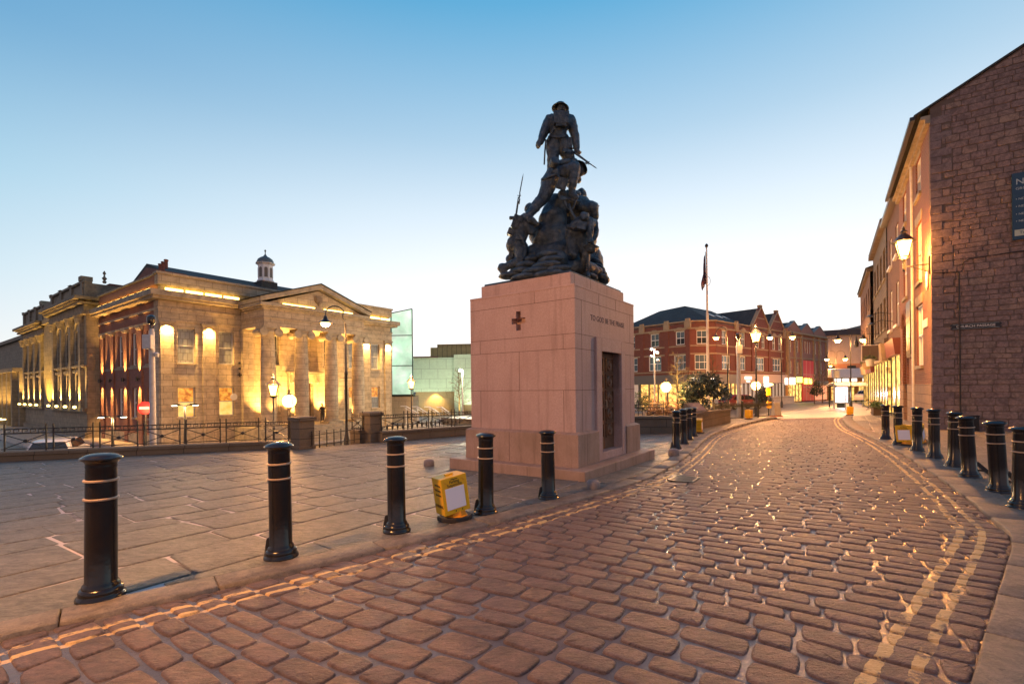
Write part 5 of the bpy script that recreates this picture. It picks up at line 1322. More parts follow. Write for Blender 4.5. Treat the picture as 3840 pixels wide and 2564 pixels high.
# the lamp that lights the near left of the street stands just outside the picture
swan('street_lamp', 'swan neck street lamp standing left of the nearest bollard', (-4.9, 2.0, G(-4.9, 2.0)), 5.0, (1,), 0.0, 1350, group='swan neck street lamps')
b_, h_ = on_low(792, 742, 18, -1.2); swan('street_lamp', 'swan neck street lamp between the gate pillars in front of the portico', b_, h_, (-1,), .55, 450, .85)
b_, h_ = on_low(663, 919, 15.2, -.4); globe_post('lit globe lamp behind the left stone pillar', b_, h_, .215, 200)
b_, h_ = on_low(627, 911, 21, -2.6); lantern_post('lit lantern on a post just left of the globe lamp, before the portico', b_, h_, 700, 1.1)
b_, h_ = on_low(943, 893, 30, -2.7); lantern_post('lit lantern on a post in front of the glass tower', b_, h_, 1500, 1.0)
p_ = onG(1670, 951); u_, v_ = duv(1668, 772); swan('street_lamp', 'swan neck street lamp behind the black street railings', p_, E - v_ / FPX * p_.y - p_.z, (-1,), -.35, 1500, .85)
p_ = onG(1735, 954); u_, v_ = duv(1735, 786); lantern_post('tall lantern lamp post at the corner of the black street railings', p_, E - v_ / FPX * p_.y - p_.z, 1500, 1.2)
b_, h_ = on_low(1527, 887, 23, -.1); globe_post('bright globe lamp in the hedged garden', b_, h_, .25, 900)
b_, h_ = on_low(1733, 884, 33, -.5); globe_post('bright globe lamp beyond the black railings, by the parked red car', b_, h_, .30, 900)
for x, y, d, lab in ((1791, 772, 50, 'double swan neck lamp in front of the gabled shops'), (1950, 778, 45, 'double swan neck lamp behind the bus shelter, the tallest of the far lamps'), (1917, 822, 62, 'double swan neck lamp farther down the street left of the shelter'), (1891, 838, 88, 'most distant double street lamp down the street')):
    b_, h_ = on_low(x, y, d, G(0, d) - .1); swan('street_lamp', lab, b_, h_, (-1, 1), -.1, 1500, 1.35 if d < 80 else 1.2)
def arm_light(lab, x, y, d):
    b, h = on_low(x, y, d, LOW); t = thing('double_arm_light', lab, 'street lamp', b, .35, 'double arm street lights'); m = MB(); m.lathe([(.09, 0), (.08, 1), (.045, h)], 12); m.build('post', IRON, t, smooth=40)
    for s_ in (-1, 1):
        m = MB(); m.tube([(0, 0, h - .12), (s_ * .14, 0, h), (s_ * .24, 0, h)], .025, 8); m.add([(s_ * .23, -.09, h - .03), (s_ * .60, -.07, h - .03), (s_ * .60, .07, h - .03), (s_ * .23, .09, h - .03), (s_ * .23, -.06, h + .07), (s_ * .57, -.04, h + .03), (s_ * .57, .04, h + .03), (s_ * .23, .06, h + .07)], [(0, 1, 5, 4), (1, 2, 6, 5), (2, 3, 7, 6), (3, 0, 4, 7), (4, 5, 6, 7), (3, 2, 1, 0)]); a = m.build('arm', IRON, t)
        m = MB(); m.box(min(s_ * .36, s_ * .58), max(s_ * .36, s_ * .58), -.05, .05, h - .05, h - .031); m.build('lens', COOLW, a); 
        lamp_light(t, (s_ * .6, 0, h - .2), 380, (1, .55, .22))
arm_light('double arm street light in front of the brick side of the town hall', 258, 955, 24)
arm_light('double arm street light below the lit ground floor window of the town hall', 424, 928, 25)
def floodpole(lab, x, y, d, z0, heads, e, flat=True):
    b, h = on_low(x, y, d, z0); t = thing('floodlight_pole', lab, 'street lamp', b, 0, 'floodlight poles'); m = MB(); m.lathe([(.09, 0), (.05, h)], 10); m.build('post', STEEL, t, smooth=40)
    for k in range(heads):
        q = (.28 * (1 if k % 2 else -1), -.05, h - .33 * k); m = MB(); m.obox((0, 0, q[2]), q, .04, .04); R_ = Matrix.Rotation(R(70), 3, 'X'); m.lathe([(.05, .12), (.16, 0), (.17, -.03)], 12, q, R=R_); a = m.build('floodlight', STEEL, t, smooth=40)
        m = MB(); m.ball(Vector(q) + R_ @ Vector((0, 0, -.02)), (.12, .12, .12), 12, 8); m.build('lens', COOLW, a, smooth=80)
    lamp_light(t, (0, -.5, h), e, (1, .85, .55)); return t
floodpole('white floodlight pole before the pale green cinema', 1060, 848, 46, LOW, 1, 2500)
floodpole('grey pole with clustered floodlights before the brick shops', 1500, 800, 41, -.9, 4, 700)

# ------------------------------------------------------------------ camera poles, no entry sign, flagpole
def cctv(lab, x, yt, d, z0, r=.10):
    b, h = on_low(x, yt, d, z0); t = thing('camera_pole', lab, 'camera pole', b, 0, 'security camera poles'); m = MB(); m.lathe([(r * 1.2, 0), (r * 1.1, h * .4), (r * .9, h * .93), (r * .7, h * .95)], 16); m.build('post', POLE, t, smooth=40)
    m = MB(); m.lathe([(.05, h * .95), (.05, h - .2), (.13, h - .16), (.16, h), (.14, h + .12), (.06, h + .18), (0, h + .19)], 16, (0, -.02, 0)); m.build('dome_camera', BPAINT, t, smooth=40)
    m = MB(); m.box(-.2, .14, -.26, -.06, h - 1.15, h - .6); m.build('control_box', POLE, t, bevel=.02); m = MB(); m.lathe([(.07, 0), (.1, .12), (.05, .18)], 10, (.2, -.05, h - 1.45)); m.build('side_camera', POLE, t, smooth=40); return t
cctv('pale security camera pole in front of the town hall corner', 348, 733, 18.5, LOW)
cctv('pale security camera pole behind the black street railings', 1693, 770, 30, -.7, .11)
b_, h_ = on_low(334, 935, 27, LOW); t = thing('no_entry_sign', 'round red no entry sign on a post before the brick wall', 'road sign', b_, .3)
m = MB(); m.lathe([(.04, 0), (.04, h_ + .2)], 10); m.build('post', IRON, t, smooth=40)
rx = Matrix.Rotation(R(90), 3, 'X'); m = MB(); m.lathe([(.36, .0), (.36, .03), (.345, .035)], 32, (0, -.06, h_), R=rx); d_ = m.build('sign_plate', plain('sign_red', (.6, .015, .02), .4, emit=(.8, .02, .02), es=.25), t, smooth=30)
m = MB(); m.box(-.27, .27, -.10, -.0955, h_ - .07, h_ + .07); m.build('white_bar', WHITE, d_)
b_, h_ = on_low(1620, 562, 25, -.25); t = thing('flagpole', 'tall pale flagpole with a furled flag behind the dark bush', 'flagpole', b_)
m = MB(); m.lathe([(.085, 0), (.08, 2), (.05, h_ * .7), (.032, h_ - .15)], 16); m.build('pole', POLE, t, smooth=40); m = MB(); m.lathe([(.03, h_ - .15), (.05, h_ - .12), (.09, h_ - .05), (.07, h_ + .03), (0, h_ + .09)], 14); m.build('finial', IRON, t, smooth=50)
m = MB(); fv = []; nu, nv = 7, 22
FLM = []
for sgn in (0, .012):
    for j in range(nv + 1):
        for i in range(nu + 1):
            a = i / nu; z = h_ - .35 - 1.7 * j / nv; wdt = (.06 + .17 * min(1, j / nv * 1.4)) * (1 if j < nv * .8 else 1 - (j / nv - .8) * 1.6)
            fv.append((-.05 - wdt * a, .10 * math.sin(a * 9 + j * .25) * (a + .2) + sgn, z - .35 * a * a))
q = (nu + 1)
for s_ in (0, 1):
    o_ = s_ * q * (nv + 1)
    for j in range(nv):
        for i in range(nu): m.add([fv[o_ + j * q + i], fv[o_ + j * q + i + 1], fv[o_ + (j + 1) * q + i + 1], fv[o_ + (j + 1) * q + i]], [(0, 1, 2, 3)], (0 if (i + j // 2) % 4 in (0, 1) else (1 if (i + j // 2) % 4 == 2 else 2)))
m.build('flag', [plain('flag_blue', (.02, .018, .06), .8), plain('flag_red', (.10, .015, .03), .8), plain('flag_white', (.16, .13, .15), .8)], t)
m = MB(); zc = h_ - 1.9; m.tube([(.02 + (.14 * math.sin(a)), -.05, zc + .24 * math.cos(a)) for a in [math.pi * k / 10 for k in range(11)]], .012, 6); m.build('halyard', IRON, t)

p_ = onG(2565 * 2348 / 3840, 1795 * 2348 / 3840); t = thing('drain_grate', 'iron drain grate by the double yellow lines near the plinth', 'drain', (p_.x, p_.y, Groad(p_.x, p_.y) + .012), RZ_ if 'RZ_' in globals() else .98)
m = MB(); m.box(-.25, .25, -.2, -.17, -.03, .012); m.box(-.25, .25, .17, .2, -.03, .012); m.box(-.25, -.22, -.17, .17, -.03, .012); m.box(.22, .25, -.17, .17, -.03, .012)
for k in range(9): m.box(-.2 + k * .048, -.178 + k * .048, -.17, .17, -.03, .008)
m.build('grate', IRON, t)

# ------------------------------------------------------------------ right hand street side
KX, KY = 14.9, 16.8; RZ = math.atan2(.832, .555)
def RB(x, y): return (KX + .555 * x - .832 * y, KY + .832 * x + .555 * y)
RUB_ = stone_mat('rubble_sandstone', (.20, .135, .118), (.31, .20, .165), (.46, .31, .19), .85, .012, con=(.5, .35, 1.3))
def wall_stones(name, cs, fn, mat, parent, rise=.02, seed=1, corner=.16):
    rg = random.Random(seed); V = []; F = []; RND = []
    for c in cs:
        p = chaikin(c, corner) if corner else c
        o = len(V); n = len(p); rv = rg.random(); h = rg.uniform(-.4, 1) * rise * .6; pp = p; m = 0
        for d, z in ((0, -.02), (0, rise * .5), (.007, rise * .95), (.012, rise), (.03, rise)):
            if d: pp = inset(pp, d)
            for q in pp: V.append(fn(q[0], q[1], z + h + noise.noise(Vector((q[0] * 7, q[1] * 7, seed))) * rise * .25))
            m += 1
        cx = sum(q[0] for q in p) / n; cy = sum(q[1] for q in p) / n; V.append(fn(cx, cy, rise * 1.05 + h))
        for k in range(m - 1):
            for i in range(n): F.append((o + k * n + i, o + k * n + (i + 1) % n, o + (k + 1) * n + (i + 1) % n, o + (k + 1) * n + i)); RND.append(rv)
        for i in range(n): F.append((o + (m - 1) * n + i, o + (m - 1) * n + (i + 1) % n, o + m * n)); RND.append(rv)
    me = bpy.data.meshes.new(name); me.from_pydata(V, [], F); me.materials.append(mat); me.polygons.foreach_set('use_smooth', [True] * len(F))
    bm = bmesh.new(); bm.from_mesh(me); bmesh.ops.recalc_face_normals(bm, faces=bm.faces); bm.to_mesh(me); bm.free(); me.set_sharp_from_angle(angle=R(32))
    a = me.attributes.new('rnd', 'FLOAT', 'FACE'); a.data.foreach_set('value', RND)
    o = bpy.data.objects.new(name, me); COL.objects.link(o); o.parent = parent; return o
SBRICK = masonry('street_brick', (.19, .052, .03), (.28, .082, .046), (.24, .17, .12), .225, .075, .012, .85, .008, (.12, .05, .035), .55)
BBRICK = masonry('brown_brick', (.13, .062, .042), (.18, .085, .058), (.10, .075, .06), .225, .075, .008, .88, .006, (.06, .035, .03), .7)
QUOIN = stone_mat('quoin_stone', (.21, .145, .135), (.26, .18, .16), (.27, .19, .16), .85, .005)
rb = thing('corner_building', 'tall corner building with rubble stone gable and orange lit brick street front', 'building', (KX, KY, 0), RZ)
gz = lambda a: 11.17 + a * .5225
region = [(.0, -.6), (10, -.6), (10, gz(5) - .0), (5, gz(5) + .0), (.0, gz(0) - .02)]
region = [(0.0, -.6), (10.0, -.6), (10.0, 11.17), (5.1, gz(5.1)), (0.0, 11.17)]
mb = MB(); mb.M = GABLE; mb.prism_xz(region, .0, .3); mb.build('gable_wall', plain('lime_mortar', (.13, .085, .065), .95, 0, (.17, .12, .09), 8), rb)
qz = -.6; k = 0; qcs = []
while qz < 10.7:
    h = .285; w = .56 if k % 2 else .29; qcs.append([(-.02, qz + .006), (w, qz + .006), (w, qz + h - .006), (-.02, qz + h - .006)]); qz += h; k += 1
wall_stones('quoin', qcs, lambda a, z, d: (-d, -a, z), QUOIN, rb, .016, 3, .03)
rub_poly = [(.30, -.6), (10.0, -.6), (10.0, 11.1), (5.1, gz(5.1) - .05), (.02, 11.12), (.02, 10.85), (.30, 10.8)]
cs = cells(rub_poly, (1, .0), (0, 1), (.15, .26), (.25, .62), (.016, .028), .05, seed=31)
def notq(c):
    cx = min(q[0] for q in c); cz = sum(q[1] for q in c) / len(c); kk = int((cz + .6) / .285); return cx > (.575 if kk % 2 else .30) or cz > 10.7
def trimq(c):
    cz = sum(q[1] for q in c) / len(c); kk = int((cz + .6) / .285); w = .585 if kk % 2 else .31
    c2 = clip(c, [(w, -2), (30, -2), (30, 30), (w, 30)]); return c2 if len(c2) > 2 and area(c2) > .006 else None
cs2 = [q for q in (trimq(c) for c in cs) if q]
wall_stones('rubble_stones', cs2, lambda a, z, d: (-d, -a, z), RUB_, rb, .013, 5, .11)
# street front
wins = [(2.1, 3.4, 8.95, 10.45), (6.3, 7.5, 8.95, 10.45), (2.1, 3.4, 5.5, 7.85), (6.3, 7.5, 5.5, 7.85), (2.0, 3.55, 2.15, 4.6), (6.2, 7.55, -.6, 4.2)]
mb = MB(); mb.M = STREET; wall_open(mb, .02, 9.0, 1.4, 10.95, [(a, b_, max(c, 1.4), d) for a, b_, c, d in wins], .22); mb.build('brick_front', SBRICK, rb)
mb = MB(); mb.M = STREET; mb.box(.0, 6.2, -.05, .2, -.6, 1.4); mb.box(7.55, 9.0, -.05, .2, -.6, 1.4); mb.build('stone_plinth', masonry('plinth_stone', (.30, .20, .14), (.38, .26, .18), (.16, .11, .08), .8, .34, .014, .9, .01), rb)
for i, w in enumerate(wins[:5]): window(rb, STREET, *w, .1, lit('warm_blind', (.55, .40, .25), (.7, .55, .36), .3) if i == 4 else GLASS, None, WSASH, sillmat=STONE, bars=(1, 1))
for a, b_, c, d in wins[:5]:
    mb = MB(); mb.M = STREET; mb.prism_xz([(a - .05, d + .002), (b_ + .05, d + .002), (b_ + .2, d + .36), (a - .2, d + .36)], -.03, .1); mb.build('lintel', STONE, rb)
mb = MB(); mb.M = STREET; mb.box(6.2, 7.55, .35, .4, -.6, 4.2); mb.box(6.3, 7.45, .3, .35, -.4, 2.4); mb.build('arched_door', plain('red_door', (.20, .03, .015), .4), rb)
mb = MB(); mb.M = STREET; mb.tube([(6.87 + .74 * math.cos(t), -.02, 4.1 + .74 * math.sin(t)) for t in [math.pi * q / 14 for q in range(15)]], .12, 6); mb.box(6.05, 6.2, -.06, .2, 1.4, 4.2); mb.box(7.55, 7.7, -.06, .2, 1.4, 4.2); mb.build('door_arch', SBRICK, rb)
mb = MB(); mb.M = STREET; mb.box(4.4, 5.7, -.12, -.02, 2.7, 5.0); mb.box(4.3, 5.8, -.09, -.015, 2.6, 2.7); mb.box(4.3, 5.8, -.09, -.015, 5.0, 5.1); pb = mb.build('notice_board', plain('dark_board', (.03, .025, .025), .35), rb)
for z in (2.9, 3.45, 4.2):
    mb = MB(); mb.M = STREET; mb.box(4.5, 5.6, -.135, -.121, z, z + .14); mb.build('board_panel', plain('board_gold', (.4, .28, .15), .4) if z == 2.9 else bpy.data.materials['board_gold'], pb)
mb = MB(); mb.M = STREET; mb.box(-.05, 9.0, -.14, .0, 10.62, 10.78); mb.box(-.05, 9.0, -.26, .0, 10.78, 10.9); mb.build('white_eaves_moulding', STONE, rb)
mb = MB(); mb.M = STREET; mb.box(-.07, 9.0, -.56, -.42, 10.84, 10.97); mb.build('gutter', IRON, rb)
mb = MB(); mb.add([(-.07, .45, 10.95), (9, .45, 10.95), (9, -5.1, 13.85), (-.07, -5.1, 13.85), (-.07, .45, 11.02), (9, .45, 11.02), (9, -5.1, 13.92), (-.07, -5.1, 13.92)], [(0, 1, 5, 4), (1, 2, 6, 5), (2, 3, 7, 6), (3, 0, 4, 7), (4, 5, 6, 7), (3, 2, 1, 0)])
mb.add([(-.07, -10.7, 10.95), (9, -10.7, 10.95), (9, -5.1, 13.85), (-.07, -5.1, 13.85), (-.07, -10.7, 11.02), (9, -10.7, 11.02), (9, -5.1, 13.92), (-.07, -5.1, 13.92)], [(0, 1, 5, 4), (1, 2, 6, 5), (2, 3, 7, 6), (3, 0, 4, 7), (4, 5, 6, 7), (3, 2, 1, 0)]); mb.build('roof', SLATE, rb)
mb = MB(); mb.M = STREET; mb.box(.3, 9.0, .3, 9.8, -.6, 10.9); mb.build('inner_walls', BBRICK, rb)
mb = MB(); mb.M = STREET; mb.tube([(4.0, -.08, -.3), (4.0, -.08, 10.9)], .045, 8); mb.build('drainpipe', WHITE, rb, smooth=40)
mb = MB(); mb.M = STREET; mb.box(.9, 1.9, -.03, -.001, 3.55, 3.85); mb.build('street_name_plate', WHITE, rb)
mb = MB(); mb.M = STREET; mb.ball((.75, -.04, 5.2), (.16, .03, .36), 16, 10); mb.build('oval_plaque', WHITE, rb, smooth=80)
# things fixed on the gable
NAVY = plain('navy_sign', (.008, .045, .085), .4); SLET = plain('sign_lettering', (.45, .5, .46), .6)
sg = thing('letting_sign', 'large navy sign board with pale capitals high on the stone gable', 'sign', (KX, KY, 0), RZ)
mb = MB(); mb.M = GABLE; mb.box(2.0, 3.5, -.10, -.035, 6.1, 8.28); bd = mb.build('board', NAVY, sg, bevel=.006)
gr = (R(90), 0, R(-90))
mb = MB(); mb.M = GABLE; mb.box(2.05, 3.45, -.104, -.100, 6.22, 6.42); mb.build('cream_strip', plain('cream_strip', (.5, .5, .36), .5), bd)
text('NE', .27, SLET, bd, (-.102, -2.08, 7.98), gr, .001, align='LEFT'); text('GRO', .12, SLET, bd, (-.102, -2.08, 7.76), gr, .001, align='LEFT')
for z in (7.42, 7.18, 6.93, 6.70): text('• NEW', .10, SLET, bd, (-.102, -2.08, z), gr, .001, align='LEFT')
text('Tele', .13, NAVY, bd, (-.106, -2.16, 6.32), gr, .001, align='LEFT')
cp = thing('passage_sign', 'long black street sign reading CHURCH PASSAGE on the stone gable', 'sign', (KX, KY, 0), RZ)
mb = MB(); mb.M = GABLE; mb.prism_xz([(.50, 3.27), (1.70, 3.27), (1.74, 3.31), (1.70, 3.36), (1.74, 3.41), (1.70, 3.46), (.50, 3.46), (.46, 3.41), (.50, 3.36), (.46, 3.31)], -.07, -.04); pl_ = mb.build('plate', plain('black_plate', (.012, .01, .01), .4), cp)
mb = MB(); mb.M = GABLE
for q in ((.52, 1.68, 3.285, 3.292), (.52, 1.68, 3.438, 3.445)): mb.box(q[0], q[1], -.073, -.0705, q[2], q[3])
mb.build('border', SLET, pl_); text('CHURCH PASSAGE', .115, plain('cream_letter', (.85, .75, .62), .5), pl_, (-.071, -1.10, 3.365), gr, .001)
cb = thing('wall_cable', 'dark cable and downpipe running across and down the stone gable', 'cable', (KX, KY, 0), RZ)
mb = MB(); mb.M = GABLE; mb.tube([(.02, -.06, 5.32), (.4, -.06, 5.28), (.74, -.06, 5.26), (.80, -.06, 5.32), (.82, -.06, 5.55), (.95, -.06, 5.66), (2.0, -.06, 5.72), (6, -.06, 5.76)], .014, 6); mb.tube([(.70, -.07, 5.26), (.70, -.07, -.3)], .022, 8); mb.build('cable', IRON, cb, smooth=60)
jb = thing('cable_box', 'small black cabinet at the foot of the stone gable below the pipe', 'cabinet', (*RB(-.12, -.95), -.2), RZ)
mb = MB(); mb.box(-.14, .1, -.18, .18, 0, .5); mb.box(-.155, .1, -.2, .2, .5, .53); mb.build('body', BPAINT, jb, bevel=.01); mb = MB(); mb.box(-.15, -.141, -.15, .15, .05, .46); mb.build('door', BPAINT, jb)
# wall lantern on its bracket
wl_ = thing('wall_lantern', 'brightly lit wall lantern on an iron bracket at the corner of the brick front', 'street lamp', (*RB(.3, .05), 0), RZ)
mb = MB(); mb.box(-.03, .03, -.05, .0, 5.35, 6.0); mb.obox((0, 0, 5.72), (0, .72, 5.72), .035, .035); mb.tube([(0, 0, 5.45), (0, .25, 5.58), (0, .5, 5.70)], .014, 6); mb.lathe([(.035, 5.55), (.05, 5.6), (.05, 5.9), (.06, 6.0), (.03, 6.06)], 10, (0, .68, 0)); mb.build('bracket', IRON, wl_)
lantern_head(wl_, 6.10, 1.25, (0, .68)); lamp_light(wl_, (0, .68, 6.0), 4200, (1, .38, .07), .18); lamp_light(wl_, (-.55, .80, 6.4), 260, (1, .40, .09), .15)

# neighbours along the street
def shopfront(t, x0, x1, z0, z1, fas, fm, out=.22, col=None):
    mb = MB(); mb.M = STREET; mb.add([(x0, -out, z1), (x1, -out, z1), (x1, -out - .10, z1 + fas), (x0, -out - .10, z1 + fas), (x0, .05, z1), (x1, .05, z1), (x1, .05, z1 + fas), (x0, .05, z1 + fas)], [(0, 1, 2, 3), (4, 7, 6, 5), (0, 4, 5, 1), (3, 2, 6, 7), (0, 3, 7, 4), (1, 5, 6, 2)]); mb.build('fascia', fm, t)
    mb = MB(); mb.M = STREET; mb.box(x0, x1, .03, .16, z0 + .5, z1); mb.build('shop_window', col or LIT_SHOP, t)
    n = max(2, round((x1 - x0) / 2.0))
    for k in range(n + 1):
        x = x0 + (x1 - x0 - .14) * k / n; mb = MB(); mb.M = STREET; mb.box(x, x + .10, -.02, .029, z0, z1); mb.build('shop_mullion', DARKM, t)
    mb = MB(); mb.M = STREET; mb.box(x0 + .14, x1 - .14, -.03, .11, z0, z0 + .5); mb.build('stall_riser', DARKM, t)
REDF = plain('maroon_fascia', (.20, .035, .03), .45); CREAM = plain('cream_fascia', (.55, .40, .22), .6, 0, (.42, .30, .16), 3)
nb = thing('brown_brick_house', 'brown brick house with maroon shop fascia beside the lit corner building', 'building', (KX, KY, 0), RZ)
wn_ = [(9.9, 11.1, 4.6, 6.9), (13.0, 14.2, 4.6, 6.9), (9.9, 11.1, 8.3, 10.0), (13.0, 14.2, 8.3, 10.0)]
mb = MB(); mb.M = STREET; wall_open(mb, 9.0, 15.5, 3.6, 11.2, wn_, .2, .05); mb.box(9.0, 15.5, .35, 9, -.8, 11.1); mb.build('wall', BBRICK, nb)
for w in wn_: window(nb, STREET, *w, .14, GLASS, None, WSASH, sillmat=WHITE)
mb = MB(); mb.M = STREET; mb.box(9.0, 15.5, -.3, .1, 11.2, 11.42); mb.build('eaves', IRON, nb)
mb = MB(); mb.add([(9, .3, 11.4), (15.5, .3, 11.4), (15.5, -5, 13.9), (9, -5, 13.9), (9, -9, 11), (15.5, -9, 11)], [(0, 1, 2, 3), (3, 2, 5, 4), (0, 3, 4), (1, 5, 2)]); mb.build('roof', SLATE, nb)
shopfront(nb, 9.0, 13.4, -.75, 2.95, .85, REDF)
for x in (12.4, 15.3):
    mb = MB(); mb.box(x - .5, x + .5, -2.4, -1.0, 11.5, 14.4 if x > 15 else 13.9); mb.box(x - .58, x + .58, -2.48, -.92, 14.4 if x > 15 else 13.9, 14.6 if x > 15 else 14.1); mb.build('chimney', BBRICK, nb)
OLDST = masonry('dark_old_stone', (.13, .095, .07), (.19, .14, .10), (.07, .055, .045), .5, .25, .012, .9, .008, (.05, .035, .028), .7)
old = thing('stone_mullioned_house', 'narrow dark stone house with cream shop fascia and flower boxes down the right side', 'building', (KX, KY, 0), RZ)
mb = MB(); mb.M = STREET; wo = [(16.2 + 2.4 * k, 17.6 + 2.4 * k, z, z + 2.0) for k in range(4) for z in (5.0, 8.2)]; wall_open(mb, 15.5, 26, 4.0, 11.4, wo, .25); mb.box(15.5, 26, .4, 9, -1, 11.3); mb.build('wall', OLDST, old)
for w in wo: window(old, STREET, *w, .16, GLASS, None, LTRIM, bars=(2, 1), sillmat=LTRIM)
mb = MB(); mb.M = STREET; mb.box(15.5, 26, -.3, .1, 11.4, 11.7); mb.box(15.5, 26, -.15, .1, 4.0, 4.3); mb.build('cornice', OLDST, old)
mb = MB(); mb.add([(15.5, .3, 11.8), (26, .3, 11.8), (26, -5, 13.6), (15.5, -5, 13.6), (15.5, -9, 11), (26, -9, 11)], [(0, 1, 2, 3), (3, 2, 5, 4), (0, 3, 4), (1, 5, 2)]); mb.build('roof', SLATE, old)
shopfront(old, 15.6, 21.5, -.85, 2.9, 1.1, CREAM, .25)
shopfront(old, 21.7, 26, -.95, 2.9, .7, REDF, .15)
far_ = thing('far_terrace', 'farther terrace of old shop houses at the end of the right side', 'building', (KX, KY, 0), RZ)
mb = MB(); mb.M = STREET; wo = [(27 + 2.6 * k, 28.3 + 2.6 * k, z, z + 1.9) for k in range(5) for z in (4.6, 7.6)]; wall_open(mb, 26, 40, 3.3, 10.6, wo, .25, -.2); mb.box(26, 40, .2, 9, -1.5, 10.5); mb.build('wall', BBRICK, far_)
for w in wo: window(far_, STREET, *w, .0, GLASS, None, WSASH)
mb = MB(); mb.M = STREET; mb.box(26, 40, -.4, .1, 10.6, 10.85); mb.build('eaves', OLDST, far_)
mb = MB(); mb.add([(26, .5, 10.9), (40, .5, 10.9), (40, -5, 12.8), (26, -5, 12.8), (26, -9, 10), (40, -9, 10)], [(0, 1, 2, 3), (3, 2, 5, 4), (0, 3, 4), (1, 5, 2)]); mb.build('roof', SLATE, far_)
shopfront(far_, 26.1, 32.5, -1.05, 2.4, .8, REDF, .2); shopfront(far_, 33, 40, -1.2, 2.4, .8, CREAM, .2)
hs = thing('hanging_sign', 'square blank dark sign hanging out from the cream shop front', 'sign', (*RB(17, .7), 0), RZ)
mb = MB(); mb.box(-.03, .03, -.42, .55, 2.92, 4.02); q_ = mb.build('frame', plain('sign_grey_frame', (.45, .42, .45), .4), hs); mb = MB(); mb.box(-.036, .036, -.37, .50, 2.97, 3.97); mb.build('panel', plain('sign_dark_panel', (.045, .03, .035), .4), q_)
mb = MB(); mb.box(-.02, .02, -.8, .6, 4.08, 4.12); mb.box(-.015, .015, -.2, -.17, 4.0, 4.1); mb.build('bracket', IRON, hs)
bl = thing('bracket_lamp', 'unlit black lamp on a bracket above the hanging sign', 'lamp', (*RB(19.5, .1), 0), RZ)
mb = MB(); mb.obox((0, 0, 4.95), (0, 1.3, 4.95), .04, .04); mb.lathe([(.02, 4.9), (.05, 4.6), (.14, 4.35), (.12, 4.1), (.02, 4.05)], 12, (0, 1.3, 0)); mb.build('arm', IRON, bl, smooth=50)
wsl = thing('sign_spotlight', 'thin black swan arm lights over the brown brick front', 'lamp', (*RB(11.6, .05), 0), RZ)
for dz, dx in ((4.9, 0), (5.5, 1.3)):
    mb = MB(); mb.tube([(dx, 0, dz), (dx, .5, dz + .12), (dx, .9, dz)], .02, 6); mb.lathe([(.05, .1), (.22, 0), (.22, -.02)], 12, (dx, .95, dz - .08)); mb.build('arm', IRON, wsl, smooth=50)

# leaf clusters
def leaf_mat(name, c1, c2, rough=.45):
    m, nt, b = nodes(name); a = nt.nodes.new('ShaderNodeAttribute'); a.attribute_name = 'rnd'
    nt.links.new(ramp(nt, a.outputs['Fac'], [(0, c1), (1, c2)]), b.inputs['Base Color']); b.inputs['Roughness'].default_value = rough; return m
def leaves(name, blobs, n, size, mat, parent, seed=1, shell=.45, droop=.3, asp=.42):
    rg = random.Random(seed); V = []; F = []; RN = []; tot = sum(b_[1][0] * b_[1][1] * b_[1][2] for b_ in blobs)
    for c, r in blobs:
        k = int(n * r[0] * r[1] * r[2] / tot)
        for _ in range(k):
            d = Vector((rg.gauss(0, 1), rg.gauss(0, 1), rg.gauss(0, 1))).normalized(); rad = shell + (1 - shell) * rg.random() ** .6; rad *= 1 + .22 * noise.noise(d * 2.7 + Vector(c))
            p = Vector((c[0] + d.x * r[0] * rad, c[1] + d.y * r[1] * rad, c[2] + d.z * r[2] * rad))
            u = (d + Vector((rg.gauss(0, .6), rg.gauss(0, .6), rg.gauss(0, .5) - droop))).normalized(); w = u.orthogonal().normalized(); w = (Matrix.Rotation(rg.uniform(0, 6.28), 3, u) @ w); nn = u.cross(w)
            s_ = size * rg.uniform(.6, 1.3); o = len(V)
            V += [p, p + u * s_ * .5 + w * s_ * asp * .5 + nn * s_ * .06, p + u * s_, p + u * s_ * .5 - w * s_ * asp * .5 + nn * s_ * .06]; F += [(o, o + 1, o + 2), (o, o + 2, o + 3)]; q = rg.random(); RN += [q, q]
    me = bpy.data.meshes.new(name); me.from_pydata(V, [], F); me.materials.append(mat); a = me.attributes.new('rnd', 'FLOAT', 'FACE'); a.data.foreach_set('value', RN)
    o = bpy.data.objects.new(name, me); COL.objects.link(o); o.parent = parent; return o
RHODO = leaf_mat('rhododendron_leaf', (.015, .03, .025), (.05, .09, .065), .32); HEDGE = leaf_mat('brown_hedge_leaf', (.05, .028, .014), (.13, .065, .03), .7); GREEN = leaf_mat('green_leaf', (.03, .06, .015), (.09, .15, .035), .5); CONI = leaf_mat('conifer_leaf', (.012, .022, .012), (.035, .05, .022), .6)
BARK = plain('bark', (.07, .045, .03), .9, 0, (.12, .08, .05), 12, .01, 30); LBARK = plain('golden_lit_bark', (.20, .14, .07), .85, 0, (.28, .2, .1), 12, .01, 30)  # second bark is a lightened copy: golden uplighting put into its colour
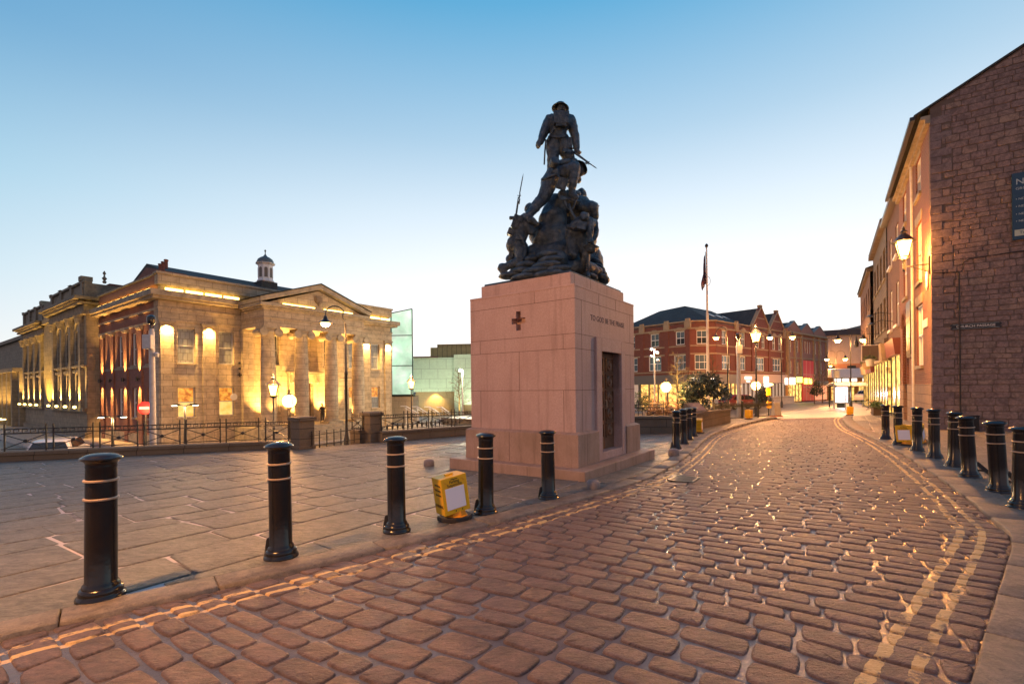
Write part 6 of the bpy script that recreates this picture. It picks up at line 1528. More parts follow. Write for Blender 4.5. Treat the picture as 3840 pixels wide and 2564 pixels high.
def branch(mb, p, d, L, r, depth, rg, up=.15):
    pts = [Vector(p)]; dd = Vector(d).normalized(); k = 5
    for i in range(k):
        dd = (dd + Vector((rg.gauss(0, .10), rg.gauss(0, .10), rg.gauss(0, .06) + up * .2))).normalized(); pts.append(pts[-1] + dd * L / k)
    mb.tube(pts, [r * (1 - .75 * i / k) for i in range(k + 1)], 5 if depth < 2 else 4)
    if depth <= 0: return
    for _ in range(rg.randint(3, 5)):
        t = rg.uniform(.3, 1); q = pts[min(k, int(t * k))]; a = rg.uniform(0, 6.28); side = dd.orthogonal().normalized(); side = Matrix.Rotation(a, 3, dd) @ side
        branch(mb, q, (dd * .7 + side * .9 + Vector((0, 0, up))), L * rg.uniform(.42, .62), r * .45, depth - 1, rg, up)
def bare_tree(lab, base, h, seed, mat=BARK, spread=.3, name='bare_tree', depth=2, group='leafless street trees'):
    t = thing(name, lab, 'tree', base, 0, group); rg = random.Random(seed); m = MB(); m.tube([(0, 0, -.3), (.02, 0, h * .3), (-.02, .02, h * .65), (0, 0, h)], [h * .016, h * .013, h * .009, h * .003], 8); m.build('trunk', mat, t, smooth=60)
    m = MB()
    for k in range(int(18)):
        z = h * (.30 + .65 * k / 18); a = 2.4 * k + rg.uniform(-.3, .3); branch(m, (0, 0, z), (math.cos(a), math.sin(a), .35 + .5 * k / 18), h * spread * (1.15 - .8 * k / 18), h * .006, depth, rg)
    m.build('branches', mat, t, smooth=60, fix=False); return t
# garden behind the retaining wall
sheet('garden_soil', [(0, 18.5), (5.9, 17.5), (10.3, 23.1), (11.7, 26.2), (6, 27), (0, 24)], lambda x, y: G(x, y) + .42, EARTH, depth=.7)
p_ = at(1613, 893, 22.2)
t = thing('rhododendron_bush', 'big dark glossy evergreen bush behind the garden wall', 'bush', (p_.x, p_.y, G(p_.x, p_.y) + .4))
def LB(o, q): return (q[0] - o.location.x, q[1] - o.location.y, q[2] - o.location.z)
bl_ = []
for x, y, rx_, rz_, dd in ((1612, 886, .55, .42, 0), (1585, 893, .50, .38, .2), (1642, 893, .50, .36, .1), (1660, 905, .28, .2, -.1), (1600, 866, .42, .25, 0), (1628, 868, .38, .25, .2), (1576, 915, .45, .42, .3), (1600, 925, .5, .42, 0), (1622, 948, .34, .26, -.2), (1590, 950, .3, .3, .1)):
    c = at(x, y, 22.2 + dd); bl_.append((LB(t, c), (rx_, .5, rz_)))
leaves('foliage', bl_, 4600, .15, RHODO, t, 5, .35)
m = MB(); rg = random.Random(4)
for k in range(7): branch(m, (rg.uniform(-.3, .3), 0, -.1), (rg.uniform(-.8, .8), rg.uniform(-.4, .4), 1), 1.2, .035, 1, rg)
m.build('stems', BARK, t, smooth=60)
p_ = at(1545, 935, 22.6); t = thing('brown_hedge', 'clipped brown winter hedge under the garden globe lamp', 'hedge', (p_.x, p_.y, G(p_.x, p_.y) + .4))
leaves('foliage', [(LB(t, at(x, y, 22.6)), (.42, .35, .40)) for x, y in ((1500, 938), (1520, 936), (1540, 934), (1560, 933), (1580, 932), (1500, 955), (1520, 955), (1545, 955), (1570, 955), (1595, 940))], 5200, .085, HEDGE, t, 8, .3)
p_ = at(1472, 912, 22.2); t = thing('green_shrub', 'small bright green clipped shrub right beside the plinth', 'bush', (p_.x, p_.y, G(p_.x, p_.y) + .4)); leaves('foliage', [(LB(t, at(1470, 908, 22.2)), (.32, .3, .22)), (LB(t, at(1480, 918, 22.2)), (.3, .3, .22)), (LB(t, at(1470, 930, 22.2)), (.4, .3, .25))], 1500, .07, GREEN, t, 9, .4)
for x, d, h, s_ in ((1490, 23.5, 1.35, 3),):
    p_ = at(x, 930, d); t = thing('twiggy_shrub', 'leafless twiggy shrub between the plinth and the globe lamp', 'bush', (p_.x, p_.y, G(p_.x, p_.y) + .4)); m = MB(); rg = random.Random(s_)
    for k in range(14): branch(m, (rg.uniform(-.15, .15), rg.uniform(-.1, .1), 0), (rg.uniform(-.6, .6), rg.uniform(-.4, .4), 1), h * rg.uniform(.6, 1), .014, 1, rg)
    m.build('branches', BARK, t, smooth=60)
b_, h_ = on_low(1553, 806, 27, -.4); bare_tree('golden lit leafless tree rising behind the hedge and globe lamp', b_, h_, 12, LBARK, .26); spot('uplight', bpy.data.objects['bare_tree'], (0, -1.2, 1.0), (0, .3, 1), 420, (1, .7, .25), 80)
b_, h_ = on_low(1634, 812, 30, -.6); bare_tree('thin dark leafless tree beside the flagpole', b_, h_, 15, BARK, .16)
b_, h_ = on_low(1885, 845, 70, -1.4); bare_tree('dark leafless tree in front of the red shop panels', b_, h_, 17, BARK, .3)
b_, h_ = on_low(1867, 858, 64, -1.3); bare_tree('leafless tree left of the conical evergreen', b_, h_, 19, BARK, .3)
b_, h_ = on_low(1052, 845, 62, LOW); bare_tree('golden lit leafless tree before the cinema', b_, h_, 23, LBARK, .28); spot('uplight', bpy.data.objects['bare_tree.004'], (0, -1.2, .5), (0, .3, 1), 900, (1, .8, .3), 80)
def conifer(lab, x, yt, yb, d, w, seed):
    p = at(x, yb, d); top_ = at(x, yt, d); t = thing('conical_evergreen', lab, 'tree', p, 0, 'conical evergreens'); H = top_.z - p.z; n = 8
    leaves('crown', [((0, 0, H * (.1 + .85 * k / n)), (w * (1 - .88 * k / n), w * (1 - .88 * k / n), H * .12)) for k in range(n + 1)], 1500, .16, CONI, t, seed, .5); m = MB(); m.tube([(0, 0, -.3), (0, 0, H * .9)], [.08, .02], 6); m.build('trunk', BARK, t)
conifer('dark conical evergreen left of the bus shelter', 1873, 868, 904, 60, .75, 3); conifer('dark conical evergreen behind the globe lamp and red car', 1748, 882, 922, 42, .75, 5)
ms = thing('memorial_tablet', 'sloping grey stone tablet behind the garden wall', 'tablet', at(1598, 955, 19.6)); ms.rotation_euler = (0, 0, .5)
mb = MB(); mb.prism_yz([(-.25, 0), (.3, 0), (.3, .55), (.22, .58), (-.25, .22)], -.42, .42); mb.build('block', WSTONE, ms, bevel=.015); mb = MB(); mb.add([(-.34, -.2, .268), (.34, -.2, .268), (.34, .17, .555), (-.34, .17, .555)], [(0, 1, 2, 3)]); mb.build('plate', DOORM, ms, fix=False)
# two hanging baskets, cafe table and planter by the shops
for (sx, out, z, lab, dm) in ((15.0, .9, 2.55, 'pale hanging flower pot nearer the corner, below the cream fascia', 1), (18.6, .9, 2.45, 'yellowish hanging flower pot behind the pale one', 0)):
    t = thing('hanging_pot', lab, 'flower pot', (*RB(sx, out), z), 0, 'hanging flower pots'); m = MB(); m.lathe([(.17, 0), (.19, .02), (.26, .42), (.28, .44), (.25, .45)], 16); m.build('pot', CREAM if dm == 0 else WHITE, t, smooth=40); leaves('foliage', [((0, 0, .5), (.3, .3, .18))], 260, .10, GREEN, t, 4, .3); m = MB(); m.tube([(0, 0, .4), (0, 0, 1.1)], .012, 5); m.build('hook', IRON, t)
for k, (x, y) in enumerate(((2008, 940), (2022, 946))):
    p = onG(x, y); t = thing('cafe_table', ('small cafe table by the shop front, the farther one', 'small cafe table by the shop front, nearer the bollards')[k], 'table', p, .3, 'cafe tables'); m = MB(); m.lathe([(.33, .70), (.34, .715), (.33, .73)], 20); m.build('tabletop', plain('cafe_wood', (.35, .22, .1), .5) if k == 0 else bpy.data.materials['cafe_wood'], t); m = MB(); m.lathe([(.03, .05), (.03, .70)], 8)
    for a in range(3): m.obox((0, 0, .08), (.28 * math.cos(a * 2.1), .28 * math.sin(a * 2.1), .01), .03, .02)
    m.build('pedestal', IRON, t)
    c = thing('cafe_chair', ('folding cafe chair at the farther table', 'folding cafe chair at the nearer table')[k], 'chair', p + Vector((-.55, -.15, 0)), .6 + k, 'cafe chairs'); m = MB(); m.box(-.19, .19, -.19, .19, .43, .45); m.build('seat', bpy.data.materials['cafe_wood'], c); m = MB(); m.box(-.19, .19, .17, .19, .68, .85); m.build('backrest', bpy.data.materials['cafe_wood'], c)
    for s_ in (-1, 1):
        m = MB(); m.obox((s_ * .18, -.2, 0), (s_ * .18, .2, .86), .02, .02); m.build('leg', IRON, c); m = MB(); m.obox((s_ * .16, .2, 0), (s_ * .16, -.18, .44), .02, .02); m.build('leg', IRON, c)
p = RB(13.6, .7); t = thing('planter', 'long planter of low greenery along the shop front', 'planter', (*p, G(*p)), RZ); m = MB(); m.box(-.9, .9, -.2, .2, 0, .5); m.box(-.94, .94, -.24, .24, .44, .5); m.build('box', plain('planter_wood', (.07, .045, .03), .7), t, bevel=.01); leaves('foliage', [((x * .4, 0, .58), (.35, .25, .2)) for x in (-2, -1, 0, 1, 2)], 900, .1, GREEN, t, 6, .3)

# ------------------------------------------------------------------ brick shops across the street
CZ = math.atan2(.64, .77); GB = -1.15
OBRICK = masonry('dark_red_brick', (.17, .044, .032), (.235, .068, .046), (.13, .08, .06), .225, .075, .008, .88, .005, (.09, .035, .028), .7)
DRESS = plain('stone_dressing', (.36, .27, .17), .85, 0, (.27, .2, .13), 3, .006, 20)
FASC = plain('grey_fascia', (.14, .12, .11), .5)
BLUISH = plain('blue_window', (.10, .14, .17), .1, spec=.9); WHITESIGN = glow('white_shop_sign', (1, .94, .8), 1.3); YELSIGN = glow('yellow_green_shop_sign', (.8, 1, .1), 2.4); PALESHOP = lit('pale_shutter', (.75, .45, .30), (.85, .55, .38), .45)
br = thing('brick_shops', 'red brick shop building with rounded corner, slate roof and twin gables', 'building', (23.8, 58, 0), CZ)
CH = Matrix.Translation((0, 2.4, 0)) @ Matrix.Rotation(R(-45), 4, 'Z')      # the cut corner
LCH = 2.4 * math.sqrt(2)
def bays(M, a0, a1, zt, up, lo, th_, parent, b=0.0, brick=OBRICK):
    mb = MB(); mb.M = M; wall_open(mb, a0, a1, 2.9, zt, up + lo, .25); mb.build('wall', brick, parent)
    for q in ((-.07, 0, 6.45, 6.62), (-.05, 0, 5.42, 5.6), (-.14, .1, 8.62, 8.82), (-.10, 0, 3.2, 3.36), (-.12, .3, zt, zt + .14)):
        mb = MB(); mb.M = M; mb.box(a0, a1, *q); mb.build('stone_band', DRESS, parent)
    for w in up + lo: window(parent, M, *w, .15, BLUISH, GLASS if w in up else BLUISH, WSASH, bars=(1, 0) if (w[1] - w[0]) < 1.7 else (2, 1), fw=.09)
    for a, b_, c, d in up:
        mb = MB(); mb.M = M; mb.prism_xz([(a - .15, d + .0), (b_ + .15, d + .0), (b_ + .15, d + .22), ((a + b_) / 2 + .25, d + .48), ((a + b_) / 2 - .25, d + .48), (a - .15, d + .22)], -.09, .02); mb.build('window_head', DRESS, parent)
UPL = [(2.9, 4.15, 6.72, 8.45), (6.6, 7.9, 6.72, 8.45), (10.4, 11.7, 6.72, 8.45)]; LOL = [(2.6, 4.4, 3.5, 5.42), (6.3, 8.2, 3.5, 5.42), (10, 12, 3.5, 5.42)]
SH2 = Matrix.Translation((0, 0, 0)) @ SIDE
bays(SH2, 2.4, 14, 9.55, UPL, LOL, 0, br)
bays(CH, 0, LCH, 9.55, [(LCH / 2 - .65, LCH / 2 + .65, 6.72, 8.45)], [(LCH / 2 - .9, LCH / 2 + .9, 3.5, 5.42)], 0, br)
bays(FRONT, 2.4, 12.7, 9.55, [(3.9, 5.2, 6.72, 8.55), (9.2, 10.5, 6.72, 8.7)], [(3.9, 6.2, 3.5, 5.35), (9.0, 10.65, 3.5, 5.4)], 0, br)
bays(FRONT, 12.71, 23.9, 9.55, [(13.7, 14.9, 6.72, 8.6), (15.6, 16.8, 6.72, 8.6), (19.3, 20.5, 6.72, 8.7), (21.4, 22.6, 6.72, 8.7)], [(13.9, 16.6, 3.5, 5.4), (19.4, 22.5, 3.5, 5.4)], 0, br)
for a0, a1, za in ((12.7, 18.2, 12.5), (18.3, 23.8, 12.3)):
    am = (a0 + a1) / 2; mb = MB(); mb.prism_xz([(a0, 9.69), (a1, 9.69), (am + .3, za), (am - .3, za)], -.02, .3); mb.build('gable', OBRICK, br)
    mb = MB(); mb.obox((a0 - .1, .12, 9.7), (am, .12, za + .15), .5, .16); mb.obox((am, .12, za + .15), (a1 + .1, .12, 9.7), .5, .16); mb.box(am - .35, am + .35, -.1, .35, za + .1, za + .4); mb.box(a0 + 1.6, a1 - 1.6, -.06, -.02, 10.9, 11.05); mb.build('gable_coping', DRESS, br)
    mb = MB(); mb.prism_xz([(a0, 9.7), (a1, 9.7), (am, za)], .31, 9); mb.build('gable_roof', SLATE, br)
for M, a in ((SH2, 2.4), (SH2, 5.4), (SH2, 9.2), (FRONT, 7.8), (FRONT, 12.5), (FRONT, 18.05), (FRONT, 23.6)):
    mb = MB(); mb.M = M; mb.box(a - .28, a + .28, -.13, 0, 3.36, 8.6); mb.build('brick_pier', OBRICK, br)
    mb = MB(); mb.M = M; mb.box(a - .4, a + .4, -.2, .1, 8.83, 9.5); mb.box(a - .3, a + .3, -.2, .1, 9.5, 9.95); mb.build('parapet_block', DRESS, br)
mb = MB(); mb.prism([(0, 2.4), (2.4, 0), (23.9, 0), (23.9, 12), (0, 14)], 9.3, 9.5); mb.build('roof_deck', FASC, br)
mb = MB(); mb.add([(.4, 14, 9.6), (.4, 2.6, 9.6), (2.6, .4, 9.6), (12.8, .4, 9.6), (12.8, 6, 12.6), (5.5, 6, 12.6), (5.5, 10, 12.4), (20, 9, 12.6), (20, 12, 9.6)], [(0, 1, 5, 6), (1, 2, 5), (2, 3, 4, 5), (5, 4, 7, 6), (0, 6, 7, 8)]); mb.build('slate_roof', SLATE, br)
for x in (7.2, 9.4, 11.4):
    mb = MB(); y = 2.6; mb.obox((x, y, 10.86), (x, y + .9, 11.34), .55, .06, (0, -.5, 1)); mb.build('skylight', plain('skylight_glass', (.4, .45, .5), .15) if x == 7.2 else bpy.data.materials['skylight_glass'], br)
mb = MB(); mb.M = SH2; mb.box(2.4, 14, -.35, .1, 1.7, 2.9); mb.M = CH; mb.box(0, LCH, -.35, .1, 1.701, 2.9); mb.M = FRONT; mb.box(2.4, 8.3, -.35, .1, 1.702, 2.9); mb.build('fascia', FASC, br)
mb = MB(); mb.box(8.3, 24, -.3, .1, 1.75, 3.0); mb.build('pale_fascia', plain('pale_fascia', (.55, .42, .34), .6), br)
for M, a0, a1, mt in ((SH2, 2.6, 9.6, LIT_SHOP), (CH, .2, LCH - .2, LIT_SHOP), (FRONT, 2.7, 8.6, LIT_SHOP), (FRONT, 8.8, 16.3, PALESHOP), (FRONT, 16.6, 23.8, PALESHOP), (SH2, 9.8, 14, PALESHOP)):
    mb = MB(); mb.M = M; mb.box(a0, a1, .12, .2, GB - .2, 1.72); mb.build('shop_window', mt, br)
    n = max(1, round((a1 - a0) / 1.3))
    for k in range(n + 1):
        x = a0 - .08 + (a1 - a0) * k / n; mb = MB(); mb.M = M; mb.box(x, x + .16, -.05, .11, GB - .2, 1.72); mb.build('shop_mullion', FASC, br)
rg = random.Random(2)
def glyph_row(M, a0, a1, z, h, mat, parent, n):
    for k in range(n):
        mb = MB(); mb.M = M; w = (a1 - a0) / n; x = a0 + k * w; mb.box(x, x + w * .72, -.42, -.36, z, z + h * rg.uniform(.75, 1)); mb.build('lit_letter', mat, parent)
glyph_row(CH, .2, 1.3, 1.95, .55, WHITESIGN, br, 4); glyph_row(CH, 1.7, 2.3, 1.95, .5, WHITESIGN, br, 2); glyph_row(CH, 2.6, 3.3, 1.95, .55, WHITESIGN, br, 3)
mb = MB(); mb.box(9.5, 11.4, -.42, -.31, 2.25, 2.65); mb.box(10, 10.9, -.42, -.31, 1.9, 2.1); mb.build('white_lit_sign', WHITESIGN, br)
mb = MB(); mb.box(15.4, 16.9, -.42, -.31, 1.2, 2.7); mb.build('white_lit_panel', WHITESIGN, br)
mb = MB(); mb.box(22.9, 23.9, -.42, -.31, 1.5, 2.5); mb.build('white_lit_sign', WHITESIGN, br)
# second gabled building
sb = thing('gabled_shops', 'three gabled pinkish brick and stone shop with a tall red panel', 'building', (23.8, 58, 0), CZ)
PBRICK = masonry('pink_brick', (.33, .14, .10), (.40, .18, .13), (.3, .2, .15), .225, .075, .008, .88, .005, (.2, .09, .07), .5)
up = [(25.2, 26.0, 6.6, 8.5), (27.9, 28.9, 6.6, 8.5)] + [(30.3 + 1.05 * k, 31.0 + 1.05 * k, 6.6, 8.6) for k in range(4)] + [(36.0, 36.9, 6.6, 8.5), (38.6, 39.5, 6.6, 8.5)]
lo = [(25.2, 26.0, 2.9 + .4, 5.2), (27.9, 28.9, 3.3, 5.2), (36.0, 36.9, 3.3, 5.2), (38.6, 39.5, 3.3, 5.2)]
mb = MB(); wall_open(mb, 24.0, 41.7, 2.2, 9.7, up + lo, .25, -.25); mb.box(24.0, 41.7, .3, 10, GB - .2, 9.6); mb.build('wall', PBRICK, sb)
for w in up + lo: window(sb, FRONT, *w, -.08, GLASS, None, WSASH)
for q in ((24.0, 41.7, -.75, .2, 9.5, 9.78), (24, 41.7, -.5, .1, 8.9, 9.1), (24, 41.7, -.4, .1, 5.6, 5.8), (24, 29.6, -.5, .1, 2.3, 2.7)):
    mb = MB(); mb.box(*q); mb.build('cornice', DRESS, sb)
for a in (24.3, 27.0, 29.6, 35.2, 37.8, 41.3):
    mb = MB(); mb.box(a - .25, a + .25, -.5, 0, 2.6, 9.49); mb.build('pilaster', DRESS, sb)
for a0, a1 in ((24.2, 29.5), (29.7, 35.1), (35.3, 41.2)):
    am = (a0 + a1) / 2; mb = MB(); mb.prism_xz([(a0, 9.79), (a1, 9.79), (a1, 10.2), (am + .25, 11.4), (am - .25, 11.4), (a0, 10.2)], -.3, .2); mb.build('gable', PBRICK, sb)
    mb = MB(); mb.obox((a0 - .1, -.05, 10.22), (am, -.05, 11.55), .6, .15); mb.obox((am, -.05, 11.55), (a1 + .1, -.05, 10.22), .6, .15); mb.build('gable_coping', FASC, sb)
    mb = MB(); mb.prism_xz([(a0, 9.8), (a1, 9.8), (am, 11.4)], .21, 9); mb.build('gable_roof', SLATE, sb)
RP = plain('red_panel', (.62, .03, .025), .4, emit=(.9, .04, .03), es=.12); mb = MB(); mb.box(29.9, 34.8, -.42, -.27, GB, 5.4); rp = mb.build('red_panel', RP, sb)
mb = MB(); mb.box(31.4, 31.5, -.45, -.421, GB, 5.4); mb.box(33.1, 33.2, -.45, -.421, GB, 5.4)
for z in (1.0, 3.1): mb.box(29.9, 34.8, -.45, -.421, z, z + .08)
mb.build('panel_lines', plain('pink_line', (.8, .4, .3), .5), rp)
mb = MB(); mb.box(24.3, 29.6, -.32, -.26, GB, 1.6); mb.build('shop_window', LIT_SHOP, sb); mb = MB(); mb.box(35.2, 41.5, -.32, -.26, GB, 1.3); mb.build('shop_window', lit('pink_shop', (.8, .12, .07), (1, .35, .2), .8), sb)
for k in range(5):
    mb = MB(); mb.box(24.3 + k * 1.3, 24.45 + k * 1.3, -.38, -.321, GB, 1.6); mb.build('shop_mullion', DARKM, sb)
mb = MB(); mb.box(24.2, 26.3, -.6, -.5, 1.5, 2.6); mb.build('white_lit_sign', WHITESIGN, sb)
for x0 in (27.0, 28.2): 
    mb = MB(); mb.box(x0, x0 + 1.0, -.6, -.5, 1.8, 2.7); mb.build('yellow_lit_sign', YELSIGN, sb)
for x0 in (30.3, 32.2):
    mb = MB(); mb.box(x0, x0 + 1.2, -.6, -.46, 1.6, 2.5); mb.build('yellow_lit_sign', YELSIGN, sb)
mb = MB(); mb.box(35.4, 41, -.7, -.33, 1.4, 2.1); mb.build('fascia', FASC, sb)
# street end
en = thing('grey_block', 'grey and buff block with a dark roof closing the far street', 'building', (57, 92, 0), R(-12))
mb = MB(); mb.box(-2, 30, 0, 14, 5.4, 10.8); mb.build('upper_wall', masonry('buff_cladding', (.42, .34, .27), (.48, .39, .31), (.3, .24, .19), 1.5, 6, .02, .7, .004), en); mb = MB(); mb.box(-2, 30, .3, 14, -2, 5.4); mb.build('lower_wall', masonry('orange_lit_wall', (.38, .19, .11), (.44, .22, .13), (.3, .16, .1), 3, 4, .02, .7, .004), en)  # orange lamp light on the lower wall is put into its colour
mb = MB(); mb.prism_xz([(-4, 10.8), (30, 10.8), (30, 15), (11, 13.0), (11, 12.0), (-4, 11.6)], -.6, 15); mb.build('dark_roof', plain('dark_roof_metal', (.04, .04, .05), .6), en)
for k in range(7):
    mb = MB(); mb.box(k * 3.6, k * 3.6 + 1.5, .2, .29, 3.2, 5.0); mb.build('window', DARKM, en)
for k in range(4):
    mb = MB(); mb.box(2 + k * 4.4, 5.6 + k * 4.4, -6, -5.9, -1.4, 1.9); mb.build('lit_shop_window', LIT_SHOP, en)
    mb = MB(); mb.add([(1.6 + k * 4.4, -7.2, 2.7), (6.0 + k * 4.4, -7.2, 2.7), (6.0 + k * 4.4, -6.8, 4.2), (1.6 + k * 4.4, -6.8, 4.2), (1.6 + k * 4.4, 0, 2.7), (6.0 + k * 4.4, 0, 2.7), (6.0 + k * 4.4, 0, 4.5), (1.6 + k * 4.4, 0, 4.5)], [(0, 1, 2, 3), (0, 4, 5, 1), (3, 2, 6, 7), (0, 3, 7, 4), (1, 5, 6, 2), (4, 7, 6, 5)]); mb.build('white_canopy', WHITE, en)
    for j in range(3):
        mb = MB(); mb.box(2.0 + k * 4.4 + j * 1.25, 3.0 + k * 4.4 + j * 1.25, -7.3, -7.22, 1.9, 2.5); mb.build('lit_sign', WHITESIGN, en)

# ------------------------------------------------------------------ black street railings, barrier bag, bus shelter
def street_fence(a, b, lab):
    d = Vector((b[0] - a[0], b[1] - a[1])); L = d.length; z0 = G(*a) - .05; sl = (G(*b) - G(*a)) / L; M = Matrix(((1, 0, 0, 0), (0, 1, 0, 0), (sl, 0, 1, 0), (0, 0, 0, 1)))
    t = thing('street_railing', lab, 'railing', (a[0], a[1], z0), math.atan2(d.y, d.x)); n = round(L / .11); h = .88
    for z in (.08, .66, .84):
        m = MB(); m.M = M; m.box(0, L, -.015, .015, z, z + .035); m.build('rail', IRON, t)
    for k in range(n + 1):
        x = L * k / n; m = MB(); m.M = M; w = .045 if k % 14 == 0 else .009; hh = 1.0 if k % 14 == 0 else .93
        m.box(x - w, x + w, -w, w, 0, hh); m.ball((x, 0, hh + .02), (w * 1.6, w * 1.6, .03), 8, 6); m.build('bar', IRON, t)
    m = MB(); m.M = M
    for k in range(n): m.lathe([(.038, -.01), (.048, -.01), (.048, .01), (.038, .01)], 10, (L * (k + .5) / n, 0, .77), R=Matrix.Rotation(R(90), 3, 'X'))
    tag(m.build('ring_band', IRON, t), kind='stuff')
street_fence((10.45, 24.6), (11.95, 26.6), 'black spiked street railing starting at the end of the garden wall')
street_fence((11.95, 26.6), (15.85, 28.95), 'black spiked street railing with ring band by the lantern post')
for x, y, lab in ((1700, 950, 'short dark bollard by the black street railings, left'), (1730, 948, 'short dark bollard by the black street railings, next to the lantern post')):
    p = onG(x, y); o = dup(proto, p, 0, lab); o.scale = (.8, .8, .85); o['group'] = 'black iron bollards with cream bands'
p = onG(1780, 955); t = thing('barrier_board', 'white standing board with an orange foot at the end of the black railings', 'board', p, .25)
m = MB(); m.add([(-.26, -.16, .06), (.26, -.16, .06), (.26, .16, .06), (-.26, .16, .06), (-.21, -.05, .86), (.21, -.05, .86), (.21, .05, .86), (-.21, .05, .86)], [(3, 2, 1, 0), (4, 5, 6, 7), (0, 1, 5, 4), (1, 2, 6, 5), (2, 3, 7, 6), (3, 0, 4, 7)]); m.build('board', plain('dirty_white_plastic', (.62, .55, .42), .5, 0, (.5, .42, .3), 5), t, bevel=.03); m = MB(); m.box(-.29, .29, -.2, .2, 0, .06); m.build('foot', plain('orange_plastic', (.6, .18, .03), .5), t, bevel=.015)
b_, h_ = on_low(1762, 893, 33, G(15, 33) - .1); t = thing('parking_post', 'orange post with a small yellow box by the street', 'post', b_); m = MB(); m.lathe([(.05, 0), (.045, h_)], 10); m.build('post', IRON, t); m = MB(); m.box(-.11, .11, -.08, .08, h_ - .4, h_ + .1); m.build('box', YEL, t); m = MB(); m.box(-.16, .16, -.08, -.02, .5, .95); m.build('notice', YEL, t); m = MB(); m.ball((.1, 0, h_ + .35), (.22, .12, .08), 12, 8); m.build('lamp', HOT, t)
bs = thing('bus_shelter', 'bus shelter with curved white roof and a bright pink lit advert panel', 'bus shelter', onG(1945, 930) * 1.0, -.12)
bs.location = (at(1945, 930, 46).x, 46, G(32, 46) - .1)
m = MB()
for x in (-1.0, .9, 2.6): m.box(x - .04, x + .04, 1.35, 1.43, 0, 2.1)
m.box(-1.0, 2.6, 1.36, 1.42, .55, .6); m.box(-1, 2.6, 1.36, 1.42, 2.05, 2.12); m.build('frame', DARKM, bs)
def shel_glass():
    mm, nt, b = nodes('shelter_glass'); b.inputs['Transmission Weight'].default_value = 1; b.inputs['Roughness'].default_value = .02; b.inputs['IOR'].default_value = 1.1; b.inputs['Base Color'].default_value = (.8, .8, .8, 1); return mm
m = MB(); m.box(-.95, 2.55, 1.385, 1.395, .62, 2.04); m.build('glass', shel_glass(), bs)
m = MB(); ro = [(y, 2.15 + .28 * math.sin(math.pi * (y + .45) / 2.0)) for y in [-.45 + 2.0 * k / 10 for k in range(11)]]; m.prism_yz(ro + [(y, z - .06) for y, z in ro[::-1]], -1.25, 2.85); m.build('roof', WHITE, bs)
AD = lit('advert_light', (1, .55, .85), (1, .95, 1), 2.0, 1.6); m = MB(); m.box(-1.3, -.0, -.12, .08, .45, 2.05); adf = m.build('advert_frame', DARKM, bs); m = MB(); m.box(-1.2, -.1, -.13, -.121, .72, 1.98); m.build('advert_panel', AD, adf); m = MB(); m.box(-1.2, -.1, -.13, -.121, .5, .70); m.build('white_strip', WHITESIGN, adf); m = MB(); m.box(-1.0, -.3, -.05, .05, 0, .45); m.build('foot', DARKM, adf)
m = MB(); m.box(.6, 2.2, 1.0, 1.3, .45, .5); m.box(.8, .86, 1.1, 1.16, 0, .45); m.box(1.9, 1.96, 1.1, 1.16, 0, .45); m.build('bench', STEEL, bs)
lamp_light(bs, (-.6, -.5, 1.3), 120, (1, .75, .85), .3)
b_, h_ = on_low(1912, 848, 43, G(30, 43) - .1); t = thing('bus_stop_pole', 'thin pale bus stop pole left of the lit shelter', 'pole', b_); m = MB(); m.lathe([(.06, 0), (.05, h_)], 10); m.build('pole', POLE, t); m = MB(); m.box(.05, .5, -.03, .03, h_ - .7, h_ - .05); m.build('flag_sign', WHITE, t)
b_, h_ = on_low(1938, 905, 40, G(28, 40) - .1); t = thing('short_post', 'short thin grey post in front of the bus shelter', 'post', b_); m = MB(); m.lathe([(.045, 0), (.04, h_), (.0, h_ + .03)], 10); m.build('post', STEEL, t)
pw = thing('planter_wall', 'low pale kerbside planter wall across the far street', 'wall', (31, 62, 0), CZ); m = MB(); m.box(-9, 14, -.4, .4, -1.6, -.3); m.box(-9, 14, -.5, .5, -.3, -.18); m.build('wall', PALEPAVE, pw)

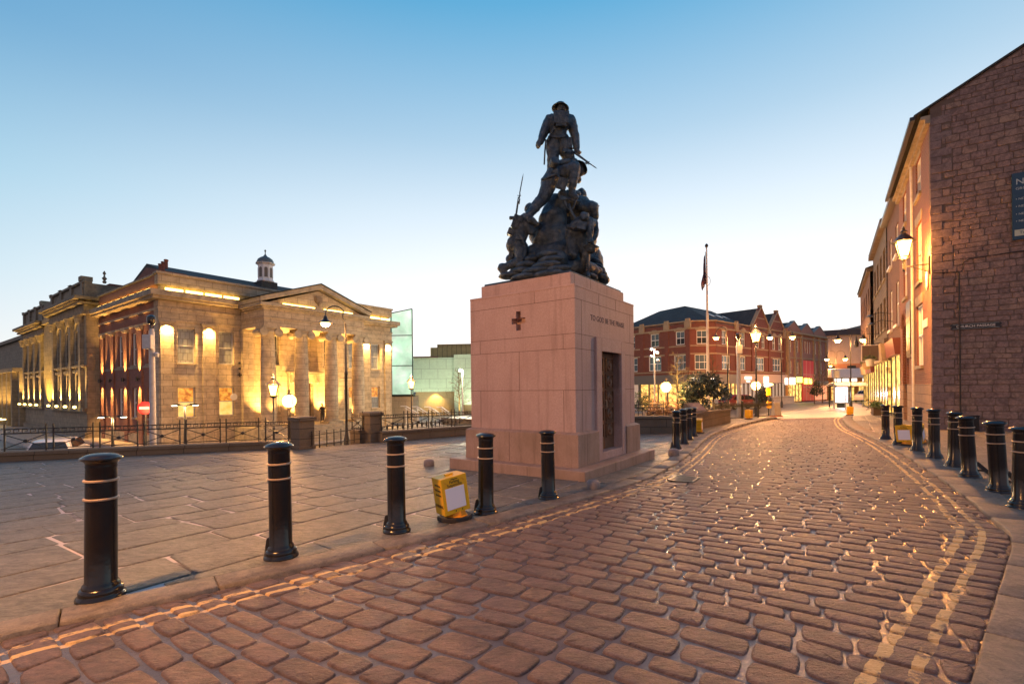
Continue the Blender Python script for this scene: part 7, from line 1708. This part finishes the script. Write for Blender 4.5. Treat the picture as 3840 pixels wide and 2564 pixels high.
# ------------------------------------------------------------------ cars
TYRE = plain('tyre', (.015, .015, .015), .8); RIMM = plain('alloy_rim', (.35, .35, .36), .35, .8); CGL = plain('car_glass', (.015, .018, .02), .05, spec=.9)
def car(name, lab, loc, rz, paint, L=4.1, W=1.75, H=1.5, suv=False, tail=False):
    t = thing(name, lab, 'car', loc, rz); k = L / 4.1; hz_ = H / 1.5
    prof = [(-2.02, .32), (-2.05, .62), (-1.98, .80), (-1.15, .96), (-.45, 1.42), (-.1, 1.49), (1.0, 1.48), (1.45, 1.40), (1.88, .98), (2.02, .9), (2.05, .5), (2.0, .30)] if not suv else [(-2.02, .36), (-2.05, .75), (-1.95, .95), (-1.1, 1.05), (-.55, 1.45), (-.2, 1.50), (1.45, 1.50), (1.75, 1.42), (1.98, 1.0), (2.05, .9), (2.05, .5), (2.0, .34)]
    m = MB(); n = len(prof)
    def sec(y, ins, top):
        o = []
        for x, z in prof:
            f = 1 - ins * max(0, (z - .95)) * .0; o.append((x * k * (1 - ins * .02), y, z * hz_))
        return o
    V = []
    for yy, tuck in ((-1, 1), (-.86, 0), (.86, 0), (1, 1)):
        for x, z in prof:
            w = W / 2 * (1 if z < .98 else 1 - (z - .98) * .42); V.append((x * k * (1 if abs(yy) < .9 else .975), yy * w if abs(yy) == 1 else yy / .86 * (w - .07), (z if abs(yy) < .9 else (z - .03 if z > .4 else z + .02)) * hz_))
    F = [tuple(range(n))[::-1], tuple(range(3 * n, 4 * n))]
    for s_ in range(3):
        for i in range(n): F.append((s_ * n + i, s_ * n + (i + 1) % n, (s_ + 1) * n + (i + 1) % n, (s_ + 1) * n + i))
    m.add(V, F); m.build('body', paint, t, smooth=38, bevel=.02)
    def gl(pts, nm='window'):
        m = MB(); q = [Vector(p) for p in pts]; nrm = (q[1] - q[0]).cross(q[2] - q[0]).normalized() * .012; m.add([p + nrm for p in q] + [p - nrm for p in q], [(0, 1, 2, 3), (7, 6, 5, 4)] + [(i, (i + 1) % 4, 4 + (i + 1) % 4, 4 + i) for i in range(4)]); m.build(nm, CGL, t)
    wt = lambda z: W / 2 * (1 - max(0, z - .98) * .42) * 1.005
    if suv: S = [((-1.02, 1.08), (-.58, 1.42), (.25, 1.42), (.25, 1.05)), ((.33, 1.05), (.33, 1.42), (1.35, 1.42), (1.6, 1.08))]; FR = ((-1.06, 1.08), (-.56, 1.44)); BK = ((1.97, 1.04), (1.77, 1.41))
    else: S = [((-1.02, 1.0), (-.45, 1.38), (.2, 1.41), (.2, .99)), ((.28, .99), (.28, 1.41), (1.0, 1.40), (1.5, 1.02))]; FR = ((-1.10, 1.0), (-.47, 1.42)); BK = ((1.85, 1.03), (1.48, 1.38))
    for s_ in (-1, 1):
        for qd in S: gl([(x * k, s_ * wt(z), z * hz_) for x, z in qd])
        for x in (-1.28, 1.28):
            m = MB(); rx = Matrix.Rotation(R(90), 3, 'X'); m.lathe([(.18, -.1), (.31, -.1), (.325, -.06), (.325, .06), (.31, .1), (.18, .1)], 24, (x * k, s_ * (W / 2 - .10), .325), R=rx); w_ = m.build('wheel', TYRE, t, smooth=40); m = MB(); m.lathe([(.19, -.105), (.17, -.08), (.03, -.07), (.03, .07), (.17, .08), (.19, .105)], 16, (x * k, s_ * (W / 2 - .10), .325), R=rx); m.build('rim', RIMM, w_)
        m = MB(); m.ball((-1.93 * k, s_ * W * .36, .72 * hz_), (.1, .18, .08), 12, 8); m.build('headlight', glow('headlight', (1, .9, .75), 1.2) if 'headlight' not in bpy.data.materials else bpy.data.materials['headlight'], t, smooth=80)
        m = MB(); m.box(1.96 * k, 2.04 * k, s_ * W * .40 - .1, s_ * W * .40 + .1, .72 * hz_, .98 * hz_); m.build('tail_light', PRED, t)
        m = MB(); m.ball((-.85 * k, s_ * (W / 2 + .08), 1.02 * hz_), (.07, .1, .07), 10, 8); m.build('wing_mirror', paint, t, smooth=80)
    for nm, (lo_, hi_), sg_ in (('windscreen', FR, -1), ('rear_window', BK, 1)): gl([(lo_[0] * k + sg_ * .01, -wt(lo_[1]) * .88, lo_[1] * hz_), (lo_[0] * k + sg_ * .01, wt(lo_[1]) * .88, lo_[1] * hz_), (hi_[0] * k + sg_ * .01, wt(hi_[1]) * .82, hi_[1] * hz_), (hi_[0] * k + sg_ * .01, -wt(hi_[1]) * .82, hi_[1] * hz_)], nm)
    return t
pc = at(1700, 915, 48); car('parked_car', 'dark red hatchback parked beyond the black street railings', (pc.x, pc.y, G(pc.x, pc.y) - .13), R(215) - R(25), plain('red_car_paint', (.16, .015, .03), .18, .2))
pc = at(137, 1015, 27); car('white_car', 'white estate car down on the lower road behind the left railings', (pc.x, pc.y, LOW), R(-58), plain('white_car_paint', (.65, .6, .58), .2, .0), 4.6, 1.85, 1.65, True)
pc = at(1986, 900, 66); car('white_car', 'white car half hidden behind the bus shelter and shops', (pc.x, pc.y, G(pc.x, pc.y) - .13), R(40), bpy.data.materials['white_car_paint'], 4.4, 1.8, 1.75, True)

# ------------------------------------------------------------------ the person under the portico
pw_ = TH(11.95, -2.0); pr = thing('person', 'person in dark clothes standing by a portico column of the town hall', 'person', (pw_[0], pw_[1], -1.55), AZ)
m = MB()
def pc_(a, ra, b, rb): cap(m, a, ra, b, rb, 12)
for s_ in (-1, 1):
    pc_((s_ * .09, 0, .86), .09, (s_ * .10, .01, .48), .065); pc_((s_ * .10, .01, .48), .06, (s_ * .11, .04, .09), .042); pc_((s_ * .11, .06, .05), .045, (s_ * .12, -.1, .04), .035)
    pc_((s_ * .19, 0, 1.40), .06, (s_ * .24, .04, 1.12), .048); pc_((s_ * .24, .04, 1.12), .045, (s_ * .14, -.16, 1.02), .034); hand(m, (s_ * .14, -.16, 1.02), (-s_ * .6, -.8, 0), (0, 0, 1), .9)
pc_((0, 0, .92), .145, (0, 0, 1.15), .13); pc_((0, 0, 1.15), .135, (0, 0, 1.38), .15); pc_((-.12, 0, 1.42), .075, (.12, 0, 1.42), .075); pc_((0, 0, 1.48), .052, (0, -.01, 1.56), .05); m.ball((0, -.01, 1.65), (.078, .095, .115), 14, 10); m.ball((0, -.105, 1.63), (.014, .018, .02), 8, 6)
for s_ in (-1, 1): m.ball((s_ * .08, 0, 1.64), (.012, .02, .03), 8, 6)
pb_ = remeshed(m, .016, 'body', plain('dark_clothes', (.02, .016, .015), .8), pr, .004, 9)
m = MB(); m.ball((0, .015, 1.68), (.085, .098, .10), 14, 10); m.build('hair', plain('dark_hair', (.02, .012, .008), .6), pb_, smooth=80)
